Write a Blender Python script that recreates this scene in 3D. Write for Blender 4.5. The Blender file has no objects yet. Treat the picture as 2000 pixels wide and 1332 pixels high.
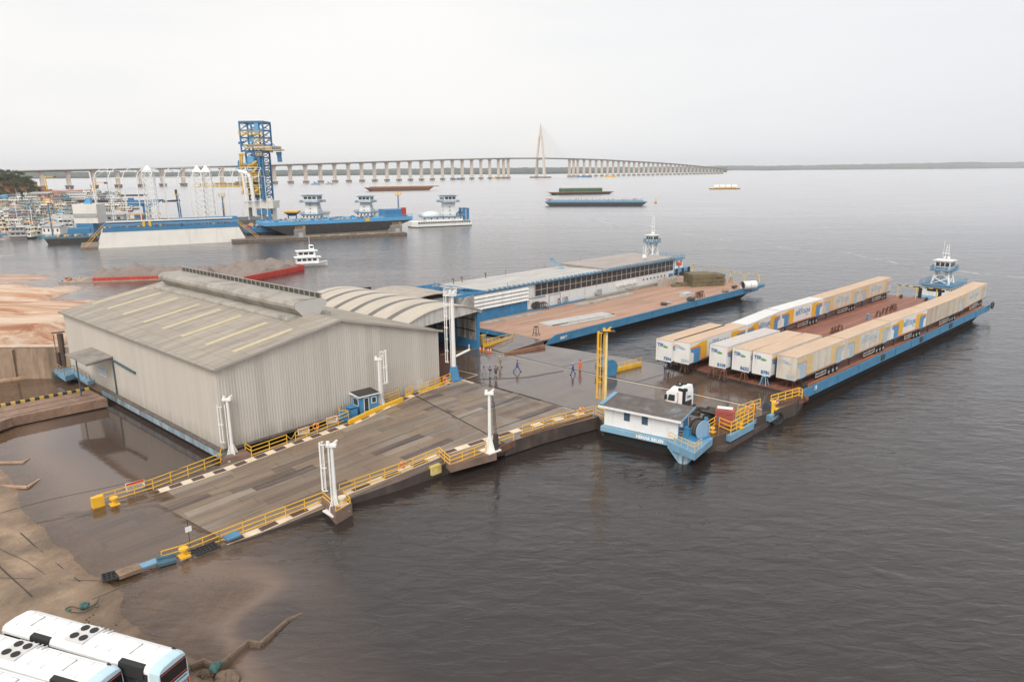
import bpy, math, random
import numpy as np
from mathutils import Vector, Matrix
R = math.radians
SC = bpy.context.scene
COL = SC.collection
random.seed(7)
# ---------------------------------------------------------------- camera
CH, FP, CY, HY, ROLL = 30.0, 1390.0, 666.0, 331.4, 0.0065
PITCH = math.atan((CY - HY) / FP)
cp_, sp_ = math.cos(PITCH), math.sin(PITCH)
cr_, sr_ = math.cos(ROLL), math.sin(ROLL)
right0, up0, fwd = Vector((1, 0, 0)), Vector((0, sp_, cp_)), Vector((0, cp_, -sp_))
cright = cr_ * right0 - sr_ * up0
cup = sr_ * right0 + cr_ * up0
cam_d = bpy.data.cameras.new('camera')
cam = bpy.data.objects.new('camera', cam_d)
COL.objects.link(cam)
cam.matrix_world = Matrix(((cright.x, cup.x, -fwd.x, 0), (cright.y, cup.y, -fwd.y, 0), (cright.z, cup.z, -fwd.z, CH), (0, 0, 0, 1)))
cam_d.sensor_width = 36
cam_d.lens = FP / 2000 * 36
cam_d.clip_start = 0.5
cam_d.clip_end = 60000
SC.camera = cam
# ---------------------------------------------------------------- sky and sun (overcast)
SUN_EL, SUN_AZ = 46, 195          # degrees; azimuth from +Y clockwise
W = bpy.data.worlds.new('World'); SC.world = W; W.use_nodes = True
nt = W.node_tree; nt.nodes.clear()
wo = nt.nodes.new('ShaderNodeOutputWorld'); bg = nt.nodes.new('ShaderNodeBackground')
sky = nt.nodes.new('ShaderNodeTexSky'); sky.sky_type = 'NISHITA'; sky.sun_disc = False
sky.sun_elevation = R(SUN_EL); sky.sun_rotation = R(SUN_AZ); sky.air_density = 1.2; sky.dust_density = 3
mul = nt.nodes.new('ShaderNodeMixRGB'); mul.blend_type = 'MULTIPLY'; mul.inputs[0].default_value = 1
mul.inputs[2].default_value = (.1, .1, .1, 1)
tc = nt.nodes.new('ShaderNodeTexCoord'); mp = nt.nodes.new('ShaderNodeMapping'); mp.inputs['Scale'].default_value = (1, 1, 5)
n1 = nt.nodes.new('ShaderNodeTexNoise'); n1.inputs['Scale'].default_value = 1.6; n1.inputs['Detail'].default_value = 5; n1.inputs['Roughness'].default_value = .5
rmp = nt.nodes.new('ShaderNodeValToRGB')
rmp.color_ramp.elements[0].position = .38; rmp.color_ramp.elements[0].color = (.875, .88, .89, 1)
rmp.color_ramp.elements[1].position = .62; rmp.color_ramp.elements[1].color = (.97, .95, .925, 1)
# thinner bluish cloud low on the right hand side (towards +X)
sep = nt.nodes.new('ShaderNodeSeparateXYZ')
mr = nt.nodes.new('ShaderNodeMapRange'); mr.inputs[1].default_value = -.1; mr.inputs[2].default_value = .75
mr.inputs[3].default_value = 0; mr.inputs[4].default_value = 1
mixb = nt.nodes.new('ShaderNodeMixRGB'); mixb.inputs[2].default_value = (.72, .755, .82, 1)
mra = nt.nodes.new('ShaderNodeMapRange'); mra.inputs[1].default_value = .45; mra.inputs[2].default_value = 0; mra.inputs[3].default_value = .15; mra.inputs[4].default_value = .95
mm = nt.nodes.new('ShaderNodeMath'); mm.operation = 'MULTIPLY'
mix = nt.nodes.new('ShaderNodeMixRGB'); mix.inputs[0].default_value = .93
L_ = nt.links.new
L_(tc.outputs['Generated'], mp.inputs[0]); L_(mp.outputs[0], n1.inputs['Vector']); L_(n1.outputs[0], rmp.inputs[0])
L_(tc.outputs['Generated'], sep.inputs[0]); L_(sep.outputs[0], mr.inputs[0]); L_(sep.outputs[2], mra.inputs[0])
L_(mr.outputs[0], mm.inputs[0]); L_(mra.outputs[0], mm.inputs[1]); L_(mm.outputs[0], mixb.inputs[0]); L_(rmp.outputs[0], mixb.inputs[1])
L_(sky.outputs[0], mul.inputs[1]); L_(mul.outputs[0], mix.inputs[1]); L_(mixb.outputs[0], mix.inputs[2])
L_(mix.outputs[0], bg.inputs[0]); bg.inputs[1].default_value = 1.0; L_(bg.outputs[0], wo.inputs[0])
sd = bpy.data.lights.new('sun', 'SUN'); sd.energy = 2.2; sd.angle = R(35); sd.color = (1, .96, .9)
so = bpy.data.objects.new('sun', sd); COL.objects.link(so)
az = R(SUN_AZ)
so.rotation_euler = Vector((math.sin(az) * math.cos(R(SUN_EL)), math.cos(az) * math.cos(R(SUN_EL)), math.sin(R(SUN_EL)))).to_track_quat('Z', 'Y').to_euler()
so.location = (0, -50, 120)
SC.view_settings.view_transform = 'Standard'; SC.view_settings.look = 'None'; SC.view_settings.exposure = 0.12; SC.view_settings.gamma = 1
SC.cycles.max_bounces = 6; SC.cycles.diffuse_bounces = 3; SC.cycles.glossy_bounces = 3; SC.cycles.transparent_max_bounces = 12; SC.cycles.volume_bounces = 3

# ---------------------------------------------------------------- helpers
def ray(px, py):
    u, v = px - 1000, CY - py
    return cright * u + cup * v + fwd * FP
def at(px, py, z=0.0):
    "point of the world at height z that stands at this spot of the photograph"
    r = ray(px, py); t = (z - CH) / r.z
    return Vector((r.x * t, r.y * t, z))
def hgt(px, py, b):
    "height at which the vertical through b is seen at py"
    r = ray(px, py); t = math.hypot(b[0], b[1]) / math.hypot(r.x, r.y)
    return CH + r.z * t
def pxu(p): return (Vector(p) - Vector((0, 0, CH))).dot(fwd) / 1410
def V(*a): return Vector(a)

MATS = {}
def mat(name, col, rough=.6, metal=0., var=.12, scale=.6, dirt=None, damt=.5, dscale=.35, streak=0, bump=0., bscale=8., spec=.5, coat=0, aniso=None, alpha=1):
    if name in MATS: return MATS[name]
    m = bpy.data.materials.new(name); MATS[name] = m; m.use_nodes = True
    t = m.node_tree; b = t.nodes['Principled BSDF']; l = t.links.new
    b.inputs['Roughness'].default_value = rough; b.inputs['Metallic'].default_value = metal
    b.inputs['Specular IOR Level'].default_value = spec
    tc = t.nodes.new('ShaderNodeTexCoord'); mp = t.nodes.new('ShaderNodeMapping')
    l(tc.outputs['Object'], mp.inputs[0])
    if aniso: mp.inputs['Scale'].default_value = aniso
    n = t.nodes.new('ShaderNodeTexNoise'); n.inputs['Scale'].default_value = scale; n.inputs['Detail'].default_value = 6; n.inputs['Roughness'].default_value = .65
    l(mp.outputs[0], n.inputs['Vector'])
    r = t.nodes.new('ShaderNodeMapRange'); r.inputs[1].default_value = .3; r.inputs[2].default_value = .7
    r.inputs[3].default_value = 1 - var; r.inputs[4].default_value = 1 + var
    l(n.outputs[0], r.inputs[0])
    mx = t.nodes.new('ShaderNodeMixRGB'); mx.blend_type = 'MULTIPLY'; mx.inputs[0].default_value = 1
    mx.inputs[1].default_value = (*col, 1); l(r.outputs[0], mx.inputs[2])
    out = mx.outputs[0]
    if dirt:
        mp2 = t.nodes.new('ShaderNodeMapping'); l(tc.outputs['Object'], mp2.inputs[0])
        mp2.inputs['Scale'].default_value = (1, 1, .12) if streak else (1, 1, 1)
        if aniso and not streak: mp2.inputs['Scale'].default_value = aniso
        n2 = t.nodes.new('ShaderNodeTexNoise'); n2.inputs['Scale'].default_value = dscale; n2.inputs['Detail'].default_value = 8; n2.inputs['Roughness'].default_value = .7
        l(mp2.outputs[0], n2.inputs['Vector'])
        r2 = t.nodes.new('ShaderNodeMapRange'); r2.inputs[1].default_value = .62 - .25 * damt; r2.inputs[2].default_value = .78 - .15 * damt
        r2.inputs[4].default_value = min(1, damt + .3); l(n2.outputs[0], r2.inputs[0])
        m2 = t.nodes.new('ShaderNodeMixRGB'); m2.inputs[2].default_value = (*dirt, 1)
        l(r2.outputs[0], m2.inputs[0]); l(out, m2.inputs[1]); out = m2.outputs[0]
    l(out, b.inputs['Base Color'])
    if bump:
        bn = t.nodes.new('ShaderNodeTexNoise'); bn.inputs['Scale'].default_value = bscale; bn.inputs['Detail'].default_value = 4
        l(mp.outputs[0], bn.inputs['Vector'])
        bp = t.nodes.new('ShaderNodeBump'); bp.inputs['Strength'].default_value = 1; bp.inputs['Distance'].default_value = bump
        l(bn.outputs[0], bp.inputs['Height']); l(bp.outputs[0], b.inputs['Normal'])
    return m

class MB:
    def __init__(s): s.v = []; s.f = []; s.mi = []; s.m = 0
    def add(s, vs, fs):
        k = len(s.v); s.v += [tuple(v) for v in vs]
        for f in fs: s.f.append(tuple(i + k for i in f)); s.mi.append(s.m)
        return s
    def hexa(s, p):   # 8 points: bottom 0-3, top 4-7
        return s.add(p, [(3, 2, 1, 0), (4, 5, 6, 7), (0, 1, 5, 4), (1, 2, 6, 5), (2, 3, 7, 6), (3, 0, 4, 7)])
    def box(s, x0, y0, z0, x1, y1, z1):
        return s.hexa([(x0, y0, z0), (x1, y0, z0), (x1, y1, z0), (x0, y1, z0), (x0, y0, z1), (x1, y0, z1), (x1, y1, z1), (x0, y1, z1)])
    def cb(s, c, d, a=0):   # centred box, rotated about z
        ca, sa = math.cos(a), math.sin(a); p = []
        for z in (-.5, .5):
            for x, y in ((-.5, -.5), (.5, -.5), (.5, .5), (-.5, .5)):
                X, Y = x * d[0], y * d[1]
                p.append((c[0] + X * ca - Y * sa, c[1] + X * sa + Y * ca, c[2] + z * d[2]))
        return s.hexa(p)
    def beam(s, p, q, w, h=None):
        p, q = Vector(p), Vector(q); h = h or w; d = q - p
        if d.length < 1e-6: return s
        d.normalize(); up = Vector((0, 0, 1)) if abs(d.z) < .98 else Vector((0, 1, 0))
        x = d.cross(up).normalized() * w / 2; y = x.cross(d).normalized() * h / 2
        return s.hexa([p - x - y, p + x - y, q + x - y, q - x - y, p - x + y, p + x + y, q + x + y, q - x + y])
    def tube(s, p, q, r, n=8, r2=None, cap=True):
        p, q = Vector(p), Vector(q); r2 = r if r2 is None else r2; d = (q - p)
        if d.length < 1e-6: return s
        d.normalize(); up = Vector((0, 0, 1)) if abs(d.z) < .98 else Vector((0, 1, 0))
        x = d.cross(up).normalized(); y = x.cross(d)
        vs = [];
        for c, rr in ((p, r), (q, r2)):
            for i in range(n):
                a = 2 * math.pi * i / n; vs.append(c + x * math.cos(a) * rr + y * math.sin(a) * rr)
        fs = [(i, (i + 1) % n, n + (i + 1) % n, n + i) for i in range(n)]
        if cap: fs += [tuple(range(n - 1, -1, -1)), tuple(range(n, 2 * n))]
        return s.add(vs, fs)
    def pipe(s, pts, r, n=6):
        for a, b in zip(pts, pts[1:]): s.tube(a, b, r, n)
        return s
    def torus(s, c, R0, r, axis='z', n=16, m=6, flat=1):
        vs = []; fs = []
        for i in range(n):
            a = 2 * math.pi * i / n
            for j in range(m):
                b = 2 * math.pi * j / m; rr = R0 + r * math.cos(b); h = r * math.sin(b) * flat
                x, y = rr * math.cos(a), rr * math.sin(a)
                vs.append({'z': (c[0] + x, c[1] + y, c[2] + h), 'x': (c[0] + h, c[1] + x, c[2] + y), 'y': (c[0] + x, c[1] + h, c[2] + y)}[axis])
                fs.append((i * m + j, ((i + 1) % n) * m + j, ((i + 1) % n) * m + (j + 1) % m, i * m + (j + 1) % m))
        return s.add(vs, fs)
    def prism(s, pts, z0, z1):
        n = len(pts)
        zb = z0 if hasattr(z0, '__len__') else [z0] * n; zt = z1 if hasattr(z1, '__len__') else [z1] * n
        ar = sum(pts[i][0] * pts[(i + 1) % n][1] - pts[(i + 1) % n][0] * pts[i][1] for i in range(n))
        idx = list(range(n)) if ar > 0 else list(range(n - 1, -1, -1))
        vs = [(pts[i][0], pts[i][1], zb[i]) for i in idx] + [(pts[i][0], pts[i][1], zt[i]) for i in idx]
        return s.add(vs, [tuple(range(n - 1, -1, -1)), tuple(range(n, 2 * n))] + [(i, (i + 1) % n, n + (i + 1) % n, n + i) for i in range(n)])
    def face(s, pts): return s.add(pts, [tuple(range(len(pts)))])
    def sphere(s, c, r, n=10, m=6, sq=(1, 1, 1)):
        vs = [(c[0], c[1], c[2] - r * sq[2])]
        for j in range(1, m):
            b = math.pi * j / m - math.pi / 2
            for i in range(n):
                a = 2 * math.pi * i / n
                vs.append((c[0] + r * sq[0] * math.cos(b) * math.cos(a), c[1] + r * sq[1] * math.cos(b) * math.sin(a), c[2] + r * sq[2] * math.sin(b)))
        vs.append((c[0], c[1], c[2] + r * sq[2])); fs = []
        for i in range(n): fs.append((0, 1 + (i + 1) % n, 1 + i))
        for j in range(m - 2):
            for i in range(n):
                a = 1 + j * n + i; b = 1 + j * n + (i + 1) % n; fs.append((a, b, b + n, a + n))
        k = 1 + (m - 2) * n
        for i in range(n): fs.append((k + i, k + (i + 1) % n, len(vs) - 1))
        return s.add(vs, fs)
    def corr(s, p, q, zb, zt, per=.4, dep=.06, nseg=None):
        "corrugated sheet wall from p to q; zb, zt functions of t in 0..1"
        p, q = Vector(p[:2]), Vector(q[:2]); d = q - p; L = d.length; d /= L; nrm = Vector((d.y, -d.x))
        n = max(1, int(L / per)); ts = []
        for i in range(n):
            for f, o in ((0, 0), (.35, 0), (.5, 1), (.85, 1)): ts.append(((i + f) / n, o))
        ts.append((1, 0)); vs = []
        for t, o in ts:
            x = p + d * L * t + nrm * dep * o
            vs += [(x.x, x.y, zb(t) if callable(zb) else zb), (x.x, x.y, zt(t) if callable(zt) else zt)]
        return s.add(vs, [(2 * i, 2 * i + 2, 2 * i + 3, 2 * i + 1) for i in range(len(ts) - 1)])
    def rail(s, pts, h=1.1, n=2, r=.035, sp=1.6, post=True, mid=None):
        pts = [Vector(p) for p in pts]; up = Vector((0, 0, 1))
        for a, b in zip(pts, pts[1:]):
            for k in range(n): s.beam(a + up * h * (1 - k / n), b + up * h * (1 - k / n), r * 2)
            if post:
                m = max(1, round((b - a).length / sp))
                for i in range(m + (b is pts[-1])): c = a.lerp(b, i / m); s.beam(c, c + up * h, r * 2)
        return s
    def mesh(s, name):
        me = bpy.data.meshes.new(name); me.from_pydata(s.v, [], s.f); me.update(); return me

def place(o, parent=None): 
    COL.objects.link(o)
    if parent: o.parent = parent
    return o
def tag(o, label=None, cat=None, group=None, kind=None):
    if label: o['label'] = label
    if cat: o['category'] = cat
    if group: o['group'] = group
    if kind: o['kind'] = kind
    return o
def mobj(name, mb, m, parent=None, smooth=False):
    me = mb.mesh(name) if isinstance(mb, MB) else mb
    ms = m if isinstance(m, (list, tuple)) else [m]
    for x in ms: me.materials.append(x)
    if isinstance(mb, MB) and len(ms) > 1:
        for p, i in zip(me.polygons, mb.mi): p.material_index = i
    if smooth:
        for p in me.polygons: p.use_smooth = True
    return place(bpy.data.objects.new(name, me), parent)
class Thing:
    def __init__(s, name, label, cat, o=(0, 0, 0), a=0, group=None, kind=None):
        s.e = bpy.data.objects.new(name, None); COL.objects.link(s.e); s.e.empty_display_size = .3
        s.o = Vector(o); s.a = R(a); s.e.location = s.o; s.e.rotation_euler = (0, 0, s.a)
        s.Mi = (Matrix.Translation(s.o) @ Matrix.Rotation(s.a, 4, 'Z')).inverted()
        tag(s.e, label, cat, group, kind)
    def L(s, w): return s.Mi @ Vector(w)
    def P(s, px, py, z): return s.Mi @ at(px, py, z)
    def part(s, name, mb, m, parent=None, label=None, smooth=False):
        o = mobj(name, mb, m, parent or s.e, smooth)
        if label: o['label'] = label
        return o
def solo(name, mb, m, label, cat, o=(0, 0, 0), a=0, group=None, kind=None, smooth=False):
    ob = mobj(name, mb, m, None, smooth); ob.location = o; ob.rotation_euler = (0, 0, R(a))
    return tag(ob, label, cat, group, kind)
def copy_tree(o, parent=None):
    c = o.copy(); COL.objects.link(c); c.parent = parent
    for ch in [x for x in ALLCH.get(o.name, o.children)]: copy_tree(ch, c)
    return c
ALLCH = {}
def dup(t, loc, a, label, group=None):
    e = t.e if isinstance(t, Thing) else t
    c = copy_tree(e); c.location = loc; c.rotation_euler = (0, 0, R(a)); c['label'] = label
    if group: c['group'] = group; e['group'] = group
    return c
def text_mesh(txt, size, depth=.01, bold=0., width=None):
    cu = bpy.data.curves.new('lettering', 'FONT'); cu.body = txt; cu.size = size; cu.extrude = depth; cu.offset = bold
    cu.align_x = 'CENTER'; cu.align_y = 'CENTER'; cu.resolution_u = 2
    o = bpy.data.objects.new('lettering', cu); COL.objects.link(o)
    dg = bpy.context.evaluated_depsgraph_get(); me = bpy.data.meshes.new_from_object(o.evaluated_get(dg))
    bpy.data.objects.remove(o); bpy.data.curves.remove(cu)
    if width:
        xs = [v.co.x for v in me.vertices]; k = width / (max(xs) - min(xs))
        for v in me.vertices: v.co.x *= k
    return me
def lettering(txt, size, m, parent, loc, xdir, up=(0, 0, 1), depth=.01, bold=0., width=None, name='lettering'):
    me = text_mesh(txt, size, depth, bold, width); me.materials.append(m)
    x = Vector(xdir).normalized(); y = Vector(up).normalized(); z = x.cross(y)
    M = Matrix(((x.x, y.x, z.x, loc[0]), (x.y, y.y, z.y, loc[1]), (x.z, y.z, z.z, loc[2]), (0, 0, 0, 1)))
    me.transform(M)
    return place(bpy.data.objects.new(name, me), parent)
# ---------------------------------------------------------------- materials
WHITE = mat('white_paint', (.78, .77, .74), .45, var=.06, dirt=(.42, .38, .32), damt=.25, streak=1)
WHITE2 = mat('clean_white', (.86, .86, .85), .35, var=.02)
BLUE = mat('blue_paint', (.05, .22, .42), .5, var=.15, dirt=(.10, .13, .15), damt=.3, streak=1)
LBLUE = mat('light_blue_paint', (.17, .33, .46), .55, var=.15, dirt=(.14, .12, .10), damt=.4, streak=1)
HBLUE = mat('hull_blue', (.05, .20, .35), .5, var=.15, dirt=(.20, .18, .15), damt=.3, streak=0, dscale=1.2)
YEL = mat('yellow_paint', (.78, .44, .03), .5, var=.12, dirt=(.35, .2, .08), damt=.2)
ORANGE = mat('orange_plastic', (.8, .15, .03), .5)
BLACK = mat('black_rubber', (.02, .02, .02), .7)
DARK = mat('dark_steel', (.05, .045, .04), .6, var=.3)
HULLD = mat('dark_hull', (.035, .033, .032), .6, var=.3, dirt=(.10, .07, .05), damt=.3)
RUST = mat('rusty_steel', (.16, .075, .045), .8, var=.35, dirt=(.07, .05, .04), damt=.5, scale=1.5)
GREY = mat('grey_paint', (.38, .38, .38), .6, var=.12, dirt=(.2, .18, .16), damt=.4)
GLASS = mat('dark_glass', (.03, .035, .04), .08, var=0, spec=.8)
CONC = mat('concrete', (.36, .33, .29), .85, var=.15, dirt=(.16, .13, .11), damt=.5, bump=.02)
RED = mat('red_paint', (.45, .04, .03), .5, var=.15)
REDC = mat('faded_red', (.42, .10, .08), .6, var=.2)
ROPE = mat('rope', (.08, .07, .06), .9)
WOOD = mat('timber', (.30, .19, .12), .85, var=.3, scale=3)
GREEN = mat('green_paint', (.08, .30, .12), .5)
LEAD = mat('corrugated_grey', (.40, .375, .345), .55, var=.06, dirt=(.30, .27, .23), damt=.35, streak=1, dscale=.5)
# ================================================================ setting: riverbed, banks, water
def axis(a, b, st, far=14500, lo=None):
    r = list(np.arange(a, b + .01, st)); d = st
    x = b
    while x < far: d *= 1.35; x += d; r.append(min(x, far))
    x = a; d = st
    lo = -far if lo is None else lo
    while x > lo: d *= 1.35; x -= d; r.insert(0, max(x, lo))
    return np.array(r)
FGP = [(0, 870, 0), (20, 930, 0), (45, 1000, 0), (90, 1070, 0), (150, 1120, 0), (210, 1137, .02), (250, 1165, 0), (235, 1195, 0), (258, 1222, 0), (300, 1250, 0), (360, 1290, 0), (420, 1312, .02),
       (0, 1000, .45), (0, 1050, .9), (0, 1100, 1.25), (0, 1180, 1.8), (60, 1080, .45), (100, 1170, 1.0), (180, 1180, .45), (200, 1250, .6), (100, 1250, 1.0), (0, 1300, 1.2), (290, 1320, .35), (370, 1332, .2), (-120, 1100, 2.4), (-100, 1000, 1.6), (-100, 1250, 1.8), (-150, 900, .8), (120, 1210, .75), (60, 1140, 1.0),
       (150, 1060, -.2), (250, 1080, -.3), (100, 1000, -.35), (200, 1000, -.9), (100, 900, -1), (50, 870, -.5), (300, 1170, -.2), (350, 1250, -.22), (400, 1280, -.2), (450, 1262, -.25), (500, 1200, -.6), (400, 1150, -.6), (350, 1130, -.5), (550, 1185, -1.0), (600, 1215, -1.8), (500, 1090, -2.0), (600, 1050, -3.5), (700, 1200, -5), (520, 1300, -3.5), (560, 1260, -3.5), (800, 1100, -6), (300, 950, -1.4), (400, 860, -3), (300, 880, -2.5), (200, 850, -2), (250, 1010, -.9), (300, 1040, -.8),
       (0, 760, -.25), (100, 765, -.5), (0, 742, -.1), (110, 745, -.3), (500, 1000, -3), (700, 900, -5), (900, 1000, -6), (1000, 800, -6), (900, 1300, -6), (600, 800, -5), (-200, 760, .3)]
PLP = [(0, 540, .15), (60, 542, .2), (110, 563, .15), (160, 590, .15), (0, 560, 1.6), (60, 565, 1.5), (110, 590, 1.6), (0, 600, 2.7), (120, 615, 2.6), (0, 680, 3.3), (118, 678, 3.2), (60, 640, 3.2), (0, 528, -.6), (70, 530, -1), (130, 560, -1.2), (200, 590, -2), (200, 560, -4), (0, 500, -3), (200, 500, -5), (-150, 560, 2.6), (-150, 520, 1.5), (-150, 680, 3.6), (210, 640, -.5), (300, 600, -5), (400, 580, -6)]
WL0, WL1 = at(-300, 741, .1), at(113, 738, .1)
wdir = (WL1 - WL0).normalized(); wnr = Vector((-wdir.y, wdir.x, 0))
def idw(P, X, Y, p=3.2):
    num = np.zeros_like(X); den = np.zeros_like(X)
    for (px, py, z) in P:
        g = at(px, py, z); d2 = (X - g.x) ** 2 + (Y - g.y) ** 2 + .3
        w = d2 ** (-p / 2); num += w * z; den += w
    return num / den
def tps(P, X, Y, lam=3.):
    pts = np.array([at(*q).xy[:] + (q[2],) for q in P]); n = len(pts); x, y, z = pts.T
    U = lambda r2: .5 * r2 * np.log(r2 + 1e-9)
    K = U((x[:, None] - x) ** 2 + (y[:, None] - y) ** 2) + lam * np.eye(n); Q = np.stack([np.ones(n), x, y], 1)
    A = np.block([[K, Q], [Q.T, np.zeros((3, 3))]]); w = np.linalg.solve(A, np.r_[z, 0, 0, 0]); r = w[n] + w[n + 1] * X + w[n + 2] * Y
    for i in range(n): r = r + w[i] * U((X - x[i]) ** 2 + (Y - y[i]) ** 2)
    return r
def terrain(X, Y):
    X = np.asarray(X, float); Y = np.asarray(Y, float); i_ = idw(FGP, X, Y); pl = idw(PLP, X, Y)
    near = (X > -75) & (X < 5) & (Y > 20) & (Y < 95); fg = i_.copy()
    if near.any(): fg[near] = np.clip(tps(FGP, X[near], Y[near]), -6, 3)
    s = (X - WL0.x) * wnr.x + (Y - WL0.y) * wnr.y
    z = np.where(s > .55, pl, fg)
    kx = np.clip((X + 88) / 14, 0, 1) * (s > .55); z = z * (1 - kx) - 3 * kx
    # trench under the ramp floats
    # deep river away from the bank
    far = np.clip(((X + 8) / 25), 0, 1) ** 1; z = z * (1 - far) - 6 * far
    f2 = np.clip((Y - 215) / 40, 0, 1); z = z * (1 - f2) - 6 * f2
    # land of the boatyard on the far left
    bank = np.clip((Y - 300) * .012 + 1.0, .6, 5)
    z = np.where((Y > 262) & (Y < 760) & (X < -178 - .62 * (Y - 262)), np.maximum(z, -1 + (bank + 1) * np.clip((-178 - .62 * (Y - 262) - X) / 14, 0, 1)), z)
    return z
def noise2(X, Y, sc, seed=0):
    rs = np.random.RandomState(seed); z = 0
    for k in range(6):
        a = rs.rand() * 6.28; f = sc * (1.6 ** k) ; z = z + np.sin(X * f * math.cos(a) + Y * f * math.sin(a) + rs.rand() * 6) * .6 ** k
    return z
def grid_mesh(name, ax, ay, zf):
    X, Y = np.meshgrid(ax, ay); Z = zf(X, Y)
    vs = np.stack([X.ravel(), Y.ravel(), Z.ravel()], 1)
    nx, ny = len(ax), len(ay); i = np.arange(nx * ny).reshape(ny, nx)
    fs = np.stack([i[:-1, :-1].ravel(), i[:-1, 1:].ravel(), i[1:, 1:].ravel(), i[1:, :-1].ravel()], 1)
    me = bpy.data.meshes.new(name); me.from_pydata(vs.tolist(), [], fs.tolist()); me.update()
    for p in me.polygons: p.use_smooth = True
    return me, X, Y, Z
def attr(me, name, arr):
    a = me.attributes.new(name, 'FLOAT', 'POINT'); a.data.foreach_set('value', np.asarray(arr, dtype=np.float32).ravel())
ax = axis(-135, 0, 1.0); ay = axis(26, 212, 1.0, lo=-300)
me, X, Y, Z = grid_mesh('riverbed_ground', ax, ay, lambda X, Y: terrain(X, Y) + .04 * noise2(X, Y, .5) * (np.abs(X) < 300))
s_ = (X - WL0.x) * wnr.x + (Y - WL0.y) * wnr.y
attr(me, 'plateau', ((s_ > .5)).astype(float)); attr(me, 'wet', np.clip(1.15 - Z / .38, 0, 1))
m = bpy.data.materials.new('ground'); m.use_nodes = True; t = m.node_tree; b = t.nodes['Principled BSDF']; l = t.links.new
def N(t, k, **kw):
    n = t.nodes.new(k)
    for a, v in kw.items():
        if a[0] == 'i' and a[1:].isdigit(): n.inputs[int(a[1:])].default_value = v
        else: setattr(n, a, v)
    return n
def ramp(t, stops):
    r = t.nodes.new('ShaderNodeValToRGB'); e = r.color_ramp.elements
    while len(e) < len(stops): e.new(.5)
    for q, (p, c) in zip(e, stops): q.position = p; q.color = (*c, 1)
    return r
tc = N(t, 'ShaderNodeTexCoord')
mp = N(t, 'ShaderNodeMapping'); mp.inputs['Scale'].default_value = (.022, .16, .6); mp.inputs['Rotation'].default_value = (0, 0, R(8)); l(tc.outputs['Object'], mp.inputs[0])
n = N(t, 'ShaderNodeTexNoise', noise_dimensions='3D'); n.inputs['Scale'].default_value = 1; n.inputs['Detail'].default_value = 9; n.inputs['Roughness'].default_value = .68; n.inputs['Distortion'].default_value = .6; l(mp.outputs[0], n.inputs['Vector'])
r1 = ramp(t, [(.36, (.33, .135, .065)), (.44, (.48, .25, .14)), (.51, (.55, .37, .25)), (.58, (.64, .50, .385)), (.64, (.55, .36, .24)), (.72, (.44, .23, .13))]); l(n.outputs[0], r1.inputs[0])
mp2 = N(t, 'ShaderNodeMapping'); mp2.inputs['Rotation'].default_value = (0, 0, R(-38)); mp2.inputs['Scale'].default_value = (.35, .12, .3); l(tc.outputs['Object'], mp2.inputs[0])
n2 = N(t, 'ShaderNodeTexNoise'); n2.inputs['Scale'].default_value = 1; n2.inputs['Detail'].default_value = 10; n2.inputs['Roughness'].default_value = .7; n2.inputs['Distortion'].default_value = .35; l(mp2.outputs[0], n2.inputs['Vector'])
r2 = ramp(t, [(.36, (.19, .135, .09)), (.45, (.26, .185, .125)), (.53, (.32, .225, .15)), (.60, (.42, .30, .20)), (.7, (.29, .175, .10))]); l(n2.outputs[0], r2.inputs[0])
at_ = N(t, 'ShaderNodeAttribute', attribute_name='plateau')
mx = N(t, 'ShaderNodeMixRGB'); l(at_.outputs['Fac'], mx.inputs[0]); l(r2.outputs[0], mx.inputs[1]); l(r1.outputs[0], mx.inputs[2])
wt = N(t, 'ShaderNodeAttribute', attribute_name='wet'); nw = N(t, 'ShaderNodeTexNoise'); nw.inputs['Scale'].default_value = .5; nw.inputs['Detail'].default_value = 8; l(tc.outputs['Object'], nw.inputs['Vector'])
wa_ = N(t, 'ShaderNodeMath', operation='MULTIPLY_ADD'); l(nw.outputs[0], wa_.inputs[0]); wa_.inputs[1].default_value = 1.3; wa_.inputs[2].default_value = -.65; wb_ = N(t, 'ShaderNodeMath', operation='ADD', use_clamp=True); l(wa_.outputs[0], wb_.inputs[0]); l(wt.outputs['Fac'], wb_.inputs[1])
dk = N(t, 'ShaderNodeMixRGB', blend_type='MULTIPLY'); dk.inputs[2].default_value = (.70, .64, .59, 1); l(wb_.outputs[0], dk.inputs[0]); l(mx.outputs[0], dk.inputs[1]); l(dk.outputs[0], b.inputs['Base Color'])
rw_ = N(t, 'ShaderNodeMapRange'); rw_.inputs[3].default_value = .8; rw_.inputs[4].default_value = .25; l(wb_.outputs[0], rw_.inputs[0]); l(rw_.outputs[0], b.inputs['Roughness'])
n3 = N(t, 'ShaderNodeTexNoise'); n3.inputs['Scale'].default_value = 3.5; n3.inputs['Detail'].default_value = 12; n3.inputs['Roughness'].default_value = .75; l(tc.outputs['Object'], n3.inputs['Vector'])
bp = N(t, 'ShaderNodeBump'); bp.inputs['Distance'].default_value = .12; l(n3.outputs[0], bp.inputs['Height']); l(bp.outputs[0], b.inputs['Normal'])
me.materials.append(m)
g = place(bpy.data.objects.new('ground', me)); tag(g, kind='structure')
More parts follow.
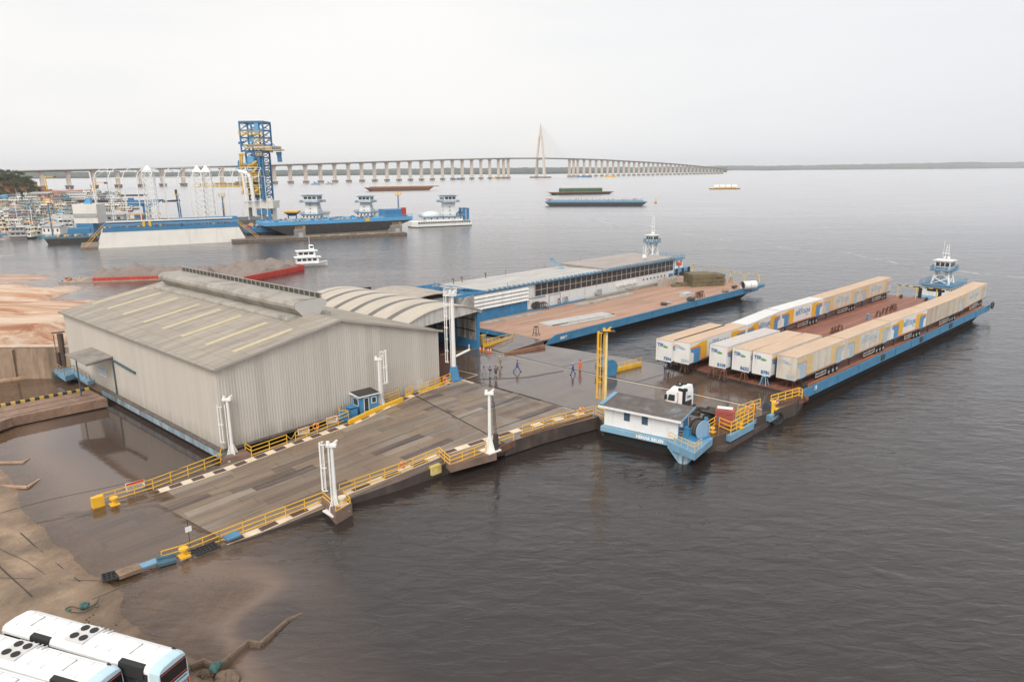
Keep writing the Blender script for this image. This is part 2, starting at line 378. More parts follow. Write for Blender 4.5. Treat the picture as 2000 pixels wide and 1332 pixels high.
# ---- water
me, X, Y, Z = grid_mesh('river', ax, ay, lambda X, Y: np.zeros_like(X))
dz = np.clip(-terrain(X, Y), 0, 6)
def inpoly(X, Y, P):
    r = np.zeros(X.shape, bool); n = len(P)
    for i in range(n):
        (x1, y1), (x2, y2) = P[i], P[(i + 1) % n]
        c = ((y1 > Y) != (y2 > Y)) & (X < (x2 - x1) * (Y - y1) / ((y2 - y1) or 1e-9) + x1); r ^= c
    return r
rp = [at(*q, -.1).xy[:] for q in [(122, 1008), (190, 992), (300, 962), (460, 900), (560, 1010), (365, 1093), (215, 1106)]]
dz = np.where(inpoly(X, Y, rp), np.minimum(dz, .22), dz)
attr(me, 'depth', dz)
# sheltered water left of the ramp
calm = np.clip((-(X) - 8) / 12, 0, 1) * np.clip((118 - Y) / 15, 0, 1) * np.clip(((Y - 62) - 1.05 * (X + 36.5)) / 3, 0, 1)
calm2 = np.clip(((Y - 54) - .83 * (X + 22)) / 3, 0, 1) * (X < -15) * np.clip((118 - Y) / 15, 0, 1)
attr(me, 'calm', np.maximum(calm, calm2 * .85))
m = bpy.data.materials.new('river_water'); m.use_nodes = True; t = m.node_tree; l = t.links.new; t.nodes.clear()
out = N(t, 'ShaderNodeOutputMaterial'); tc = N(t, 'ShaderNodeTexCoord')
dep = N(t, 'ShaderNodeAttribute', attribute_name='depth'); cal = N(t, 'ShaderNodeAttribute', attribute_name='calm')
def wn(rot, sc, det, scale, dist=0.):
    mp = N(t, 'ShaderNodeMapping'); mp.inputs['Rotation'].default_value = (0, 0, R(rot)); mp.inputs['Scale'].default_value = sc; l(tc.outputs['Object'], mp.inputs[0])
    n = N(t, 'ShaderNodeTexNoise'); n.inputs['Scale'].default_value = scale; n.inputs['Detail'].default_value = det; n.inputs['Roughness'].default_value = .55; n.inputs['Distortion'].default_value = dist; l(mp.outputs[0], n.inputs['Vector']); return n
w1 = wn(14, (.42, 1, 1), 4, 1.0, .5); w2 = wn(-20, (.6, 1, 1), 2, .22, .3); w3 = wn(6, (.3, 1, 1), 3, .035)
a1 = N(t, 'ShaderNodeMath', operation='MULTIPLY_ADD'); l(w2.outputs[0], a1.inputs[0]); a1.inputs[1].default_value = 1.7; l(w1.outputs[0], a1.inputs[2])
# wind patches change the ripple height
wp = N(t, 'ShaderNodeMapRange'); wp.inputs[1].default_value = .35; wp.inputs[2].default_value = .65; wp.inputs[3].default_value = .75; wp.inputs[4].default_value = 1.35; l(w3.outputs[0], wp.inputs[0])
inv = N(t, 'ShaderNodeMapRange'); inv.inputs[3].default_value = 1; inv.inputs[4].default_value = .05; l(cal.outputs['Fac'], inv.inputs[0])
am = N(t, 'ShaderNodeMath', operation='MULTIPLY'); l(wp.outputs[0], am.inputs[0]); l(inv.outputs[0], am.inputs[1])
hm = N(t, 'ShaderNodeMath', operation='MULTIPLY'); l(a1.outputs[0], hm.inputs[0]); l(am.outputs[0], hm.inputs[1])
bp = N(t, 'ShaderNodeBump'); bp.inputs['Strength'].default_value = 1; bp.inputs['Distance'].default_value = .12; l(hm.outputs[0], bp.inputs['Height'])
fr = N(t, 'ShaderNodeFresnel'); fr.inputs[0].default_value = 1.48; l(bp.outputs[0], fr.inputs['Normal'])
gl = N(t, 'ShaderNodeBsdfGlossy'); ry = N(t, 'ShaderNodeMapRange'); ry.inputs[1].default_value = 60; ry.inputs[2].default_value = 500; ry.inputs[3].default_value = .035; ry.inputs[4].default_value = .28; sx = N(t, 'ShaderNodeSeparateXYZ'); l(tc.outputs['Object'], sx.inputs[0]); l(sx.outputs[1], ry.inputs[0]); l(ry.outputs[0], gl.inputs['Roughness']); gl.inputs['Color'].default_value = (.97, .965, .975, 1); l(bp.outputs[0], gl.inputs['Normal'])
df = N(t, 'ShaderNodeBsdfDiffuse'); cr = ramp(t, [(0, (.22, .14, .09)), (.12, (.18, .12, .085)), (.30, (.085, .06, .049)), (.8, (.030, .0235, .021))])
dn = N(t, 'ShaderNodeMath', operation='DIVIDE'); l(dep.outputs['Fac'], dn.inputs[0]); dn.inputs[1].default_value = 5; l(dn.outputs[0], cr.inputs[0]); l(cr.outputs[0], df.inputs['Color'])
tr = N(t, 'ShaderNodeBsdfTransparent'); tr.inputs[0].default_value = (.95, .88, .80, 1)
k = N(t, 'ShaderNodeMapRange', interpolation_type='SMOOTHSTEP'); k.inputs[1].default_value = 0; k.inputs[2].default_value = .9; k.inputs[3].default_value = .12; k.inputs[4].default_value = 1; l(dep.outputs['Fac'], k.inputs[0])
mb_ = N(t, 'ShaderNodeMixShader'); l(k.outputs[0], mb_.inputs[0]); l(tr.outputs[0], mb_.inputs[1]); l(df.outputs[0], mb_.inputs[2])
ms = N(t, 'ShaderNodeMixShader'); l(fr.outputs[0], ms.inputs[0]); l(mb_.outputs[0], ms.inputs[1]); l(gl.outputs[0], ms.inputs[2]); l(ms.outputs[0], out.inputs[0])
me.materials.append(m)
wat = place(bpy.data.objects.new('water', me)); tag(wat, kind='structure')
# ---- foam lines of passing boats
FOAM = bpy.data.materials.new('foam'); FOAM.use_nodes = True; t = FOAM.node_tree; l = t.links.new; b = t.nodes['Principled BSDF']
b.inputs['Base Color'].default_value = (.75, .75, .75, 1); b.inputs['Roughness'].default_value = .6
tc = N(t, 'ShaderNodeTexCoord'); n = N(t, 'ShaderNodeTexNoise'); n.inputs['Scale'].default_value = .35; n.inputs['Detail'].default_value = 8; n.inputs['Roughness'].default_value = .8; l(tc.outputs['Object'], n.inputs['Vector'])
mr = N(t, 'ShaderNodeMapRange'); mr.inputs[1].default_value = .44; mr.inputs[2].default_value = .60; mr.inputs[4].default_value = .55; l(n.outputs[0], mr.inputs[0]); l(mr.outputs[0], b.inputs['Alpha'])
fm = MB()
def foam(pts, w):
    P = [at(*p, .02) for p in pts]; rs = random.Random(len(pts)); Q = []
    for a, c in zip(P, P[1:]):
        for i in range(8): Q.append(a.lerp(c, i / 8))
    L0 = []
    for i, q in enumerate(Q[:-1]):
        d = (Q[i + 1] - q).normalized(); nn = Vector((-d.y, d.x, 0)); ww = w * (.3 + rs.random()) * min(1, i / 4 + .2); j = nn * rs.uniform(-.4, .4) * w
        L0.append((q + j + nn * ww * .5, q + j - nn * ww * .5))
    for (a, c), (d, e) in zip(L0, L0[1:]): fm.face([a, c, e, d])
foam([(1150, 425), (1200, 440), (1290, 452), (1380, 462), (1455, 474)], 3.2)
foam([(1490, 478), (1560, 489), (1650, 494), (1720, 508), (1790, 521)], 2.4)
foam([(1790, 521), (1850, 527), (1930, 537), (2040, 546)], 2.6)
foam([(900, 417), (960, 420), (1010, 424)], 1.5)
tag(mobj('boat_wake', fm, FOAM), kind='stuff', label='thin broken white foam line left on the open river by a boat', cat='foam')
# ---- far shores covered with forest
FOREST = mat('forest', (.05, .07, .05), .9, var=.5, scale=.02)
def shore(name, pts, dep=400, step=6, lab=None):
    vs = []; fs = []; rs = random.Random(3); k = 0; cols = []
    for (a, b2) in zip(pts, pts[1:]):
        n = max(2, int((b2[0] - a[0]) / step * 2))
        for i in range(n):
            f = i / n; cols.append([a[j] + (b2[j] - a[j]) * f for j in range(3)])
    cols.append(list(pts[-1])); w = 0
    for c in cols:
        bse = at(c[0], c[1], 0); bse.z = 0; w = .7 * w + rs.uniform(-1, 1) * .6
        h = max(6, hgt(c[0], c[2] + w * .8, bse)); dirv = Vector((bse.x, bse.y, 0)).normalized()
        for off, hh in ((0, -1), (2, h * rs.uniform(.25, .4)), (dep * .3, h * rs.uniform(.6, .75)), (dep, h * 1.0), (dep * 2.5, h * .9)):
            q = bse + dirv * off; vs.append((q.x, q.y, hh * (1 + off / max(1, bse.length)) if hh > 0 else hh))
    for i in range(len(cols) - 1):
        for j in range(4): fs.append((i * 5 + j, (i + 1) * 5 + j, (i + 1) * 5 + j + 1, i * 5 + j + 1))
    me = bpy.data.meshes.new(name); me.from_pydata(vs, [], fs); me.materials.append(FOREST)
    return tag(place(bpy.data.objects.new(name, me)), kind='structure')
shore('far_shore', [(-60, 351.5, 341), (60, 349.5, 336), (200, 348.5, 338), (330, 347.5, 338), (470, 346, 335.5), (600, 344, 333), (700, 342.8, 332), (830, 342, 330), (960, 341, 329), (1060, 340.5, 328.5), (1200, 338.5, 327.5), (1330, 337.5, 327), (1420, 337, 327)])
shore('far_shore', [(1380, 333.8, 325.5), (1440, 333.2, 323.5), (1500, 333.5, 325), (1560, 332.6, 324), (1640, 332, 322.5), (1740, 331.2, 320.5), (1830, 330.6, 318.5), (1900, 330, 317), (1960, 329.4, 317.5), (2080, 328.6, 316)], dep=900)
# hill above the boatyard
HILLG = mat('hill_soil', (.30, .11, .05), .9, var=.4, scale=.05)
hb = MB()
# ---- wooded hill on the left
def hillz(px, f): return 0
hm_ = [(-140, 395, 330), (-60, 396, 328), (0, 396, 337), (25, 394, 338), (45, 393, 341), (62, 391, 347), (78, 389, 360), (95, 387, 373), (125, 385, 380), (180, 381, 379)]
hb = MB(); cols = []
for px, yb, yt in hm_:
    b0 = at(px, yb, 2.0); h = max(4.5, hgt(px, yt + 3, b0 * 1.06)); dv = Vector((b0.x, b0.y, 0)).normalized()
    cols.append([(b0 - dv * 10).xy[:] + (-1,), b0[:], (b0 + dv * 25).xy[:] + (2 + (h - 2) * .6,), (b0 + dv * 60).xy[:] + (h,), (b0 + dv * 260).xy[:] + (h * .8,), (b0 + dv * 320).xy[:] + (-2,)])
vs = [p for c in cols for p in c]; fs = []
for i in range(len(cols) - 1):
    for j in range(5): fs.append((i * 6 + j, (i + 1) * 6 + j, (i + 1) * 6 + j + 1, i * 6 + j + 1))
hb.add(vs, fs); tag(mobj('hill', hb, HILLG), kind='structure')
LEAF = [mat('leaves_dark', (.045, .075, .030), .8, var=.4, scale=.4), mat('leaves_mid', (.07, .11, .04), .8, var=.4, scale=.4)]
BARK = mat('bark', (.12, .09, .07), .9, var=.3)
def tree(x, y, z, h, w, seed, label, group, n=260):
    rs = random.Random(seed); T = Thing('broadleaf_tree', label, 'tree', (x, y, z), rs.uniform(0, 360), group)
    tb = MB(); tb.tube((0, 0, -1), (0, 0, h * .55), .035 * h, 6, .018 * h)
    for k in range(4):
        a = k * 1.6 + rs.random(); tb.tube((0, 0, h * .35), (math.cos(a) * w * .35, math.sin(a) * w * .35, h * .7), .015 * h, 5, .006 * h)
    T.part('trunk', tb, BARK); lb = MB(); cl = [(rs.uniform(-.33, .33) * w, rs.uniform(-.33, .33) * w, h * rs.uniform(.5, .85), rs.uniform(.17, .3) * w) for _ in range(9)]
    for _ in range(n):
        c = rs.choice(cl); th = rs.uniform(0, 6.28); ph = math.asin(rs.uniform(-.7, 1)); r = c[3] * rs.uniform(.75, 1.1)
        p = Vector((c[0] + r * math.cos(th) * math.cos(ph), c[1] + r * math.sin(th) * math.cos(ph), c[2] + r * math.sin(ph) * .8))
        s = w * rs.uniform(.035, .07); u = Vector((rs.gauss(0, 1), rs.gauss(0, 1), rs.gauss(0, .5))).normalized(); v = u.cross(Vector((rs.gauss(0, 1), rs.gauss(0, 1), rs.gauss(0, 1)))).normalized()
        lb.m = rs.random() < .5; lb.face([p + u * s, p + v * s, p - u * s * .9, p - v * s * 1.1])
    T.part('crown', lb, LEAF); return T
rs = random.Random(11); trees = []
def hill_h(px, f):
    for (a, b) in zip(hm_, hm_[1:]):
        if a[0] <= px <= b[0]:
            t_ = (px - a[0]) / (b[0] - a[0]); yb = a[1] + (b[1] - a[1]) * t_; yt = a[2] + (b[2] - a[2]) * t_
            b0 = at(px, yb, 2.0); h = max(4.5, hgt(px, yt + 3, b0 * 1.06)); dv = Vector((b0.x, b0.y, 0)).normalized(); q = b0 + dv * f
            z = 2 + (h - 2) * .6 * f / 25 if f < 25 else 2 + (h - 2) * (.6 + .4 * (f - 25) / 35)
            return q, z
ti = 0
protoT = [None] * 3
for f, pxs in ((60, range(-60, 74, 7)), (46, range(-57, 78, 8)), (33, range(-58, 84, 8)), (20, range(-55, 88, 8)), (9, range(-50, 80, 9))):
    for px in pxs:
        q, z = hill_h(px + rs.uniform(-2, 2), f + rs.uniform(-4, 4)); sz = (4.6 if f > 50 else 6.0) * rs.uniform(.85, 1.25)
        if px > 72: sz *= .6
        lab = 'tree on the wooded hill above the boatyard at the left edge'
        if protoT[ti % 3] is None:
            protoT[ti % 3] = tree(q.x, q.y, z - .6, sz, sz * 1.35, ti, lab, 'trees covering the hill'); protoT[ti % 3].sz = sz
        else:
            p = protoT[ti % 3]; c = dup(p, (q.x, q.y, z - .6), rs.uniform(0, 360), lab, 'trees covering the hill'); c.scale = (sz / p.sz,) * 3
        ti += 1
for i, (px, py, sz) in enumerate([(33, 392, 6.5), (41, 394, 7.5), (50, 391, 6)]):
    q = at(px, py, 2.2); tree(q.x, q.y, 1.2, sz, sz * 1.2, 50 + i, ['bushy tree beside the pale roofed shed', 'largest bushy tree between the pale roofed shed and the dark barge', 'small bushy tree at the end of the dark barge'][i], 'bushy trees beside the shed', 300)
# ---- retaining wall
wz = hgt(60, 679, at(60, 738, .1))
b_ = MB(); p0 = WL0 - wnr * .1; p1 = WL1 + wdir * 9 - wnr * .1
T = Thing('retaining_wall', 'brown stained concrete retaining wall holding back the sandy bank', 'wall', p0, math.degrees(math.atan2(wdir.y, wdir.x)))
Lw = (p1 - p0).length
b_.hexa([(0, 0, -1.5), (Lw, 0, -1.5), (Lw, 1.3, -1.5), (0, 1.3, -1.5), (0, .45, wz), (Lw, .45, wz), (Lw, 1.5, wz), (0, 1.5, wz)])
T.part('wall_face', b_, mat('wall_concrete', (.30, .215, .15), .9, var=.2, scale=.4, dirt=(.13, .09, .06), damt=.6, streak=1, dscale=.6, bump=.03))
b_ = MB(); b_.box(0, .35, wz, Lw, 1.6, wz + .12); T.part('coping', b_, mat('coping', (.55, .43, .33), .9, var=.2))
b_ = MB()
for x in (Lw - 24, Lw - 15.5): b_.box(x, -.18, -1, x + .5, .5, wz - .3)
T.part('buttress', b_, mat('wall_concrete', (0, 0, 0)))
# steel grille leaning on the wall
q = at(8, 708, 1.4); b_ = MB()
for i in range(6): b_.beam((i * .28, 0, -.9), (i * .28, .12, .8), .07)
for z in (-.8, 0, .7): b_.beam((0, .0, z), (1.4, .05, z), .06)
solo('steel_grille', b_, GREY, 'small grey steel grille hanging against the retaining wall', 'grille', q - wnr * .55, math.degrees(math.atan2(wdir.y, wdir.x)))
# kerb in the pond, ridges in the bay
def bar(name, pts, w, h, m, label, cat, **k):
    b_ = MB()
    for a, c in zip(pts, pts[1:]): b_.beam(a, c, w, h)
    return solo(name, b_, m, label, cat, **k)
SAND = mat('sand_crust', (.42, .27, .18), .9, var=.3, dirt=(.15, .1, .07), damt=.5, dscale=.8)
bar('concrete_kerb', [at(-60, 756, .05), at(0, 745, .1), at(60, 736, .1), at(122, 728, .1)], .9, .5, SAND, 'sand covered low kerb running along the foot of the retaining wall', 'kerb')
bar('concrete_ridge', [at(-40, 905, .05), at(45, 903, .05), at(58, 897, -.1)], .22, .25, SAND, 'upper of two low bent ridges sticking out of the calm water at the left', 'ridge', group='low ridges in the calm water')
bar('concrete_ridge', [at(-40, 948, .05), at(54, 952, .05), at(78, 937, -.1)], .25, .28, SAND, 'lower of two low bent ridges sticking out of the calm water at the left', 'ridge', group='low ridges in the calm water')
# broken quay wall by the buses
STONE = mat('quay_stone', (.17, .12, .085), .9, var=.3, scale=2, dirt=(.08, .06, .045), damt=.6, dscale=1.2, bump=.05)
q_ = [at(352, 1312, .35), at(372, 1300, .45), at(399, 1289, .45), at(424, 1302, .4), at(485, 1252, .3), at(508, 1257, .2), at(560, 1212, .05), at(590, 1199, -.1)]
b_ = MB()
for a, c in zip(q_, q_[1:]): b_.beam(a + V(0, 0, -.9), c + V(0, 0, -.9), .32, 1.9)
T = Thing('quay_wall', 'broken low stone quay wall zigzagging out into the water beside the buses', 'wall'); T.part('wall_body', b_, STONE)
b_ = MB()
for a, c in zip(q_, q_[1:]): b_.beam(a + V(0, 0, .08), c + V(0, 0, .08), .2, .06)
T.part('coping', b_, mat('coping_brown', (.16, .11, .075), .9, var=.3, scale=3))
def rock(px, py, z, r, m, lab, seed=1):
    b_ = MB(); b_.sphere((0, 0, 0), r, 12, 8, (1, .8, .7)); rs = random.Random(seed); b_.v = [tuple(Vector(v) * rs.uniform(.75, 1.15)) for v in b_.v]
    return solo('rock', b_, m, lab, 'rock', at(px, py, z))
rock(444, 1326, .1, .8, STONE, 'rough brown rock standing in the dark water right of the buses')
rock(400, 1318, .1, .5, STONE, 'low brown rock tight against the quay wall by the buses', 5)
TEAL = mat('teal_net', (.055, .13, .12), .9, var=.4, scale=6)
def heap(name, px, py, z, r, m, lab, cat, seed=2, sq=.6):
    b_ = MB(); rs = random.Random(seed)
    for _ in range(7): b_.sphere((rs.uniform(-.5, .5) * r, rs.uniform(-.5, .5) * r, rs.uniform(0, .3) * r), r * rs.uniform(.35, .6), 7, 5, (1, 1, sq))
    return solo(name, b_, m, lab, cat, at(px, py, z))
heap('rope_bundle', 421, 1303, .55, .45, TEAL, 'teal rope knotted over the bend of the quay wall', 'rope', 3, 1)
heap('rope_bundle', 167, 1183, .75, .35, TEAL, 'round teal rope bundle lying on the sloping bank behind the buses', 'rope', 4, 1)
heap('rope_bundle', 133, 1192, .75, .22, TEAL, 'small dark teal tangle at the end of the mooring rope', 'rope', 6)
def curve_pts(pts, n=8):
    P = [pts[0]] + list(pts) + [pts[-1]]; o = []
    for i in range(1, len(P) - 2):
        for k in range(n):
            t_ = k / n; a, b, c, d = P[i - 1], P[i], P[i + 1], P[i + 2]
            o.append(.5 * ((2 * b) + (c - a) * t_ + (2 * a - 5 * b + 4 * c - d) * t_ ** 2 + (3 * b - a - 3 * c + d) * t_ ** 3))
    return o + [P[-1]]
def rope(pts, r, lab, name='mooring_rope', m=ROPE, cat='rope'):
    b_ = MB(); b_.pipe(curve_pts(pts), r, 5); return solo(name, b_, m, lab, cat)
rope([at(195, 1166, .55), at(185, 1180, .7), at(160, 1188, .75), at(140, 1184, .8), at(128, 1190, .8), at(150, 1196, .75), at(175, 1192, .7), at(190, 1178, .65), at(192, 1184, .65), at(178, 1186, .7)], .035, 'dark tangled rope lying on the sloping bank')
rope([at(180, 1170, .7), at(300, 1122, .5), at(380, 1092, .9), at(450, 1062, 1.2), at(628, 1000, 2.0)], .025, 'dark mooring rope running from the bank over the water to the near mast', 'mooring_rope')
rope([at(-30, 1010, .8), at(100, 975, 1.0), at(260, 940, 1.4), at(440, 890, 2.0)], .03, 'dark mooring rope running from the left bank to the ramp mast by the warehouse')
# joints of the concrete slipway
JO = mat('joint', (.05, .04, .035), .9)
jb = MB()
def drape(pts, w=.09, lift=.05):
    P = [at(px, py, .6) for px, py in pts]; Q = []
    for a, c in zip(P, P[1:]):
        for i in range(12): Q.append(a.lerp(c, i / 12))
    Q.append(P[-1]); z = terrain(np.array([q.x for q in Q]), np.array([q.y for q in Q]))
    for q, zz in zip(Q, z): q.z = zz + lift
    for a, c in zip(Q, Q[1:]):
        d = (c - a).normalized(); n_ = Vector((-d.y, d.x, 0)) * w / 2; jb.face([a - n_, c - n_, c + n_, a + n_])
drape([(39, 1037), (100, 1085), (155, 1128)]); drape([(-10, 1112), (30, 1148), (66, 1182)]); drape([(-20, 1075), (50, 1098), (120, 1140)], .05); drape([(0, 1150), (110, 1128), (210, 1120)], .05)
tag(mobj('slipway_joint', jb, JO), kind='structure')
# ================================================================ cable-stayed bridge
TH = R(37.7); bd = V(math.sin(TH), math.cos(TH), 0); bn = V(math.cos(TH), -math.sin(TH), 0)
BP = V(103.8, 2572, 0)
BCONC = mat('bridge_concrete', (.70, .60, .51), .85, var=.1, scale=.15, dirt=(.52, .43, .35), damt=.4, streak=1, dscale=.1)
BDECK = mat('bridge_deck', (.36, .34, .32), .85, var=.08, scale=.05)
BT = [(-1720, 30), (-1568, 34), (-1301, 38.5), (-1081, 44), (-860, 50), (-506, 60), (-208, 66.5), (0, 68.6), (214, 68), (420, 66), (600, 62), (850, 57), (1087, 50.5), (1350, 41), (1609, 31), (1760, 22)]
def dzb(t):
    for a, b in zip(BT, BT[1:]):
        if a[0] <= t <= b[0]: return a[1] + (b[1] - a[1]) * (t - a[0]) / (b[0] - a[0])
    return BT[0][1] if t < 0 else BT[-1][1]
BR = Thing('cable_stayed_bridge', 'long concrete road bridge on tall piers with one pointed pylon across the river', 'bridge', BP, 90 - 37.7)
mb_ = MB(); ts = [-1760 + 40 * i for i in range(89)]
sec = [(-10.4, 0), (10.4, 0), (10.4, -.5), (4.2, -1.1), (3.2, -3.4), (-3.2, -3.4), (-4.2, -1.1), (-10.4, -.5)]; vs = []; fs = []
for i, t_ in enumerate(ts):
    for y, z in sec: vs.append((t_, y, dzb(t_) + z))
    if i: fs += [((i - 1) * 8 + j, (i - 1) * 8 + (j + 1) % 8, i * 8 + (j + 1) % 8, i * 8 + j) for j in range(8)]
mb_.add(vs, fs); BR.part('deck', mb_, BDECK)
for s in (-1, 1):
    pb = MB()
    for a, b in zip(ts, ts[1:]): pb.beam((a, s * 10.2, dzb(a) + .6), (b, s * 10.2, dzb(b) + .6), .3, 1.2)
    BR.part('parapet', pb, BCONC)
def pier(t_, dark=False):
    z1 = dzb(t_) - 3.4; b = MB(); c = (t_, 0)
    b.box(t_ - 2.6, -4.2, 2.2, t_ + 2.6, 4.2, z1 - 4)
    b.hexa([(t_ - 2.6, -4.2, z1 - 4), (t_ + 2.6, -4.2, z1 - 4), (t_ + 2.6, 4.2, z1 - 4), (t_ - 2.6, 4.2, z1 - 4), (t_ - 3.4, -6.4, z1 - 1), (t_ + 3.4, -6.4, z1 - 1), (t_ + 3.4, 6.4, z1 - 1), (t_ - 3.4, 6.4, z1 - 1)])
    b.box(t_ - 3.4, -6.4, z1 - .99, t_ + 3.4, 6.4, z1)
    p = BR.part('pier', b, BCONC); f = MB()
    f.box(t_ - 5.5, -7, 4.5, t_ + 5.5, 7, 6.2)
    for x in (-4, 4):
        for y in (-5, 0, 5): f.tube((t_ + x, y, -2), (t_ + x, y, 4.5), 1.1, 8)
    BR.part('pile_cap', f, mat('pile_concrete', (.22, .18, .16), .9, var=.3), p)
for k in range(31): pier(-1568 + 44.4 * k)
for t_ in (-209, -184, 186, 214): pier(t_)
for k in range(33): pier(243 + 44.45 * k)
pb = MB()
for s in (-1, 1):
    def leg(a, b, w0, w1):
        (y0, z0), (y1, z1) = a, b
        pb.hexa([(-w0, y0 - w0, z0), (w0, y0 - w0, z0), (w0, y0 + w0, z0), (-w0, y0 + w0, z0), (-w1, y1 - w1, z1), (w1, y1 - w1, z1), (w1, y1 + w1, z1), (-w1, y1 + w1, z1)])
    leg((s * 17.5, 4), (s * 13.5, 68), 4.2, 3.2); leg((s * 13.5, 68.01), (s * 5, 141), 3.1, 2.5)
pb.box(-3, -14, 62, 3, 14, 65); pb.box(-2.6, -7.5, 138, 2.6, 7.5, 142)
pb.hexa([(-3.4, -3.6, 142.01), (3.4, -3.6, 142.01), (3.4, 3.6, 142.01), (-3.4, 3.6, 142.01), (-.8, -.8, 186), (.8, -.8, 186), (.8, .8, 186), (-.8, .8, 186)])
py = BR.part('pylon', pb, BCONC); fb = MB()
for s in (-1, 1): fb.box(-15, s * 21 - 15, -2, 15, s * 21 + 15, 5); 
fb.box(-6, -6.2, -2, 6, 6.2, 4.4)
BR.part('footing', fb, mat('pile_concrete', (.2, .17, .15)), py)
CAB = mat('stay_cable', (.8, .68, .55), .6)
for s in (-1, 1):
    for sd_ in (-1, 1):
        for k in range(14):
            x = sd_ * (14 + 12.6 * k); b = MB(); b.tube((0, s * 1.5, 146 + 2.6 * k), (x, s * 10.2, dzb(x) + .4), .14, 4, cap=False); BR.part('stay_cable', b, CAB)
# works pontoons lying at the bridge piers
def flatboat(name, px0, px1, py, w, h, m, lab, cat, group=None, m2=None):
    a = at(px0, py, 0); b = at(px1, py, 0); L = (b - a).length
    T = Thing(name, lab, cat, a, math.degrees(math.atan2(b.y - a.y, b.x - a.x)), group); q = MB()
    q.prism([(0, 0), (L, 0), (L, w), (0, w)], -.5, h); T.part('hull', q, m); q = MB(); q.box(L * .3, w * .3, h, L * .45, w * .7, h + 4); q.box(L * .6, w * .2, h, L * .8, w * .6, h + 2.5)
    T.part('cabin', q, m2 or m); return T
flatboat('works_pontoon', 607, 620, 361.5, 10, 2.5, LBLUE, 'blue work pontoon moored between two bridge piers left of the barge train', 'pontoon')
flatboat('works_pontoon', 634, 647, 361, 9, 2.5, GREY, 'grey work pontoon moored between two bridge piers left of the barge train', 'pontoon')
flatboat('works_pontoon', 887, 900, 352, 12, 3, HBLUE, 'blue pontoon floating between bridge piers left of the pylon', 'pontoon')
flatboat('works_pontoon', 962, 972, 349.5, 12, 4, YEL, 'yellow brown pontoon floating beside the twin piers left of the pylon', 'pontoon')
flatboat('works_pontoon', 1127, 1153, 347, 14, 4, HBLUE, 'long bright blue pontoon moored at the first piers right of the pylon', 'pontoon')
flatboat('works_pontoon', 1180, 1199, 346.5, 14, 4, YEL, 'yellowish barge moored at the piers farther right of the pylon', 'pontoon', m2=YEL)
# ================================================================ barges at anchor in the river
RUSTD = mat('rust_orange', (.36, .17, .07), .8, var=.2, scale=.1)
def far_barge(name, p0, p1, w, h, rake, mh, md, lab, dirx=None):
    a, b = at(*p0, 0), at(*p1, 0); L = (b - a).length
    T = Thing(name, lab, 'barge', a, math.degrees(math.atan2(b.y - a.y, b.x - a.x))); q = MB()
    q.add([(rake, 0, -.3), (L - rake, 0, -.3), (L - rake, w, -.3), (rake, w, -.3), (0, 0, h), (L, 0, h), (L, w, h), (0, w, h)], [(3, 2, 1, 0), (4, 5, 6, 7), (0, 1, 5, 4), (1, 2, 6, 5), (2, 3, 7, 6), (3, 0, 4, 7)])
    T.part('hull', q, mh); q = MB(); q.box(0, -.15, h - .5, L, w + .1, h + .02); T.part('gunwale', q, md); T.Lx = L; return T
T = far_barge('barge', (716, 374.5), (848, 372), 16, 5.5, 9, RUST, RUSTD, 'rust orange empty barge anchored behind the white pusher boats')
q = MB()
for i in range(14): q.box(8 + i * 7.5, .5, 5.52, 8 + i * 7.5 + 6.6, 15, 6.6)
T.part('hatch_cover', q, RUSTD)
T = far_barge('barge', (1076, 381.5), (1199, 379.5), 14, 3.2, 7, HULLD, RUSTD, 'orange decked barge stacked with dark green containers and pale tarpaulin')
q = MB(); n_ = 14; L = T.Lx
for i in range(n_): q.box(L * .17 + i * L * .66 / n_, 3, 3.2, L * .17 + (i + .93) * L * .66 / n_, 11, 7.4)
T.part('green_cargo', q, mat('dark_green', (.06, .12, .07), .7, var=.2)); q = MB(); q.box(L * .18, 3.2, 7.41, L * .82, 10.8, 8.6); T.part('tarpaulin', q, mat('pale_tarp', (.55, .55, .48), .8))
T = far_barge('barge', (1064, 404), (1264, 403.5), 17, 3.6, 5, HULLD, HBLUE, 'dark blue tank barge with a crowded piped deck anchored mid river'); L = T.Lx
q = MB(); rs = random.Random(4)
q.box(3, 2.2, 3.62, L - 3, 14.5, 4.5)
T.part('trunk_deck', q, LBLUE); q = MB()
for y in (4, 8, 12): q.tube((4, y, 5), (L - 4, y, 5), .2, 6)
for i in range(90):
    x = rs.uniform(1, L - 1); y = rs.uniform(.5, 16); h = rs.uniform(.8, 2.4); q.beam((x, y, 3.6), (x, y, 4.2 + h), rs.uniform(.15, .5))
T.part('deck_piping', q, [mat('pipe_grey', (.35, .3, .3), .6)]); q = MB(); q.rail([(1, .3, 3.62), (L - 1, .3, 3.62)], 1.1, 2, .06, 3); T.part('railing', q, LBLUE)
q = MB()
for i in range(14): q.beam((.5 + rs.uniform(0, 6), rs.uniform(0, 16), 3.6), (rs.uniform(0, 6), rs.uniform(0, 16), 6.2), .18)
T.part('bow_fittings', q, REDC)
T = far_barge('barge', (1389, 370.5), (1447, 370), 11, 1.6, 2, HULLD, YEL, 'small far barge carrying a row of white rounded tanks'); L = T.Lx
for i in range(4):
    q = MB(); q.tube((L * (.12 + .2 * i), 5, 4), (L * (.12 + .2 * i + .17), 5, 4), 2.3, 12); T.part('tank', q, WHITE)
flatboat('small_launch', 1278, 1283, 397.5, 2, 1, RUSTD, 'tiny brown launch right of the dark blue tank barge', 'boat', m2=YEL)
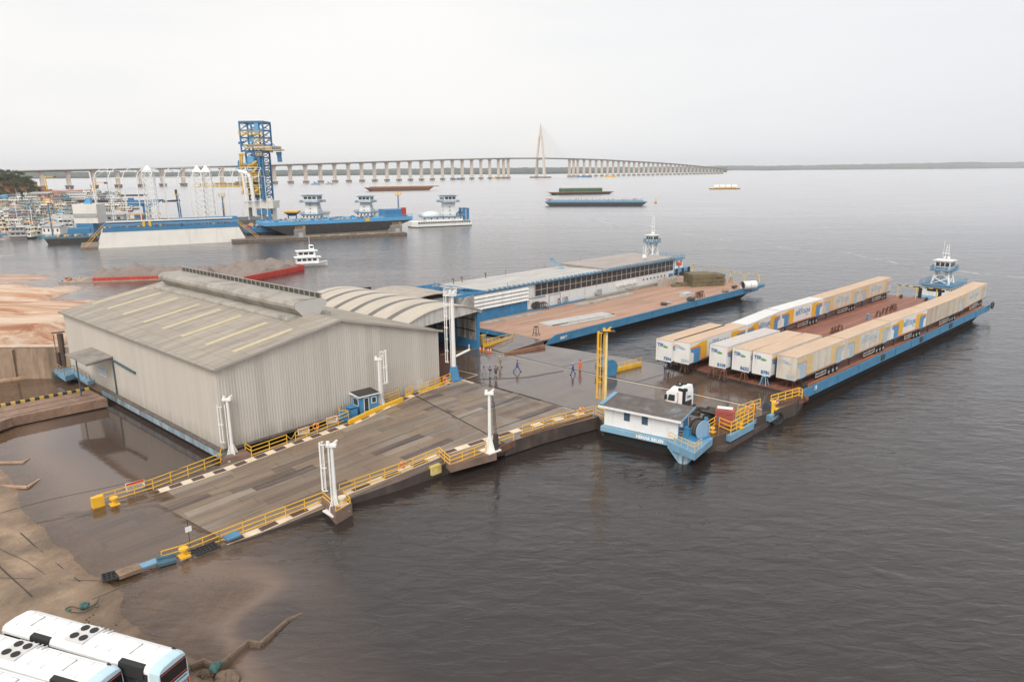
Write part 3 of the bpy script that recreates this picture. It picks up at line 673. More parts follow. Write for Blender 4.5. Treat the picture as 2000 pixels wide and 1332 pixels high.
# ================================================================ floating ramp and pontoons
U45 = V(math.cos(R(45)), math.sin(R(45)), 0); N45 = V(-U45.y, U45.x, 0)
def zr(s): return max(-.36, min(1.62, (s - 21.3) * .057))
def gp(px, py, up=0.):
    z = 0
    for _ in range(12): p = at(px, py, z + up); z = zr(p.dot(U45))
    return p
def deck_mat(name, wet, seedv=0):
    m = bpy.data.materials.new(name); m.use_nodes = True; t = m.node_tree; l = t.links.new; b = t.nodes['Principled BSDF']
    tc = N(t, 'ShaderNodeTexCoord'); sp = N(t, 'ShaderNodeSeparateXYZ'); l(tc.outputs['Object'], sp.inputs[0])
    def M(op, a, bb=None, v=None):
        q = N(t, 'ShaderNodeMath', operation=op); l(a, q.inputs[0])
        if bb is not None: l(bb, q.inputs[1])
        if v is not None: q.inputs[1].default_value = v
        return q.outputs[0]
    row = M('FLOOR', M('DIVIDE', sp.outputs[1], v=1.15)); wn_ = N(t, 'ShaderNodeTexWhiteNoise', noise_dimensions='1D'); l(row, wn_.inputs['W'])
    xo = M('ADD', sp.outputs[0], M('MULTIPLY', wn_.outputs[0], v=11.)); cx = M('DIVIDE', xo, v=6.5); ce = M('FLOOR', cx)
    cmb = N(t, 'ShaderNodeCombineXYZ'); l(row, cmb.inputs[0]); l(ce, cmb.inputs[1]); w2 = N(t, 'ShaderNodeTexWhiteNoise', noise_dimensions='2D'); l(cmb.outputs[0], w2.inputs['Vector'])
    if wet: cr = ramp(t, [(0, (.08, .058, .048)), (.35, (.10, .072, .058)), (.7, (.13, .085, .062)), (1, (.085, .064, .055))])
    else: cr = ramp(t, [(0, (.075, .056, .052)), (.2, (.085, .062, .054)), (.25, (.175, .138, .108)), (.55, (.21, .158, .112)), (.75, (.22, .148, .098)), (.86, (.28, .23, .18)), (1, (.12, .085, .065))])
    l(w2.outputs[0], cr.inputs[0])
    # long tyre and wash streaks along the deck
    mp = N(t, 'ShaderNodeMapping'); mp.inputs['Scale'].default_value = (.05, 2.2, 1); l(tc.outputs['Object'], mp.inputs[0])
    n = N(t, 'ShaderNodeTexNoise'); n.inputs['Scale'].default_value = 1; n.inputs['Detail'].default_value = 8; n.inputs['Roughness'].default_value = .65; n.inputs['Distortion'].default_value = .3; l(mp.outputs[0], n.inputs['Vector'])
    sr = N(t, 'ShaderNodeMapRange'); sr.inputs[1].default_value = .5; sr.inputs[2].default_value = .72; sr.inputs[4].default_value = .2 if wet else .5; l(n.outputs[0], sr.inputs[0])
    mx = N(t, 'ShaderNodeMixRGB'); mx.inputs[2].default_value = (.34, .29, .24, 1) if not wet else (.12, .09, .075, 1); l(sr.outputs[0], mx.inputs[0]); l(cr.outputs[0], mx.inputs[1])
    # broad brown / dark stains
    n2 = N(t, 'ShaderNodeTexNoise'); n2.inputs['Scale'].default_value = .13; n2.inputs['Detail'].default_value = 7; l(tc.outputs['Object'], n2.inputs['Vector'])
    r2 = N(t, 'ShaderNodeMapRange'); r2.inputs[1].default_value = .46; r2.inputs[2].default_value = .66; r2.inputs[4].default_value = .38; l(n2.outputs[0], r2.inputs[0])
    m2 = N(t, 'ShaderNodeMixRGB'); m2.inputs[2].default_value = (.13, .082, .055, 1); l(r2.outputs[0], m2.inputs[0]); l(mx.outputs[0], m2.inputs[1])
    # dark tyre tracks and wet runs along the deck
    mpt = N(t, 'ShaderNodeMapping'); mpt.inputs['Scale'].default_value = (.035, .9, 1); mpt.inputs['Location'].default_value = (7, 3, 0); l(tc.outputs['Object'], mpt.inputs[0])
    nt2 = N(t, 'ShaderNodeTexNoise'); nt2.inputs['Scale'].default_value = 1; nt2.inputs['Detail'].default_value = 9; nt2.inputs['Roughness'].default_value = .72; l(mpt.outputs[0], nt2.inputs['Vector'])
    rt2 = N(t, 'ShaderNodeMapRange'); rt2.inputs[1].default_value = .53; rt2.inputs[2].default_value = .66; rt2.inputs[4].default_value = .6; l(nt2.outputs[0], rt2.inputs[0])
    m2d = N(t, 'ShaderNodeMixRGB'); m2d.inputs[2].default_value = (.06, .046, .04, 1); l(rt2.outputs[0], m2d.inputs[0]); l(m2.outputs[0], m2d.inputs[1])
    # plate joints
    fx = M('PINGPONG', cx, v=.5); fy = M('PINGPONG', M('DIVIDE', sp.outputs[1], v=1.15), v=.5)
    ex = M('LESS_THAN', fx, v=.006); ey = M('LESS_THAN', fy, v=.02); jo = M('MULTIPLY', M('MAXIMUM', ex, ey), v=.45)
    m3 = N(t, 'ShaderNodeMixRGB'); m3.inputs[2].default_value = (.03, .025, .022, 1); l(jo, m3.inputs[0]); l(m2d.outputs[0], m3.inputs[1]); l(m3.outputs[0], b.inputs['Base Color'])
    n3 = N(t, 'ShaderNodeTexNoise'); n3.inputs['Scale'].default_value = .22; n3.inputs['Detail'].default_value = 6; n3.inputs['Roughness'].default_value = .6; l(tc.outputs['Object'], n3.inputs['Vector'])
    rr = N(t, 'ShaderNodeMapRange'); rr.inputs[1].default_value = .38; rr.inputs[2].default_value = .62
    rr.inputs[3].default_value, rr.inputs[4].default_value = (.045, .22) if wet else (.26, .72)
    l(n3.outputs[0], rr.inputs[0]); l(rr.outputs[0], b.inputs['Roughness'])
    if wet:
        n4 = N(t, 'ShaderNodeTexNoise'); n4.inputs['Scale'].default_value = 1.3; n4.inputs['Detail'].default_value = 3; l(tc.outputs['Object'], n4.inputs['Vector'])
        bp = N(t, 'ShaderNodeBump'); bp.inputs['Distance'].default_value = .012; l(n4.outputs[0], bp.inputs['Height']); l(bp.outputs[0], b.inputs['Normal']); b.inputs['Specular IOR Level'].default_value = .75
    return m
DRY = deck_mat('ramp_plates', False); WET = deck_mat('wet_plates', True)
SIDE = mat('pontoon_side', (.06, .045, .038), .8, var=.4, dirt=(.16, .10, .07), damt=.4, streak=1)
def dpoly(name, pts, thick, mtop, label, o, a=45, cat='pontoon', side=SIDE):
    "deck sheet given by world points, sides going down"
    T = Thing(name, label, cat, o, a); P = [T.L(p) for p in pts]
    ar = sum(P[i].x * P[(i + 1) % len(P)].y - P[(i + 1) % len(P)].x * P[i].y for i in range(len(P)))
    if ar < 0: P.reverse()
    b = MB(); b.face(P); T.part('deck', b, mtop); b = MB(); n = len(P)
    dn = V(0, 0, -.004)
    vs = [p + dn for p in P] + [p + V(0, 0, -thick) for p in P]
    b.add(vs, [tuple(range(2 * n - 1, n - 1, -1))] + [(i, n + i, n + (i + 1) % n, (i + 1) % n) for i in range(n)])
    T.part('hull', b, side); return T
RL = [(122, 1008), (190, 992), (300, 960), (432, 908), (470, 895), (560, 862), (680, 814), (722, 794), (794, 764)]
RR = [(985, 866), (950, 877), (860, 908), (780, 940), (690, 972), (630, 994), (500, 1046), (365, 1094), (215, 1106)]
RA = dpoly('loading_ramp', [gp(*q) for q in RL] + [gp(*q) for q in RR], 1.3, DRY, 'long floating steel ramp of patchwork plates sloping down into the water', gp(500, 960), 45, 'ramp')
MA = dpoly('link_pontoon', [gp(*q) for q in [(795.5, 763), (886, 737), (930, 745), (1030, 774), (1168, 814), (1060, 842), (986.5, 865.5)]], 1.5, DRY, 'brown plated pontoon section joining the patchwork ramp to the wet deck', gp(950, 800), 45)
PMP = [(887.5, 736.5), (882, 700), (870, 672), (935, 655), (1040, 668), (1075, 676), (1165, 690), (1215, 698), (1290, 712), (1330, 720), (1420, 738), (1570, 769), (1556, 786), (1500, 806), (1476, 815), (1440, 838), (1385, 858), (1300, 850), (1178, 826), (1169.5, 813.5)]
PM = dpoly('main_pontoon', [at(*q, 1.64) for q in PMP], 1.7, WET, 'large flat rain wet pontoon deck where the workers walk', at(1200, 760, 1.64), 45)
LINE = mat('road_marking', (.62, .53, .40), .7, var=.2, scale=2, dirt=(.2, .16, .13), damt=.35, dscale=2)
DLINE = mat('seam_dark', (.02, .018, .016), .8)
def strip(name, pts, w, m, label, cat, lift=.012, dash=None, th=.02):
    b = MB()
    for a, c in zip(pts, pts[1:]):
        d = (c - a); L = d.length; d = d.normalized(); nn = V(-d.y, d.x, 0).normalized() * w / 2; up = V(0, 0, lift)
        b.hexa([a - nn, c - nn, c + nn, a + nn, a - nn + up, c - nn + up, c + nn + up, a + nn + up])
    return solo(name, b, m, label, cat)
# seams between the floats and their painted lines, as parts of the decks
def seam(T, pts, w, m, nm='deck_seam', lift=.012):
    b = MB(); pts = [T.L(p) for p in pts]
    for a, c in zip(pts, pts[1:]):
        d = (c - a).normalized(); nn = V(-d.y, d.x, 0).normalized() * w / 2; up = V(0, 0, lift); b.hexa([a - nn - up, c - nn - up, c + nn - up, a + nn - up, a - nn + up, c - nn + up, c + nn + up, a + nn + up])
    return T.part(nm, b, m)
G1 = lambda *q: at(*q, 1.64)
seam(MA, [gp(795, 763.5), gp(985.5, 866)], .16, DLINE)
seam(MA, [gp(897, 817), gp(1008, 777)], .1, DLINE); seam(MA, [gp(966, 838), gp(1075, 800)], .1, DLINE)
seam(PM, [G1(888, 737), G1(930, 745), G1(1030, 774), G1(1168, 814)], .12, DLINE)
seam(PM, [G1(935, 677), G1(985, 690), G1(1100, 718), G1(1166, 731), G1(1320, 762), G1(1400, 777), G1(1492, 798)], .14, DLINE)
seam(PM, [G1(943, 682), G1(1000, 697), G1(1166, 733.5)], .05, LINE, 'painted_line')
seam(PM, [G1(1166, 733.5), G1(1250, 750), G1(1360, 771), G1(1490, 800)], .18, LINE, 'painted_line', .016)
seam(PM, [G1(1100, 716), G1(1170, 702)], .1, DLINE); seam(PM, [G1(1240, 747), G1(1340, 719)], .1, DLINE)
seam(PM, [G1(888, 741 - 4), G1(870, 668)], .1, DLINE)
for a_, b__ in (((968, 757), (1003, 767)), ((1012, 769), (1060, 783)), ((1100, 795), (1140, 806)), ((893, 739), (925, 748))): seam(MA, [gp(*a_), gp(*b__)], .3, LINE, 'painted_line', .02)
# yellow parking square on the wet deck by the blue mast
seam(PM, [G1(896, 724), G1(933, 732), G1(910, 740), G1(893, 736)], .1, LINE, 'painted_line', .015)
seam(PM, [G1(860, 693), G1(935, 680)], .12, YEL, 'painted_line', .015)
# loose hose lying across the wet deck
rope([at(900, 738, 1.7), at(930, 740, 1.7), at(970, 739, 1.7), at(1030, 736, 1.7), at(1070, 729, 1.7), at(1100, 724, 1.7)], .035, 'thin dark hose lying in a long bow across the wet deck', 'hose', ROPE, 'hose')
# pale puddle marks
# walkway checks along both edges of the ramp
CH1 = mat('check_cream', (.70, .58, .44), .7, var=.15, dirt=(.35, .28, .22), damt=.25, dscale=2); CH2 = mat('check_brown', (.10, .055, .045), .8, var=.2)
def checks(pts, w, nm, label, sq=1.25):
    T = Thing(nm, label, 'walkway', pts[0]); P = [T.L(p) for p in pts]; E_ = MB(); k = 0
    for a, c in zip(P, P[1:]):
        d = c - a; L = d.length; d.normalize(); nn = V(-d.y, d.x, 0).normalized() * w / 2; n = max(1, round(L / sq))
        for i in range(n):
            p, q = a + d * L * i / n, a + d * L * (i + 1) / n; up = V(0, 0, .03); b = MB()
            if k % 2: q = p + (q - p) * .9
            b.hexa([p - nn - up, q - nn - up, q + nn - up, p + nn - up, p - nn + up, q - nn + up, q + nn + up, p + nn + up]); T.part('cream_check' if k % 2 else 'brown_check', b, CH1 if k % 2 else CH2); k += 1
        for s in (-1, 1):
            e = nn * 1.06 * s; E_.beam(a + e, c + e, .09, .075)
    T.part('edge_lines', E_, CH1); return T
checks([gp(*q) for q in [(287, 967), (440, 917), (575, 866), (690, 826), (745, 799), (820, 766), (888, 742)]], .9, 'checked_walkway', 'cream and brown checked walkway strip beside the warehouse', 1.15)
checks([gp(*q) for q in [(440, 1060), (510, 1034), (628, 982)]], .8, 'checked_walkway', 'short lower checked strip at the water end of the outer ramp edge', 1.6)
checks([gp(*q) for q in [(632, 981), (690, 957), (780, 921), (858, 889)]], .8, 'checked_walkway', 'checked strip on the outer ramp edge right of the near white mast', 1.6)
checks([gp(*q) for q in [(862, 887), (945, 860), (975, 851), (1060, 826), (1160, 801)]], .8, 'checked_walkway', 'farthest checked strip along the outer railing towards the white control house', 1.6)
# raised wedge plate towards the middle barge
q = MB(); wp_ = [at(985, 690, 1.64), at(942, 676, 1.64), at(1005, 659, 1.64), at(1062, 672, 1.64)]
q.prism([p.xy[:] for p in wp_], 1.63, [1.66, 1.75, 2.35, 2.3]); solo('access_plate', q, [WET], 'low wet wedge shaped plate leading up to the middle barge', 'ramp')
q = MB(); q.beam(at(986, 692, 1.68), at(1064, 676, 1.95), .3, .5); solo('plate_kerb', q, mat('kerb_brown', (.26, .12, .07), .8, var=.3), 'rust brown kerb on the near side of the wedge plate', 'kerb')

# ---------------------------------------------------------------- railings
def railing(label, pts, h=1.1, rails=3, r=.035, sp=1.7, m=YEL, group=None, toe=None, parts=True, nm='railing'):
    T = Thing(nm, label, 'railing', pts[0], 0, group); P = [T.L(p) for p in pts]; up = V(0, 0, 1); b = MB()
    for a, c in zip(P, P[1:]):
        for k in range(rails): b.beam(a + up * h * (1 - k * .38), c + up * h * (1 - k * .38), r * 2)
    T.part('handrail', b, m); pm = None
    for i, (a, c) in enumerate(zip(P, P[1:])):
        n = max(1, round((c - a).length / sp))
        for j in range(n + (i == len(P) - 2)):
            p = a.lerp(c, j / n)
            if pm is None: pb = MB(); pb.box(-r, -r, 0, r, r, h); pm = pb.mesh('post'); pm.materials.append(m)
            o = place(bpy.data.objects.new('post', pm), T.e); o.location = p
    if toe:
        b = MB()
        for a, c in zip(P, P[1:]): b.beam(a + up * toe * .5, c + up * toe * .5, .25, toe)
        T.part('toe_board', b, m)
    return T
railing('yellow railing of the ramp side facing the warehouse, running down into the water', [gp(190, 990), gp(300, 957), gp(432, 906)], 1.15)
railing('short yellow railing wrapped around the foot of the ramp mast', [gp(432, 906), gp(434, 897), gp(441, 893)], 1.15, sp=1.2)
railing('yellow railing between the ramp mast and the chained gap', [gp(480, 885), gp(492, 893), gp(561, 868)], 1.15)
railing('yellow railing carrying two white signs and a lifebuoy beside the warehouse', [gp(578, 863), gp(640, 838), gp(681, 822)], 1.15)
railing('small yellow railing cage at the left end of the blue booth platform', [gp(681, 822), gp(664, 822), gp(663, 812)], 1.3, sp=1.)
railing('thin yellow railing behind the yellow kerb right of the booth mast', [gp(747, 790), gp(780, 777)], 1.1)
railing('tiny yellow gate rail standing alone between two kerbs by the warehouse', [gp(793, 774), gp(806, 768)], 1.1, toe=.3)
railing('bowed yellow railing at the warehouse corner next to the blue mast foot', [gp(819, 768), gp(850, 757), gp(880, 744)], 1.1, toe=.35, sp=1.3)
def wedge(label, pts, w=.35, h=.45, m=YEL, nm='kerb'):
    b = MB()
    for a, c in zip(pts, pts[1:]): b.beam(a + V(0, 0, h / 2), c + V(0, 0, h / 2), w, h)
    return solo(nm, b, m, label, 'kerb')
wedge('long thick yellow kerb running past the blue booth', [gp(682, 829), gp(730, 806), gp(786, 783)], .4, .5)
railing('lowest yellow railing of the outer ramp edge above the water', [gp(318, 1101), gp(365, 1087), gp(430, 1061)], 1.1)
railing('long yellow railing of the outer ramp edge below the near white mast', [gp(430, 1061), gp(520, 1026), gp(632, 983)], 1.1)
railing('yellow railing caging the foot of the near white mast', [gp(632, 983), gp(652, 1001)], 1.1)
railing('yellow railing on the outer corner of the near mast platform', [gp(657, 1012), gp(685, 995), gp(672, 980)], 1.1, sp=1.3)
railing('yellow railing of the outer ramp edge between the two outer masts', [gp(664, 968), gp(780, 926), gp(858, 893)], 1.1)
railing('short yellow railing around the cable drum beside the second outer mast', [gp(858, 893), gp(879, 912), gp(950, 885)], 1.1)
railing('short low yellow railing just right of the second outer mast', [gp(969, 873), gp(1003, 861)], .9, 2)
railing('long yellow railing on the rust brown beam left of the white control house', [gp(1020, 850), gp(1080, 831), gp(1130, 819), gp(1159, 811)], 1.15)
railing('short yellow railing tight against the left end of the control house', [gp(1163, 811), gp(1178, 818)], 1.15)
q = MB(); pz = [gp(1018, 852), gp(1155, 813)]; q.beam(pz[0] - V(0, 0, .35), pz[1] - V(0, 0, .35), .35, 1.0); q.beam(gp(970, 876) - V(0, 0, .3), pz[0] - V(0, 0, .35), .3, .7)
solo('edge_beam', q, RUST, 'rust brown steel beam carrying the railing left of the control house', 'beam')
# submerged grates and planks at the lower outer corner
GRT = mat('black_grating', (.03, .028, .026), .7, var=.3)
def grate(px0, py0, px1, py1, w, z, m, label, nm='grating'):
    a, c = at(px0, py0, z), at(px1, py1, z); d = (c - a); L = d.length; T = Thing(nm, label, nm, a, math.degrees(math.atan2(d.y, d.x))); b = MB()
    for i in range(int(L / .3) + 1): b.box(i * .3, -w / 2, 0, i * .3 + .1, w / 2, .12)
    for y in (-w / 2, -w / 6, w / 6, w / 2): b.box(0, y - .05, -.02, L, y + .05, .15)
    T.part('bars', b, m); return T
grate(199, 1131, 232, 1122, 1.1, .22, GRT, 'black steel grating lying at the very end of the plank walkway')
grate(378, 1082, 425, 1064, 1.0, .35, GRT, 'black grating lying behind the lower outer railing')
q = MB(); q.beam(at(229, 1123, .25), at(274, 1107, .25), 1.1, .3); solo('plank', q, mat('old_plank', (.22, .15, .10), .9, var=.4, scale=2), 'weathered brown plank lying between the black grating and the pale blue plank', 'plank')
q = MB(); q.beam(at(271, 1107, .33), at(308, 1094, .33), .8, .12); solo('plank', q, LBLUE, 'pale blue plank lying in the water at the outer ramp corner', 'plank')
q = MB(); q.beam(at(306, 1098, .3), at(343, 1088, .3), 1.3, .25); q.beam(at(308, 1092, .5), at(343, 1083, .5), .15, .2); solo('hatch_plate', q, mat('plate_teal', (.05, .12, .17), .6, var=.3, dirt=(.1, .08, .06), damt=.5), 'dark blue steel plate under the end of the outer railing', 'plate')
q = MB(); q.beam(at(440, 1052, .75), at(467, 1041, .8), 1.0, .12); solo('hatch_plate', q, mat('plate_blue', (.06, .2, .34), .6, var=.3, dirt=(.14, .1, .08), damt=.6, dscale=1.5), 'bright blue plate lying on the outer edge strip of the ramp', 'plate')
def bollard(px, py, z, label, m=YEL, s=1.):
    T = Thing('bollard', label, 'bollard', at(px, py, z), 45, 'yellow mooring bollards'); b = MB(); b.box(-.4 * s, -.4 * s, 0, .4 * s, .4 * s, .15); T.part('base', b, m)
    b = MB(); b.tube((0, 0, .15), (0, 0, .6 * s), .2 * s, 10); T.part('stem', b, m); b = MB(); b.tube((0, 0, .6 * s), (0, 0, .78 * s), .36 * s, 12); T.part('cap', b, m); return T
bollard(224, 986, -.05, 'yellow bollard half under water at the lower end of the inner railing'); bollard(360, 1087, .25, 'yellow bollard in the water at the lower end of the outer railing'); bollard(669, 985, 1.2, 'pale topped bollard on the platform of the near white mast', CH1)
bollard(742, 797 - 3, 1.5, 'small yellow bollard at the foot of the mast beside the blue booth', YEL, .7)
q = MB(); q.cb((0, 0, 0), (1.0, .5, 1.3), R(45)); solo('end_plate', q, YEL, 'solid yellow end box of the inner railing standing in the water', 'post', at(191, 982, .35))
q = MB(); q.cb((0, 0, 0), (1.2, .5, .9), R(45)); solo('fender_block', q, mat('dirty_yellow', (.55, .42, .12), .7, var=.4, dirt=(.6, .55, .45), damt=.4), 'dirty yellow block hung on the outer ramp edge right of the railing bend', 'fender', gp(850, 912) - V(0, 0, .25))
# signs and lifebuoys on the railings
SWHITE = mat('sign_white', (.8, .8, .78), .4, var=.03); SRED = mat('sign_red', (.6, .04, .04), .5, var=.03); SBLK = mat('sign_black', (.03, .03, .03), .5)
def sign(px, py, z, w, h, label, a=45, rows=3, lift=0):
    p = gp(px, py) + V(0, 0, lift) if z is None else at(px, py, z)
    T = Thing('warning_sign', label, 'sign', p, a); b = MB(); b.box(-w / 2, -.03, 0, w / 2, .03, h); T.part('board', b, SWHITE); b = MB(); b.box(-w / 2 + .05, -.045, h * .72, w / 2 - .05, -.032, h * .95); T.part('red_header', b, SRED)
    b = MB(); rs = random.Random(int(px))
    for k in range(rows):
        x = -w * .42; z_ = h * (.58 - .18 * k)
        while x < w * .36:
            d = rs.uniform(.06, .16); b.box(x, -.045, z_, x + d, -.032, z_ + h * .09); x += d + .05
    T.part('text_lines', b, SBLK); return T
sign(266, 962, None, 1.7, .85, 'white sign with red header on the inner ramp railing over the flooded end', lift=.35)
sign(594, 856, None, 1.4, .75, 'white red topped sign on the railing left of the lifebuoy', lift=.5)
sign(649, 834, None, 1.4, .75, 'white red topped sign on the railing next to the blue booth platform', lift=.5)
q = MB(); q.tube((0, 0, -.6), (0, 0, 2.2), .03, 6)
T = Thing('small_sign_pole', 'thin dark pole with small white board standing by the outer railing', 'sign', at(371, 1062, .3), 45); T.part('pole', q, DARK); q = MB(); q.cb((0, -.05, 1.35), (.5, .04, .45)); T.part('board', q, SWHITE)
def buoy(p, label, a=45):
    b = MB(); b.torus((0, 0, 0), .33, .09, 'y', 16, 8); T = Thing('lifebuoy', label, 'lifebuoy', p, a, 'orange lifebuoys'); T.part('ring', b, ORANGE, smooth=True); b = MB()
    for i in range(4): c = Vector((math.cos(i * 1.57 + .78) * .33, 0, math.sin(i * 1.57 + .78) * .33)); b.cb(c, (.12, .2, .12))
    T.part('band', b, SWHITE); return T
buoy(gp(617, 846) + V(.07, -.07, .9), 'orange lifebuoy between the two white signs on the warehouse side railing')
buoy(gp(787, 921) + V(.07, -.07, .8), 'orange lifebuoy on the outer ramp railing between the two outer masts')
buoy(gp(1134, 815) + V(.07, -.07, .95), 'orange lifebuoy on the railing just left of the control house')
buoy(at(869, 741, 2.4), 'orange lifebuoy at the warehouse corner by the blue mast foot')
# ---------------------------------------------------------------- masts
def mast(label, base, h, m, cage_dir, cage0, cage1, foot=True, r=.17, cage_m=None, w_cage=.75, rung=True, footm=None, head=True, lean=(0, 0), nm='ladder_mast', ncage=4):
    T = Thing(nm, label, 'mast', base, 0); b = MB(); top = V(lean[0], lean[1], h)
    b.tube((0, 0, 0), top, r * 1.25, 8, r * .85); T.part('pole', b, m)
    if foot:
        b = MB()
        for k in range(4):
            a = k * math.pi / 2 + .78; d = V(math.cos(a), math.sin(a), 0); n_ = V(-d.y, d.x, 0) * .05
            for s in (1,): b.add([d * .15 + n_, d * .8 + n_, d * .15 + n_ + V(0, 0, 1.7), d * .15 - n_, d * .8 - n_, d * .15 - n_ + V(0, 0, 1.7)], [(0, 1, 2), (5, 4, 3), (0, 3, 4, 1), (1, 4, 5, 2), (2, 5, 3, 0)])
        b.cb((0, 0, .06), (1.7, 1.7, .12), .78); T.part('foot', b, footm or m)
    c = V(math.cos(R(cage_dir)), math.sin(R(cage_dir)), 0); s_ = V(-c.y, c.x, 0); cm = cage_m or m
    if cage1 > cage0:
        b = MB(); lx = c * (r + .12)
        for s in (-1, 1): b.beam(lx + s_ * .2 * s + V(0, 0, .3), lx + s_ * .2 * s + V(0, 0, cage1), .06)
        z = .4
        while z < cage1: b.beam(lx - s_ * .2 + V(0, 0, z), lx + s_ * .2 + V(0, 0, z), .045); z += .3
        T.part('ladder', b, cm); b = MB(); pts = []
        for k in range(9):
            a = -1.75 + 3.5 * k / 8; pts.append(lx + c * (w_cage * .5 + w_cage * .5 * math.cos(a)) + s_ * (w_cage * .5 * math.sin(a)))
        n = max(2, int((cage1 - cage0) / 1.6))
        for i in range(n + 1):
            z = cage0 + (cage1 - cage0) * i / n
            for a, d in zip(pts, pts[1:]): b.beam(a + V(0, 0, z), d + V(0, 0, z), .085)
        for k in range(1, 8, 8 // ncage if ncage < 8 else 1): b.beam(pts[k] + V(0, 0, cage0), pts[k] + V(0, 0, cage1), .08)
        T.part('safety_cage', b, cm)
    if head:
        b = MB(); b.cb(top + V(0, 0, .1), (.9, .5, .22)); b.tube(top + V(-.3, 0, .2), top + V(-.3, 0, .45), .16, 8); b.beam(top + V(.1, 0, .2), top + V(.5, .2, .5), .14); T.part('sheave_head', b, cm)
    return T
def deckpl(name, label, pts, z, th, m, sidem=None, cat='platform', o=None):
    T = Thing(name, label, cat, o or Vector(pts[0])); P = [T.L(p) for p in pts]; b = MB(); b.prism([p.xy[:] for p in P], z - th - T.o.z, z - T.o.z); T.part('slab', b, m); return T
deckpl('mast_platform', 'small concrete platform standing out under the near white mast', [gp(628, 985), gp(664, 966), gp(688, 994), gp(656, 1015)], 1.15, 1.6, mat('platform_brown', (.20, .13, .10), .85, var=.2, dirt=(.1, .07, .05), damt=.4))
deckpl('mast_platform', 'small brown platform under the ramp mast at the warehouse corner', [gp(434, 906), gp(440, 888), gp(476, 882), gp(492, 893)], .95, 1.2, mat('platform_brown', (0, 0, 0)))
deckpl('mast_platform', 'low platform with cable drum under the second outer mast', [gp(860, 893), gp(880, 914), gp(970, 884), gp(960, 872)], 1.5, .8, mat('platform_brown', (0, 0, 0)))
mast('near white ladder mast standing on the outer ramp platform', gp(656, 999), hgt(642, 872, gp(656, 999)) - gp(656, 999).z, WHITE, 205, 2.3, 6.6)
mast('white ladder mast at the near corner of the grey warehouse', gp(455, 894), hgt(439, 782, gp(455, 894)) - gp(455, 894).z, WHITE, 205, 2.0, 5.9)
mast('white ladder mast standing against the warehouse beside the blue booth', gp(744, 795), hgt(733, 703, gp(744, 795)) - gp(744, 795).z, WHITE, -10, 3.2, 7.2)
mast('white mast without cage on the outer edge, hung with dark cables', gp(957, 880), hgt(951, 770, gp(957, 880)) - gp(957, 880).z, WHITE, 0, 0, 0)
q = MB(); p = gp(962, 880) + V(.25, .1, 0)
for k in range(3): q.tube(p + V(.14 * k, 0, .2), p + V(.10 * k - .2, 0, 6.1 - .4 * k), .025, 4)
q.tube(p + V(.1, 0, 0), p + V(.1, 0, 1.8), .28, 8); solo('winch_cables', q, DARK, 'dark cables and drum hanging down the cageless white mast', 'cable')
bm5 = at(887, 741, 1.64); T5 = mast('tallest white ladder mast on a blue foot at the arched shed', bm5, hgt(876, 574, bm5) - 1.64, WHITE, 190, 2.6, 12.3, footm=BLUE, r=.27)
q = MB(); q.hexa([(-.8, -.6, 0), (.8, -.6, 0), (.8, .6, 0), (-.8, .6, 0), (-.45, -.4, 1.9), (.45, -.4, 1.9), (.45, .4, 1.9), (-.45, .4, 1.9)]); T5.part('base_box', q, BLUE)
q = MB(); q.beam((0, 0, 3.2), (2.2, 1.2, 4.0), .22); q.tube((2.1, 1.15, 4.0), (2.1, 1.15, 4.7), .06, 6); T5.part('side_arm', q, WHITE)
q = MB(); q.cb((-.3, 0, 11.9), (1.8, 1.2, .1)); q.rail([(-1.1, -.6, 11.95), (.6, -.6, 11.95), (.6, .6, 11.95), (-1.1, .6, 11.95)], .8, 2, .03, 1); T5.part('top_platform', q, WHITE)
bm6 = at(1181, 806, 1.64); T6 = mast('tall yellow caged ladder mast beside the white control house', bm6, hgt(1178, 648, bm6) - 1.64, mat('pale_yellow', (.75, .60, .28), .6, var=.15, dirt=(.5, .46, .4), damt=.4), 190, 2.0, 9.9, foot=False, r=.17, cage_m=YEL, w_cage=.8)
q = MB(); q.cb((.1, 0, 10.0), (1.7, .9, .1)); T6.part('top_plate', q, DARK)
# chain across the gap
q = MB(); q.pipe(curve_pts([gp(561, 868) + V(0, 0, 1.1), (gp(561, 868) + gp(578, 863)) / 2 + V(0, 0, .55), gp(578, 863) + V(0, 0, 1.1)]), .03, 5); solo('chain', q, YEL, 'slack chain closing the gap in the warehouse side railing', 'chain')
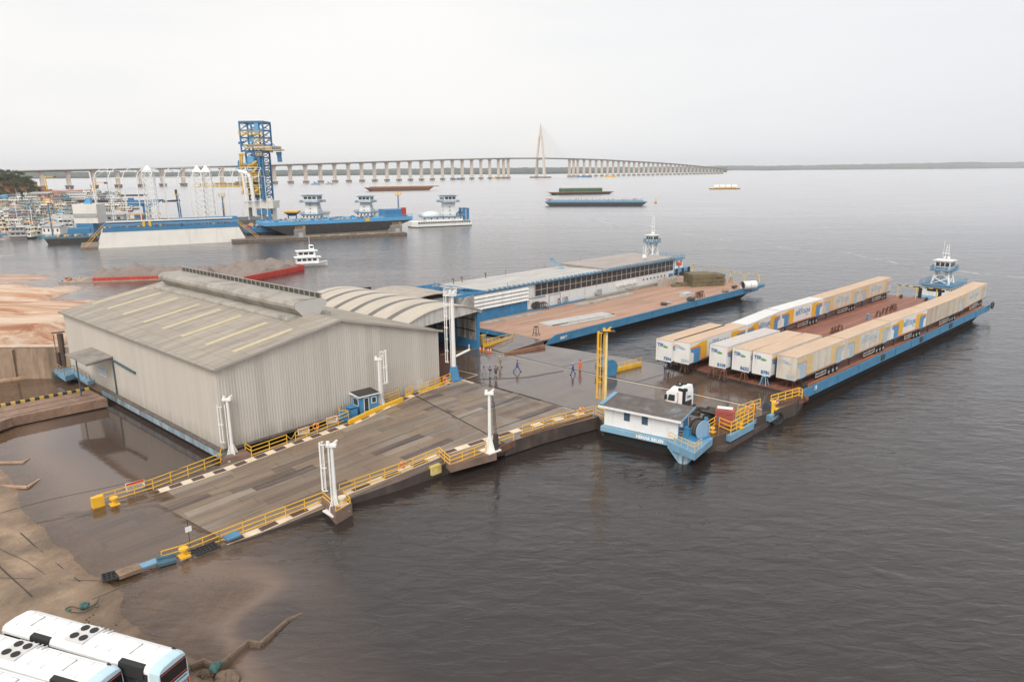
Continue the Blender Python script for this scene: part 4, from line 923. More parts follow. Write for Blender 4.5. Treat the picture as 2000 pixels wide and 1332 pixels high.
# blue booth
bo = gp(700, 812); bo.z = 1.35
T = Thing('operator_booth', 'small blue operator booth with white framed windows on the ramp edge', 'booth', gp(704, 812), 42)
q = MB(); q.box(0, 0, .15, 2.6, 1.8, 2.3); T.part('cabin', q, BLUE); q = MB(); q.hexa([(-.25, -.25, 2.3), (2.85, -.25, 2.3), (2.85, 2.05, 2.3), (-.25, 2.05, 2.3), (-.25, -.25, 2.4), (2.85, -.25, 2.4), (2.85, 2.05, 2.55), (-.25, 2.05, 2.55)]); rf = T.part('roof', q, WHITE)
q = MB(); q.hexa([(-.15, -.15, 2.41), (2.75, -.15, 2.41), (2.75, 1.95, 2.56), (-.15, 1.95, 2.56), (-.15, -.15, 2.44), (2.75, -.15, 2.44), (2.75, 1.95, 2.59), (-.15, 1.95, 2.59)]); T.part('roof_felt', q, DARK, rf)
def framed(T, x0, z0, x1, z1, y, parent=None, axis='y', gm=None, fm_=None, nm='window', t=.07):
    fr = MB(); gl_ = MB()
    if axis == 'y':
        for a in ((x0, z0, x1, z0 + t), (x0, z1 - t, x1, z1), (x0, z0 + t, x0 + t, z1 - t), (x1 - t, z0 + t, x1, z1 - t)): fr.box(a[0], y - .04, a[1], a[2], y + .02, a[3])
        gl_.box(x0 + t, y - .02, z0 + t, x1 - t, y + .01, z1 - t)
    else:
        for a in ((x0, z0, x1, z0 + t), (x0, z1 - t, x1, z1), (x0, z0 + t, x0 + t, z1 - t), (x1 - t, z0 + t, x1, z1 - t)): fr.box(y - .04, a[0], a[1], y + .02, a[2], a[3])
        gl_.box(y - .02, x0 + t, z0 + t, y + .01, x1 - t, z1 - t)
    f = T.part(nm, fr, fm_ or SWHITE, parent); T.part('pane', gl_, gm or GLASS, f); return f
framed(T, 1.6, 1.2, 2.3, 2.0, -.01); framed(T, .55, .35, 1.25, 2.1, -.01, nm='door'); framed(T, .3, 1.1, 1.5, 2.05, -.01, axis='x')
q = MB(); q.cb((-.9, .3, .55), (.9, 1.0, 1.1)); q.cb((-1.0, .3, 1.35), (1.1, 1.2, .08)); q.cb((-.9, .2, 1.1), (.35, .35, .5)); T.part('control_cabinet', q, BLUE)
q = MB(); q.tube((-2.1, -.3, .5), (-2.1, .9, .5), .42, 12); q.tube((-2.1, -.35, .5), (-2.1, -.3, .5), .62, 12); q.cb((-2.1, .3, .12), (1.2, 1.6, .24)); solo('winch', q, BLUE, 'blue winch with small drum left of the blue booth', 'winch', T.e.location, 42)
# ================================================================ grey warehouse
WS, HL, HR, HG, WX, WY, WB = Vector((-30.55, 70.55, 0)), 10.4, 9.1, 13.05, 30.8, 47.0, 1.45
XR = 15.2
def wall_mat(name, col, bands=True, axis=0, amt=.12):
    m = bpy.data.materials.new(name); m.use_nodes = True; t = m.node_tree; l = t.links.new; b = t.nodes['Principled BSDF']; b.inputs['Roughness'].default_value = .55
    tc = N(t, 'ShaderNodeTexCoord'); sp = N(t, 'ShaderNodeSeparateXYZ'); l(tc.outputs['Object'], sp.inputs[0])
    fl = N(t, 'ShaderNodeMath', operation='DIVIDE'); l(sp.outputs[axis], fl.inputs[0]); fl.inputs[1].default_value = 1.05
    ff = N(t, 'ShaderNodeMath', operation='FLOOR'); l(fl.outputs[0], ff.inputs[0]); wn_ = N(t, 'ShaderNodeTexWhiteNoise', noise_dimensions='1D'); l(ff.outputs[0], wn_.inputs['W'])
    n0 = N(t, 'ShaderNodeTexNoise', noise_dimensions='1D'); n0.inputs['Scale'].default_value = .25; l(sp.outputs[axis], n0.inputs['W'])
    ad = N(t, 'ShaderNodeMath', operation='MULTIPLY_ADD'); l(n0.outputs[0], ad.inputs[0]); ad.inputs[1].default_value = 1.2; l(wn_.outputs[0], ad.inputs[2])
    r = N(t, 'ShaderNodeMapRange'); r.inputs[1].default_value = .2; r.inputs[2].default_value = 1.7; r.inputs[3].default_value = 1 - amt; r.inputs[4].default_value = 1 + amt; l(ad.outputs[0], r.inputs[0])
    mx = N(t, 'ShaderNodeMixRGB', blend_type='MULTIPLY'); mx.inputs[0].default_value = 1; mx.inputs[1].default_value = (*col, 1); l(r.outputs[0], mx.inputs[2])
    mp = N(t, 'ShaderNodeMapping'); mp.inputs['Scale'].default_value = (1.6, 1.6, .1); l(tc.outputs['Object'], mp.inputs[0])
    n2 = N(t, 'ShaderNodeTexNoise'); n2.inputs['Scale'].default_value = 1; n2.inputs['Detail'].default_value = 8; n2.inputs['Roughness'].default_value = .7; l(mp.outputs[0], n2.inputs['Vector'])
    # grime creeping up from the foot of the sheets
    zf = N(t, 'ShaderNodeMapRange'); zf.inputs[1].default_value = 1.4; zf.inputs[2].default_value = 3.2; zf.inputs[3].default_value = .34; zf.inputs[4].default_value = 0; l(sp.outputs[2], zf.inputs[0])
    a2 = N(t, 'ShaderNodeMath', operation='ADD'); l(n2.outputs[0], a2.inputs[0]); l(zf.outputs[0], a2.inputs[1])
    r2 = N(t, 'ShaderNodeMapRange'); r2.inputs[1].default_value = .55; r2.inputs[2].default_value = .9; r2.inputs[4].default_value = .5; l(a2.outputs[0], r2.inputs[0])
    m2 = N(t, 'ShaderNodeMixRGB'); m2.inputs[2].default_value = (.22, .19, .16, 1); l(r2.outputs[0], m2.inputs[0]); l(mx.outputs[0], m2.inputs[1]); l(m2.outputs[0], b.inputs['Base Color'])
    return m
def roof_mat(name, col, dirt, per=1.9, axis=0, corr=.9, lines=.3):
    m = bpy.data.materials.new(name); m.use_nodes = True; t = m.node_tree; l = t.links.new; b = t.nodes['Principled BSDF']; b.inputs['Roughness'].default_value = .7
    tc = N(t, 'ShaderNodeTexCoord'); sp = N(t, 'ShaderNodeSeparateXYZ'); l(tc.outputs['Object'], sp.inputs[0])
    def ln(o, p, w):
        d = N(t, 'ShaderNodeMath', operation='DIVIDE'); l(o, d.inputs[0]); d.inputs[1].default_value = p; q = N(t, 'ShaderNodeMath', operation='PINGPONG'); l(d.outputs[0], q.inputs[0]); q.inputs[1].default_value = .5
        s = N(t, 'ShaderNodeMath', operation='LESS_THAN'); l(q.outputs[0], s.inputs[0]); s.inputs[1].default_value = w; return s.outputs[0], d.outputs[0]
    l1, d1 = ln(sp.outputs[axis], per, .02); l2, d2 = ln(sp.outputs[1 - axis], 1.05, .03)
    f1 = N(t, 'ShaderNodeMath', operation='FLOOR'); l(d1, f1.inputs[0]); f2 = N(t, 'ShaderNodeMath', operation='FLOOR'); l(d2, f2.inputs[0]); cb = N(t, 'ShaderNodeCombineXYZ'); l(f1.outputs[0], cb.inputs[0]); l(f2.outputs[0], cb.inputs[1])
    wn_ = N(t, 'ShaderNodeTexWhiteNoise', noise_dimensions='2D'); l(cb.outputs[0], wn_.inputs['Vector'])
    mp = N(t, 'ShaderNodeMapping'); mp.inputs['Scale'].default_value = (.12, .9, .3) if axis == 0 else (.9, .12, .3); l(tc.outputs['Object'], mp.inputs[0])
    n = N(t, 'ShaderNodeTexNoise'); n.inputs['Scale'].default_value = 1; n.inputs['Detail'].default_value = 9; n.inputs['Roughness'].default_value = .65; l(mp.outputs[0], n.inputs['Vector'])
    a = N(t, 'ShaderNodeMath', operation='MULTIPLY_ADD'); l(wn_.outputs[0], a.inputs[0]); a.inputs[1].default_value = .10; l(n.outputs[0], a.inputs[2])
    r = N(t, 'ShaderNodeMapRange'); r.inputs[1].default_value = .38; r.inputs[2].default_value = .75; l(a.outputs[0], r.inputs[0])
    mx = N(t, 'ShaderNodeMixRGB'); l(r.outputs[0], mx.inputs[0]); mx.inputs[1].default_value = (*col, 1); mx.inputs[2].default_value = (*dirt, 1)
    mm = N(t, 'ShaderNodeMath', operation='MAXIMUM'); l(l1, mm.inputs[0]); h2 = N(t, 'ShaderNodeMath', operation='MULTIPLY'); l(l2, h2.inputs[0]); h2.inputs[1].default_value = .35; l(h2.outputs[0], mm.inputs[1])
    k = N(t, 'ShaderNodeMath', operation='MULTIPLY'); l(mm.outputs[0], k.inputs[0]); k.inputs[1].default_value = lines
    m2 = N(t, 'ShaderNodeMixRGB'); m2.inputs[2].default_value = (.05, .045, .04, 1); l(k.outputs[0], m2.inputs[0]); l(mx.outputs[0], m2.inputs[1]); l(m2.outputs[0], b.inputs['Base Color'])
    wv = N(t, 'ShaderNodeMath', operation='SINE'); w0 = N(t, 'ShaderNodeMath', operation='MULTIPLY'); l(sp.outputs[1 - axis], w0.inputs[0]); w0.inputs[1].default_value = 2 * math.pi / .36; l(w0.outputs[0], wv.inputs[0])
    bp = N(t, 'ShaderNodeBump'); bp.inputs['Distance'].default_value = .03 * corr; l(wv.outputs[0], bp.inputs['Height']); l(bp.outputs[0], b.inputs['Normal'])
    return m
WSM = wall_mat('warehouse_sheet', (.50, .465, .415)); WSL = wall_mat('warehouse_side_sheet', (.50, .46, .405), axis=1, amt=.05)
ROOFM = roof_mat('fibre_cement_roof', (.40, .35, .285), (.235, .205, .17))
WH = Thing('warehouse', 'large grey corrugated warehouse with a low gabled roof and ridge ventilator, floating beside the ramp', 'warehouse', WS, 48)
zg = lambda t: HL + (HG - HL) * t * WX / XR if t * WX < XR else HG + (HR - HG) * (t * WX - XR) / (WX - XR)
q = MB(); q.corr((0, 0), (XR, 0), WB, lambda t: zg(t * XR / WX) - .05, .33, .035); q.corr((XR, 0), (WX, 0), WB, lambda t: zg((XR + t * (WX - XR)) / WX) - .05, .33, .035); WH.part('front_wall', q, WSM)
q = MB(); q.corr((0, WY), (0, 0), WB, HL - .05, .33, .025); WH.part('side_wall', q, WSL)
q = MB(); q.corr((WX, 0), (WX, WY), WB, HR - .05, .4, .04); WH.part('side_wall', q, WSL)
q = MB(); q.corr((WX, WY), (0, WY), WB, lambda t: zg(1 - t) - .05, .4, .04); WH.part('rear_wall', q, WSM)
ov = .45
def slab(b, x0, z0, x1, z1, th=.12, y0=-ov, y1=WY + ov): b.hexa([(x0, y0, z0 - th), (x1, y0, z1 - th), (x1, y1, z1 - th), (x0, y1, z0 - th), (x0, y0, z0), (x1, y0, z1), (x1, y1, z1), (x0, y1, z0)])
kl, kr = (HG - HL) / XR, (HR - HG) / (WX - XR)
q = MB(); slab(q, -ov, HL - ov * kl, XR, HG); rl = WH.part('roof', q, ROOFM)
q = MB(); slab(q, XR + .002, HG, WX + ov, HR + ov * kr); rr_ = WH.part('roof', q, ROOFM)
TRM = mat('trim_grey', (.36, .33, .29), .6, var=.1)
q = MB()
for (x0, z0, x1, z1) in ((-ov, HL - ov * kl, XR, HG), (XR, HG, WX + ov, HR + ov * kr)):
    q.beam((x0, -ov - .04, z0 - .05), (x1, -ov - .04, z1 - .05), .08, .26)
WH.part('verge_trim', q, TRM)
q = MB(); q.beam((-ov - .08, -ov, HL - .18), (-ov - .08, WY + ov, HL - .18), .16, .14); WH.part('gutter', q, mat('gutter_dark', (.22, .2, .17), .7))
SKY_ = mat('translucent_sheet', (.50, .42, .26), .5, var=.12, scale=2)
def roofpt(px, py):
    z = 11.5
    for _ in range(20): p = WH.L(at(px, py, z)); z = HL + kl * p.x if p.x < XR else HG + kr * (p.x - XR)
    return Vector((p.x, p.y, z))
for (a, b2, c, d) in ((182, 594, 286, 562), (210, 603.6, 314, 572), (241, 615, 347, 581), (280.5, 630, 389, 594), (318, 642.5, 430.5, 604), (355.5, 658, 469, 616), (403, 674, 520, 630), (454, 687, 571, 643)):
    p0, p1 = roofpt(a, b2), roofpt(c, d); y = (p0.y + p1.y) / 2; q = MB()
    q.hexa([(p0.x, y - .42, p0.z + .005), (p1.x, y - .42, p1.z + .005), (p1.x, y + .42, p1.z + .005), (p0.x, y + .42, p0.z + .005), (p0.x, y - .42, p0.z + .03), (p1.x, y - .42, p1.z + .03), (p1.x, y + .42, p1.z + .03), (p0.x, y + .42, p0.z + .03)])
    WH.part('skylight_strip', q, SKY_, rl)
# ridge ventilator
VG = mat('ventilator', (.34, .31, .27), .6, var=.15, dirt=(.13, .115, .10), damt=.5, scale=.3, dscale=.5)
ya, yb_ = 5.6, 44.5; prof = [(-1.1, -.35), (-1.7, .35), (-2.2, .8), (-2.25, 1.2), (-1.95, 1.55), (-1.3, 1.72), (1.3, 1.72), (1.95, 1.55), (2.25, 1.2), (2.2, .8), (1.7, .35), (1.1, -.35)]
q = MB(); n = len(prof); vs = [(XR + x, y, HG + z) for y in (ya, yb_) for x, z in prof]
q.add(vs, [(i, (i + 1) % n, n + (i + 1) % n, n + i) for i in range(n)] + [tuple(range(2 * n - 1, n - 1, -1))]); vt = WH.part('ridge_ventilator', q, VG)
q = MB(); q.add([(XR + x, ya - .01, HG + z) for x, z in prof] + [(XR + x, ya + .2, HG + z) for x, z in prof], [tuple(range(n))] + [(i, (i + 1) % n, n + (i + 1) % n, n + i) for i in range(n)]); WH.part('end_plate', q, mat('end_plate_grey', (.5, .48, .46), .5, var=.06), vt)
q = MB(); q.box(XR - 3.2, ya + .3, HG - .5, XR - .9, yb_, HG - .15); q.box(XR + .9, ya + .3, HG - .6, XR + 3.0, yb_, HG - .25); WH.part('flashing', q, mat('flashing', (.42, .39, .34), .6, var=.15, dirt=(.12, .1, .09), damt=.5), vt)
q = MB(); q.box(XR + 1.5, ya, HG + 1.5, XR + 1.56, yb_, HG + 2.25); WH.part('grille', q, mat('grille_dark', (.06, .06, .055), .6), vt); q = MB(); y = ya
while y < yb_: q.box(XR + 1.42, y, HG + 1.6, XR + 1.495, y + .12, HG + 2.28); y += 1.2
q.box(XR + 1.42, ya, HG + 2.26, XR + 1.6, yb_, HG + 2.33); WH.part('grille_frame', q, TRM, vt)
# paler patch sheets on the front wall
q = MB(); 
def wallx(px, py):
    r = ray(px, py); n_ = Vector((math.cos(R(138)), math.sin(R(138)), 0)); t_ = (WS - Vector((0, 0, CH))).dot(n_) / r.dot(n_); return WH.L(Vector((0, 0, CH)) + r * t_)
for (a, b2, c, d) in ((791, 751, 814, 779), (814.5, 738, 826, 771), (826.5, 742, 838, 765)):
    p0, p1 = wallx(a, d), wallx(c, b2); q.corr((p0.x, -.03), (p1.x, -.03), WB + .05, p1.z, .33, .05)
WH.part('patch_sheet', q, mat('patch_light', (.56, .54, .51), .5, var=.03))
# foot: ledge, hull
q = MB(); q.box(-.55, -.3, .55, .25, 33.5, 1.2); WH.part('edge_beam', q, mat('faded_blue_beam', (.26, .34, .40), .7, var=.25, scale=.8, dirt=(.10, .085, .07), damt=.65, streak=1, dscale=1.1))
q = MB(); q.box(-.5, -.28, 1.2, .3, 33.5, 1.44); q.box(0, -.3, 1.2, WX, .3, 1.44); WH.part('ledge', q, mat('ledge_grime', (.13, .11, .095), .9, var=.4, scale=1.5))
q = MB(); q.box(.6, 1.2, -1, WX - .4, WY - .5, 1.2); WH.part('hull', q, mat('black_hull', (.012, .011, .010), .9))
q = MB(); q.box(-.1, 33.5, .3, .3, WY, 1.44); WH.part('brown_plinth', q, mat('plinth', (.16, .12, .09), .9, var=.4))
# canopy, door frame, sign, pipe on the left wall
def sidey(px, py): 
    r = ray(px, py); n_ = Vector((math.cos(R(48)), math.sin(R(48)), 0)); t_ = (WS - Vector((0, 0, CH))).dot(n_) / r.dot(n_); return WH.L(Vector((0, 0, CH)) + r * t_)
c1 = sidey(180, 678); c2 = sidey(221, 697); q = MB(); zc = c1.z; zc2 = zc - .1; cw = 3.4
q.hexa([(0, c2.y, zc - .15), (0, c1.y, zc - .15), (-cw, c1.y, zc - .5), (-cw, c2.y, zc - .5), (0, c2.y, zc), (0, c1.y, zc), (-cw, c1.y, zc - .35), (-cw, c2.y, zc - .35)]); cn = WH.part('canopy', q, mat('canopy_grey', (.27, .24, .21), .8, var=.2, dirt=(.10, .09, .08), damt=.4))
q = MB()
for y in (c2.y + .05, (c1.y * .48 + c2.y * .52)): q.beam((-.15 if y < c2.y + .1 else -cw + .1, y, 1.2), (-.15 if y < c2.y + .1 else -cw + .1, y, zc - .3), .14)
q.beam((-.15, c2.y + .05, zc - .3), (-cw + .1, c2.y + .05, zc - .62), .12); WH.part('canopy_post', q, mat('dark_teal', (.06, .10, .12), .6), cn)
a_, b__ = sidey(193, 712), sidey(210, 737); q = MB(); q.box(-.12, b__.y, b__.z, -.04, a_.y, a_.z); sb = WH.part('notice_board', q, SWHITE)
q = MB()
for i, (z0, m) in enumerate(((.15, 0), (.4, 0), (.62, 0), (.8, 0))): q.box(-.16, b__.y + .1, b__.z + (a_.z - b__.z) * z0, -.125, a_.y - .1, b__.z + (a_.z - b__.z) * (z0 + .12))
WH.part('board_stripes', q, mat('board_blue', (.25, .38, .5), .5), sb)
a_, b__ = sidey(224, 704), sidey(266, 728); q = MB(); q.beam((-.15, a_.y, a_.z), (-.15, b__.y, b__.z), .22); WH.part('wall_rail', q, mat('dark_teal', (0, 0, 0)))
# side platform with brown mast behind the warehouse
pb_ = at(128, 726, 1.6)
deckpl('side_platform', 'small pale blue platform behind the far left corner of the warehouse', [at(106, 721, 1.6), at(125, 714, 1.6), at(147, 729, 1.6), at(127, 735, 1.6)], 1.6, .8, LBLUE)
q = MB(); q.beam(at(140, 722, 1.5), at(178, 747, 1.5), .9, .5); solo('gangway', q, LBLUE, 'narrow pale blue gangway from the corner platform along the warehouse side', 'gangway')
RB = mat('rail_brown', (.30, .19, .12), .8, var=.3)
railing('rusty railing around the platform behind the warehouse', [at(107, 721, 1.6), at(126, 733, 1.6), at(146, 728, 1.6), at(177, 747, 1.6)], 1.1, 2, m=RB)
q = MB(); mz = hgt(116, 652, at(127, 718, 1.6)); q.tube((0, 0, 0), (0, 0, mz - 1.6), .42, 8); q.tube((-.9, 0, 0), (-1.0, 0, (mz - 1.6) * .98), .06, 6); q.beam((-1.2, 0, mz - 1.5), (.7, 0, mz - 1.3), .2); q.tube((-.5, -.4, 0), (-.5, -.4, 2.4), .3, 8)
solo('steel_pile', q, mat('pile_brown', (.10, .065, .05), .8, var=.3), 'dark brown round pile with a pulley rope behind the warehouse corner', 'pile', at(127, 718, 1.6))
q = MB(); q.box(-1.6, -1.2, -2.6, 1.6, 1.2, -.05); solo('float_block', q, mat('float_green', (.07, .075, .06), .8, var=.3), 'dark dripping float under the corner platform in the pond', 'float', at(127, 726, 1.0), 40)
# jetty with black and yellow kerb
JT = Thing('jetty', 'brown plank jetty with striped kerb reaching from the left bank to the warehouse', 'jetty', at(100, 790, 1.3))
P = [JT.L(at(*p, 1.3)) for p in [(-120, 818), (-60, 806), (0, 792), (172, 760), (209, 778), (25, 815), (-40, 838)]]; q = MB(); q.prism([p.xy[:] for p in P], -1.1, 0)
JT.part('deck', q, mat('jetty_deck', (.27, .17, .12), .8, var=.35, scale=.5, dirt=(.12, .09, .07), damt=.5, dscale=.6, aniso=(1, 1, 1), bump=.02))
q = MB(); a_, b__ = JT.L(at(-100, 813, 1.35)), JT.L(at(174, 760.5, 1.35)); q.beam(a_ + V(0, 0, .1), b__ + V(0, 0, .1), .35, .32); kb = JT.part('kerb', q, mat('kerb_black', (.03, .03, .03), .7))
q = MB(); d = b__ - a_; Ln = d.length; d.normalize(); i = 0
while i * 1.05 < Ln: s = a_ + d * i * 1.05 + V(0, 0, .12); q.beam(s, s + d * .5, .38, .33); i += 1
JT.part('kerb_stripes', q, mat('kerb_yellow', (.55, .38, .08), .6, var=.2), kb)
q = MB(); 
for (y0, y1) in (((-60, 818), (190, 767)), ((-60, 830), (200, 773))): q.beam(JT.L(at(*y0, 1.31)), JT.L(at(*y1, 1.31)), .07, .03)
JT.part('plank_joint', q, JO)
# ================================================================ arched shed
SB = Vector((-9.6, 93.1, 0)); SH = Thing('arched_shed', 'open shed with a striped curved roof standing between the warehouse and the middle barge', 'shed', SB, 48)
az_ = lambda s: 9.9 - (s - 9.3) ** 2 * .027
BEI = mat('roof_beige', (.50, .44, .36), .6, var=.08, dirt=(.3, .25, .2), damt=.3, aniso=(.3, 1, 1)); DST = mat('roof_dark_strip', (.14, .125, .115), .5, var=.2)
xs = [-.5 + 17.9 * i / 20 for i in range(21)]
def arch(b, y0, y1, lift=0, th=.15):
    for a, c in zip(xs, xs[1:]): b.hexa([(a, y0, az_(a) + lift - th), (c, y0, az_(c) + lift - th), (c, y1, az_(c) + lift - th), (a, y1, az_(a) + lift - th), (a, y0, az_(a) + lift), (c, y0, az_(c) + lift), (c, y1, az_(c) + lift), (a, y1, az_(a) + lift)])
y = 9.0; k = 0; 
for wd, mt in ((4.0, 0), (1.2, 1), (3.4, 0), (1.2, 1), (3.4, 0), (1.2, 1), (3.3, 0), (1.2, 1), (3.2, 0), (1.2, 1), (3.2, 0), (.5, 1), (1.8, 0)):
    q = MB(); arch(q, y, y + wd - .004, -.02 if mt else 0); SH.part('dark_roof_strip' if mt else 'roof_sheet', q, DST if mt else BEI); y += wd
yend = y
q = MB()
for a, c in zip(xs, xs[1:]):
    zb = lambda s: min(az_(s) - .45, 7.25 + .045 * s); q.hexa([(a, 9.25, zb(a)), (c, 9.25, zb(c)), (c, 9.4, zb(c)), (a, 9.4, zb(a)), (a, 9.25, az_(a) - .16), (c, 9.25, az_(c) - .16), (c, 9.4, az_(c) - .16), (a, 9.4, az_(a) - .16)])
SH.part('fascia', q, mat('fascia_white', (.62, .60, .56), .6, var=.08, dirt=(.2, .17, .14), damt=.6, streak=1, dscale=1.5))
q = MB(); q.corr((17.0, yend), (17.0, 10.2), 3.1, 7.9, .5, .06); SH.part('side_wall', q, mat('dirty_sheet', (.48, .46, .43), .7, var=.1, dirt=(.10, .08, .06), damt=.7, streak=1, dscale=1.2))
q = MB(); q.box(16.85, 10, 1.5, 17.15, yend, 3.1); SH.part('wall_plinth', q, BLUE)
for yy in (9.6, 14.5, 19.5, 24.5):
    q = MB(); q.box(16.75, yy, 1.5, 17.25, yy + .35, 8.0); SH.part('column', q, BLUE); q = MB(); q.box(3.5, yy, 1.5, 3.9, yy + .35, 8.6); SH.part('column', q, BLUE)
q = MB(); q.box(9.6, 10, 7.2, 9.8, yend, 7.4)
for yy in (4.6, 6.4): q.box(16.7, 10.3, yy, 16.84, yend, yy + .15)
SH.part('girder', q, DARK)
q = MB(); q.box(.5, yend - .3, 1.5, 17, yend, 9); SH.part('rear_wall', q, mat('shed_inner_shade', (.03, .035, .045), .9)); q = MB(); q.box(-.1, 9.6, 1.5, .1, yend, 7.3); SH.part('side_wall', q, mat('dirty_sheet', (0, 0, 0)))  # rear wall coloured near black to paint in the shade inside the shed
dpoly('shed_pontoon', [SH.e.matrix_basis @ V(*p) for p in ((.3, -1, 1.62), (17.6, 9.4, 1.62), (17.6, yend, 1.62), (.3, yend, 1.62))], 1.8, mat('shed_floor', (.12, .06, .045), .35, var=.3, scale=.4), 'rust brown floor pontoon under the arched shed', at(900, 690, 1.62))
q = MB(); q.rail([(13.6, 16, 1.65), (13.6, 24, 1.65)], 1.2, 3, .05); SH.part('inner_railing', q, YEL)
# second smaller roof and gable further back
q = MB(); T = Thing('low_roof_shed', 'lower weathered beige roof behind the striped arched roof', 'shed', SB + V(2, 14, 0), 48); x0, y0 = 14.5, 10
o2 = T.L(at(745, 583, 7.5))
for i in range(8):
    a, c = i / 8, (i + 1) / 8; f = lambda u: 7.4 + 1.3 * math.sin(math.pi * (.25 + .6 * u))
    q.hexa([(o2.x + 10.5 * a, o2.y - 9, f(a) - .15), (o2.x + 10.5 * c, o2.y - 9, f(c) - .15), (o2.x + 10.5 * c, o2.y + 4, f(c) - .15), (o2.x + 10.5 * a, o2.y + 4, f(a) - .15), (o2.x + 10.5 * a, o2.y - 9, f(a)), (o2.x + 10.5 * c, o2.y - 9, f(c)), (o2.x + 10.5 * c, o2.y + 4, f(c)), (o2.x + 10.5 * a, o2.y + 4, f(a))])
T.part('roof', q, mat('old_beige_roof', (.40, .35, .29), .7, var=.15, dirt=(.22, .18, .14), damt=.5)); q = MB(); q.box(o2.x + .5, o2.y - 8.5, 1.3, o2.x + 10, o2.y + 3.5, 7.6); T.part('wall', q, GREY); q = MB(); q.box(o2.x, o2.y - 9, -.5, o2.x + 10.5, o2.y + 4, 1.29); T.part('hull', q, HULLD)
# fence, cones and wedge rail between the shed and the middle barge
railing('yellow railing on a thick yellow kerb in front of the middle barge', [at(944, 679, 1.7), at(975, 671, 1.7), at(1001, 664, 1.7)], 1.2, 3, toe=.5)
sign(957, 671, 2.0, 1.1, .7, 'plain white sign on the yellow railing in front of the middle barge')
q = MB(); q.cb((0, 0, .8), (.9, .5, 1.6)); solo('cable_box', q, YEL, 'yellow box at the shed end of the kerb railing', 'box', at(943, 672, 1.64), 45)
q = MB(); q.beam((0, 0, 0), (1.6, 2.4, 2.6), .12); solo('stay_bar', q, BLUE, 'thin slanting blue bar beside the shed column and the yellow kerb', 'bar', at(936, 679, 1.64))
railing('yellow railing on a thick yellow kerb right of the tall yellow mast', [at(1186, 730, 1.64), at(1252, 714, 1.64)], 1.15, 3, toe=.5, sp=1.2)
q = MB(); q.tube((0, -.9, 1.1), (0, .9, 1.1), .9, 16); q.tube((0, -1.0, 1.1), (0, -.9, 1.1), 1.25, 20); q.tube((0, .9, 1.1), (0, 1.0, 1.1), 1.25, 20); q.cb((0, 0, .2), (1.8, 2.2, .4)); solo('cable_winch', q, HBLUE, 'blue cable winch half hidden behind the tall yellow mast', 'winch', at(1184, 731, 1.64), 30)
CW = mat('cone_orange', (.75, .17, .04), .5)
for i, (px, py, lb) in enumerate(((938, 685, 'leftmost of the traffic cones near the shed column'), (944.5, 686, 'second traffic cone from the shed column'), (953.5, 688, 'third traffic cone, in front of the yellow kerb'), (958.5, 688, 'rightmost and smallest of the traffic cones near the yellow kerb'), (1014 - 1, 700, 'lone small traffic cone on the wet deck'))):
    if i == 4: continue
    if i == 0:
        T = Thing('traffic_cone', lb, 'cone', at(px, py, 1.65), 0, 'orange traffic cones'); q = MB(); q.tube((0, 0, .04), (0, 0, .75), .17, 10, .03); T.part('cone', q, CW); q = MB(); q.cb((0, 0, .02), (.42, .42, .04)); T.part('base', q, CW); q = MB(); q.tube((0, 0, .32), (0, 0, .5), .126, 10, .088); T.part('white_band', q, SWHITE); cone0 = T
    else: dup(cone0, at(px, py, 1.65), i * 20, lb, 'orange traffic cones')
# ================================================================ middle barge with its floating warehouse
REDDECK = mat('red_deck', (.40, .245, .175), .75, var=.14, scale=.25, dirt=(.25, .13, .09), damt=.5, dscale=.35, aniso=(.25, 1.4, 1), bump=.01)
REDDECK2 = mat('red_brown_deck', (.25, .10, .07), .6, var=.2, scale=.25, dirt=(.15, .075, .055), damt=.5, dscale=.3, aniso=(.25, 1.4, 1), bump=.01)
PALEL = mat('pale_line', (.62, .42, .26), .7, var=.3, scale=1.5, dirt=(.35, .2, .14), damt=.4, dscale=2)
def barge(name, label, o, a, L, pts, zt, rake0, rake1, w, deckm, gun=.75, draft=1.2):
    "barge whose near side runs along local x; pts = deck outline in local coordinates"
    T = Thing(name, label, 'barge', o, a); q = MB()
    q.prism([(p[0], p[1]) for p in pts], zt - .25 - o[2], zt - o[2]); T.part('deck', q, deckm)
    q = MB(); z0 = zt - .26 - o[2]; zb = -.6 - o[2]
    q.add([(rake0, .8, zb), (L - rake1, .8, zb), (L - rake1, w - .5, zb), (rake0, w - .5, zb), (.4, .35, z0), (L - .5, .35, z0), (L - .5, w - .3, z0), (.4, w - .3, z0)], [(3, 2, 1, 0), (4, 5, 6, 7), (0, 1, 5, 4), (1, 2, 6, 5), (2, 3, 7, 6), (3, 0, 4, 7)])
    T.part('hull', q, mat('black_hull', (0, 0, 0))); q = MB(); return T
O2 = at(1060, 664, 2.2); e2 = at(1480, 559, 2.2); A2 = math.degrees(math.atan2(e2.y - O2.y, e2.x - O2.x)); L2 = (e2 - O2).length
Tm = Thing('tmp', None, None, O2, A2)
c_l = Tm.P(937, 640, 2.2); bow = Tm.P(1490, 547, 2.2); bowf = Tm.P(1425, 541, 2.2); w0 = Tm.P(1030, 608, 2.2); w1 = Tm.P(1315, 548, 2.2)
bpy.data.objects.remove(Tm.e)
WD2 = w0.y + 14
B2 = barge('cargo_barge', 'middle deck barge with blue sides carrying the long white floating warehouse', O2, A2, L2, [(0, 0), (L2, 0), (L2 + 3, 4), (L2 + 2, WD2 - 4), (-8, WD2 - 2), (c_l.x, c_l.y)], 2.2, 3, 9, WD2, REDDECK)
